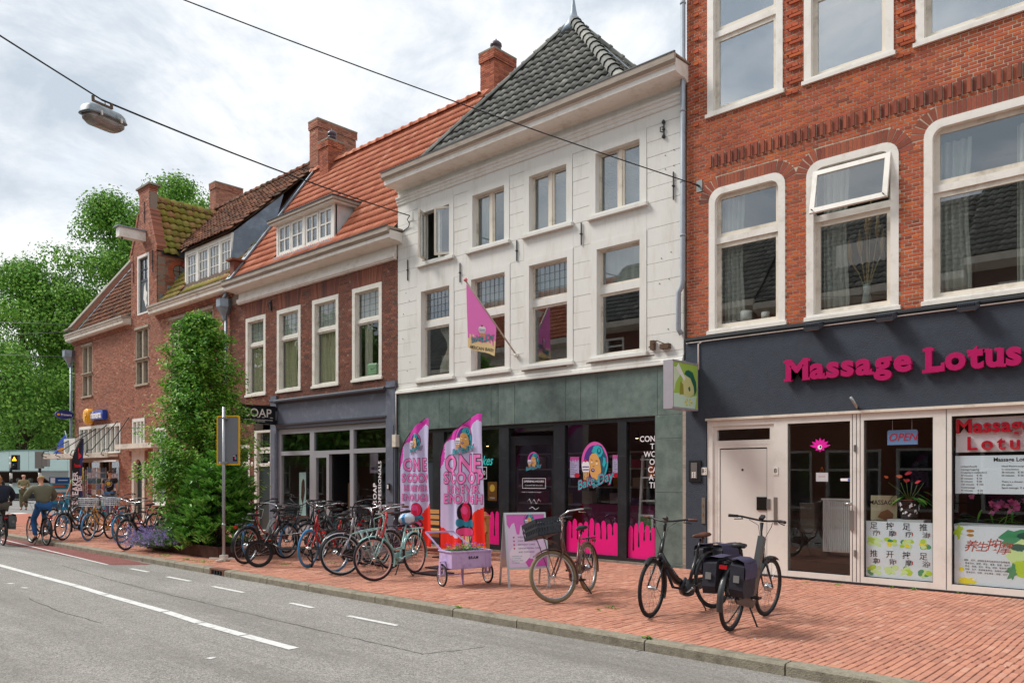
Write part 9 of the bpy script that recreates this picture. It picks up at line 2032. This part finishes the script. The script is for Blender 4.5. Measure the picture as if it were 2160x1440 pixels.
def person(label,M,J,top,trousers,hairc,shoes='#2a2422',skinc='#c98f73',sleeves='long',hair='short',topw=1.0,trz=None,loose=.0):
    """J: joints in local metres, x forward, y left, z up"""
    t = thing('person',label,'person',M=M); V_ = {k: Vector(v) for k,v in J.items()}
    S = mat('skin_'+skinc[1:],skinc,.55); T_m = mat('top_'+top[1:],top,.85,noise=.12,nscale=9,bump=.4,bscale=14); B_m = mat('legs_'+trousers[1:],trousers,.9,noise=.12,nscale=12,bump=.4,bscale=16)
    v,e,r = [],[],[]
    def add(p,rr,par=None): v.append(Vector(p)); r.append(rr); i = len(v) - 1; (e.append((par,i)) if par is not None else None); return i
    pel = add(V_['pelvis'],(.12,.1)); sp_ = add(V_['pelvis'].lerp(V_['chest'],.5),(.12,.095),pel); ch = add(V_['chest'],(.15,.1),sp_); nb = add(V_['neck'],.055,ch); hb0 = add(V_['head'] - Vector((.0,0,.07)),.062,nb)
    hd = add(V_['head'],(.078,.085),hb0); tp = add(V_['head']+Vector((-.01,0,.075)),.06,hd)
    f = Vector(J.get('face',(1,0,0))).normalized(); add(V_['head']+f*.1 - Vector((0,0,.01)),.012,hd)
    s_ = f.cross(Vector((0,0,1))).normalized(); [add(V_['head']+s_*(q*.085),.012,hd) for q in (-1,1)]
    for s in ('l','r'):
        sg = 1 if s == 'l' else -1
        sh = add(V_['sh'+s],.058,ch); el = add(V_['el'+s],.042,sh); wr = add(V_['wr'+s],.028,el); d = (V_['wr'+s] - V_['el'+s]).normalized(); hnd = add(V_['wr'+s]+d*.06,(.034,.022),wr); x_ = d.cross(Vector((0,0,1))); x_ = x_.normalized() if x_.length > .1 else Vector((1,0,0)); y_ = d.cross(x_)
        for k,L in ((-1.5,.065),(-.5,.078),(.5,.073),(1.5,.055)):
            b0 = add(V_['wr'+s]+d*.1+x_*k*.014,.0085,hnd); b1 = add(V_['wr'+s]+d*(.1+L*.5)+x_*k*.017+y_*.006,.008,b0); add(V_['wr'+s]+d*(.1+L*.9)+x_*k*.018+y_*.025,.006,b1)
        b0 = add(V_['wr'+s]+d*.05+x_*.04*-sg,.01,hnd); add(V_['wr'+s]+d*.09+x_*.055*-sg+y_*.01,.008,b0)
        hp = add(V_['hip'+s],.085,pel); kn = add(V_['kn'+s],.056,hp); an = add(V_['an'+s],.036,kn); add(V_['toe'+s],.03,an)
    skin('body',v,e,r,S,t)
    # top
    v,e,r = [],[],[]; k = topw
    pel = add(V_['pelvis'].lerp(V_['chest'],.0 if trz is None else trz),(.155*k,.125*k)); sp_ = add(V_['pelvis'].lerp(V_['chest'],.5),(.155*k,.125*k)); e.append((pel,sp_)); ch = add(V_['chest'],(.18*k,.13*k),sp_); nb = add(V_['chest'].lerp(V_['neck'],.8),.075,ch)
    for s in ('l','r'):
        sh = add(V_['sh'+s],.078*k,ch); el = add(V_['el'+s].lerp(V_['sh'+s],0 if sleeves == 'long' else .45),.06*k,sh)
        if sleeves == 'long': add(V_['wr'+s].lerp(V_['el'+s],.08),.042*k,el)
    skin('jacket' if sleeves == 'long' else 'shirt',v,e,r,T_m,t)
    v,e,r = [],[],[]
    pel = add(V_['pelvis'],(.145,.125))
    for s in ('l','r'): hp = add(V_['hip'+s],.105+loose,pel); kn = add(V_['kn'+s],.074+loose,hp); add(V_['an'+s].lerp(V_['kn'+s],.06),.055+loose,kn)
    skin('trousers',v,e,r,B_m,t)
    for s in ('l','r'): A = V_['an'+s]; B_ = V_['toe'+s]; m = MB(); m.tube([A+(A - B_)*.3 - Vector((0,0,.03)),A - Vector((0,0,.03)),A.lerp(B_,.6) - Vector((0,0,.02)),B_],[.03,.045,.044,.028],8,flat=.8); m.build('shoe',mat('shoe_'+shoes[1:],shoes,.6),t)
    H = V_['head']; v,e,r = [],[],[]; a = add(H - f*.03+Vector((0,0,.07)),.085); b = add(H - f*.055+Vector((0,0,.0)),.08,a)
    if hair in ('long','bun'): c = add(H - f*.07 - Vector((0,0,.1)),.06,b); 
    if hair == 'long': add(H - f*.04 - Vector((0,0,.22)),.04,c)
    if hair == 'bun': d_ = add(H - f*.12 - Vector((0,0,.03)),.055,b); add(H - f*.17 - Vector((0,0,.12)),.03,d_)
    skin('hair',v,e,r,mat('hair_'+hairc[1:],hairc,.7,noise=.3,nscale=40,bump=.8,bscale=60),t)
    m = MB()
    for q in (-1,1): m.lathe([(.001,-.004),(.012,0),(.001,.006)],8,MT(H+f*.083+s_*(q*.032)+Vector((0,0,.015))))
    m.build('eyes',M_black,t); m = MB(); m.obox(MT(H+f*.078 - Vector((0,0,.045))),.012,.045,.01) if abs(f.x) > .7 else m.obox(MT(H+f*.078 - Vector((0,0,.045))),.045,.012,.01); m.build('mouth',mat('lips','#9c4f48',.5),t)
    return t,T_m
def stand_pose(**k):
    J = dict(pelvis=(0,0,.93),chest=(0,0,1.3),neck=(.01,0,1.49),head=(.03,0,1.63),shl=(0,.18,1.41),shr=(0,-.18,1.41),ell=(-.02,.24,1.13),elr=(-.02,-.24,1.13),wrl=(.06,.25,.9),wrr=(.06,-.25,.9),hipl=(0,.09,.9),hipr=(0,-.09,.9),knl=(.02,.1,.49),knr=(.02,-.1,.49),anl=(-.01,.1,.09),anr=(-.01,-.1,.09),toel=(.14,.12,.03),toer=(.14,-.12,.03)); J.update(k); return J
def place(xy,heading,z=0,s=1.0): return MT((xy[0],xy[1],z)) @ MR(heading,4,'Z') @ Matrix.Scale(s,4)
HV = math.atan2(FW[1],FW[0])      # away from the viewer
# riders
def rider(label,rx_y,heading,top,trousers,hairc,hair,bike_label,frame,pann=None,s=1.0,skinc='#c98f73',down='l'):
    rear = Vector(rx_y); d = Vector((cos(heading),sin(heading))); rear_z[0] = ZR; b = bicycle(bike_label,rear,rear+d*1.1,frame,'city',lean=0,bars='city',stand='side',pann=pann,grip=M_sad,crank=1.35,saddle_z=.92,bar_z=1.08,name='bicycle',guard=M_black); rear_z[0] = 0
    J = dict(pelvis=(.2,0,1.0),chest=(.3,0,1.36),neck=(.36,0,1.54),head=(.42,0,1.68),shl=(.33,.21,1.45),shr=(.33,-.21,1.45),ell=(.44,.34,1.22),elr=(.44,-.34,1.22),wrl=(.62,.3,1.1),wrr=(.62,-.3,1.1),hipl=(.22,.1,.98),hipr=(.22,-.1,.98),knl=(.56,.13,.62),knr=(.62,-.13,.86),anl=(.40,.12,.2),anr=(.44,-.12,.5),toel=(.54,.12,.15),toer=(.58,-.12,.46))
    return person(label,MT((rear.x,rear.y,ZR)) @ MR(heading,4,'Z'),J,top,trousers,hairc,'#4a3626',skinc,'long',hair,1.28)
c1 = G(98,1150,ZR); rider('cyclist with short blond hair, olive jacket and blue jeans riding away',(c1.x,c1.y - .0),math.pi+.02,'#6d6a55','#2f5f96','#d8bd86','short','dark city bicycle ridden by the person in the olive jacket',F_blk)
c0 = G(6,1150,ZR); rider('cyclist with ginger bun and navy hooded jacket at the left edge',(c0.x,c0.y - .0),math.pi - .03,'#1d2230','#5a5044','#a9703e','bun','dark bicycle with grey panniers at the left edge',F_blk,pann=('grey','#5c5f60','#6a6d6e'))
w = G(50,1075); person('woman in khaki jacket and wide green trousers standing by the kiosk',place((w.x,w.y),HV+math.pi+.35),stand_pose(wrl=(.22,.05,1.12),ell=(.0,.25,1.16),wrr=(.24,-.04,1.1),elr=(0,-.25,1.16)),'#8d8462','#6f6b50','#6b3c28','#5a2420','#d8a58c','long','long',loose=.02)
w = G(-2,1072); person('partly visible young person in black at the very left edge',place((w.x,w.y),HV+math.pi),stand_pose(),'#1f1f22','#2b2b30','#4a3224',skinc='#d8a58c')
bk = Vector((*ray(232,30.4),0)); tt,T_m = person('man in black T-shirt with yellow round print, seen from behind at the card rack',place((bk.x,bk.y),HV+.15,s=1.07),stand_pose(wrl=(.14,.22,.98),head=(.03,.02,1.64),face=(1,.5,0)),'#15161b','#4a6f96','#2b2320','#2a2422','#b98468','short','short',1.08)
m = MB(); m.m = 0; m.add([(-.155,.075*cos(k*.5236) ,1.27+.075*sin(k*.5236)) for k in range(12)],[tuple(range(12))]); m.m = 1; rr = RND(5)
for k in range(26):
    a = k*.2417; 
    if 8 < (k % 13) < 11: continue
    m.add([(-.154,.115*cos(a)+dx,1.27+.115*sin(a)+dz) for dx,dz in ((-.008,-.008),(.008,-.008),(.008,.008),(-.008,.008))],[(0,1,2,3)])
m.build('back_print',[pr('shirtgold','#c9a23a'),WHT],tt)
gr = Vector((*ray(162,32.2),0)); person('person in pale green T-shirt standing behind the dark feather flag',place((gr.x,gr.y),HV+math.pi - .2,s=1.05),stand_pose(ell=(0,.3,1.13),elr=(0,-.3,1.13),wrl=(.1,.34,.92),wrr=(.1,-.34,.92)),'#a8c79c','#3c4250','#6b4a34','#2a2422','#c98f73','short','short',1.1)
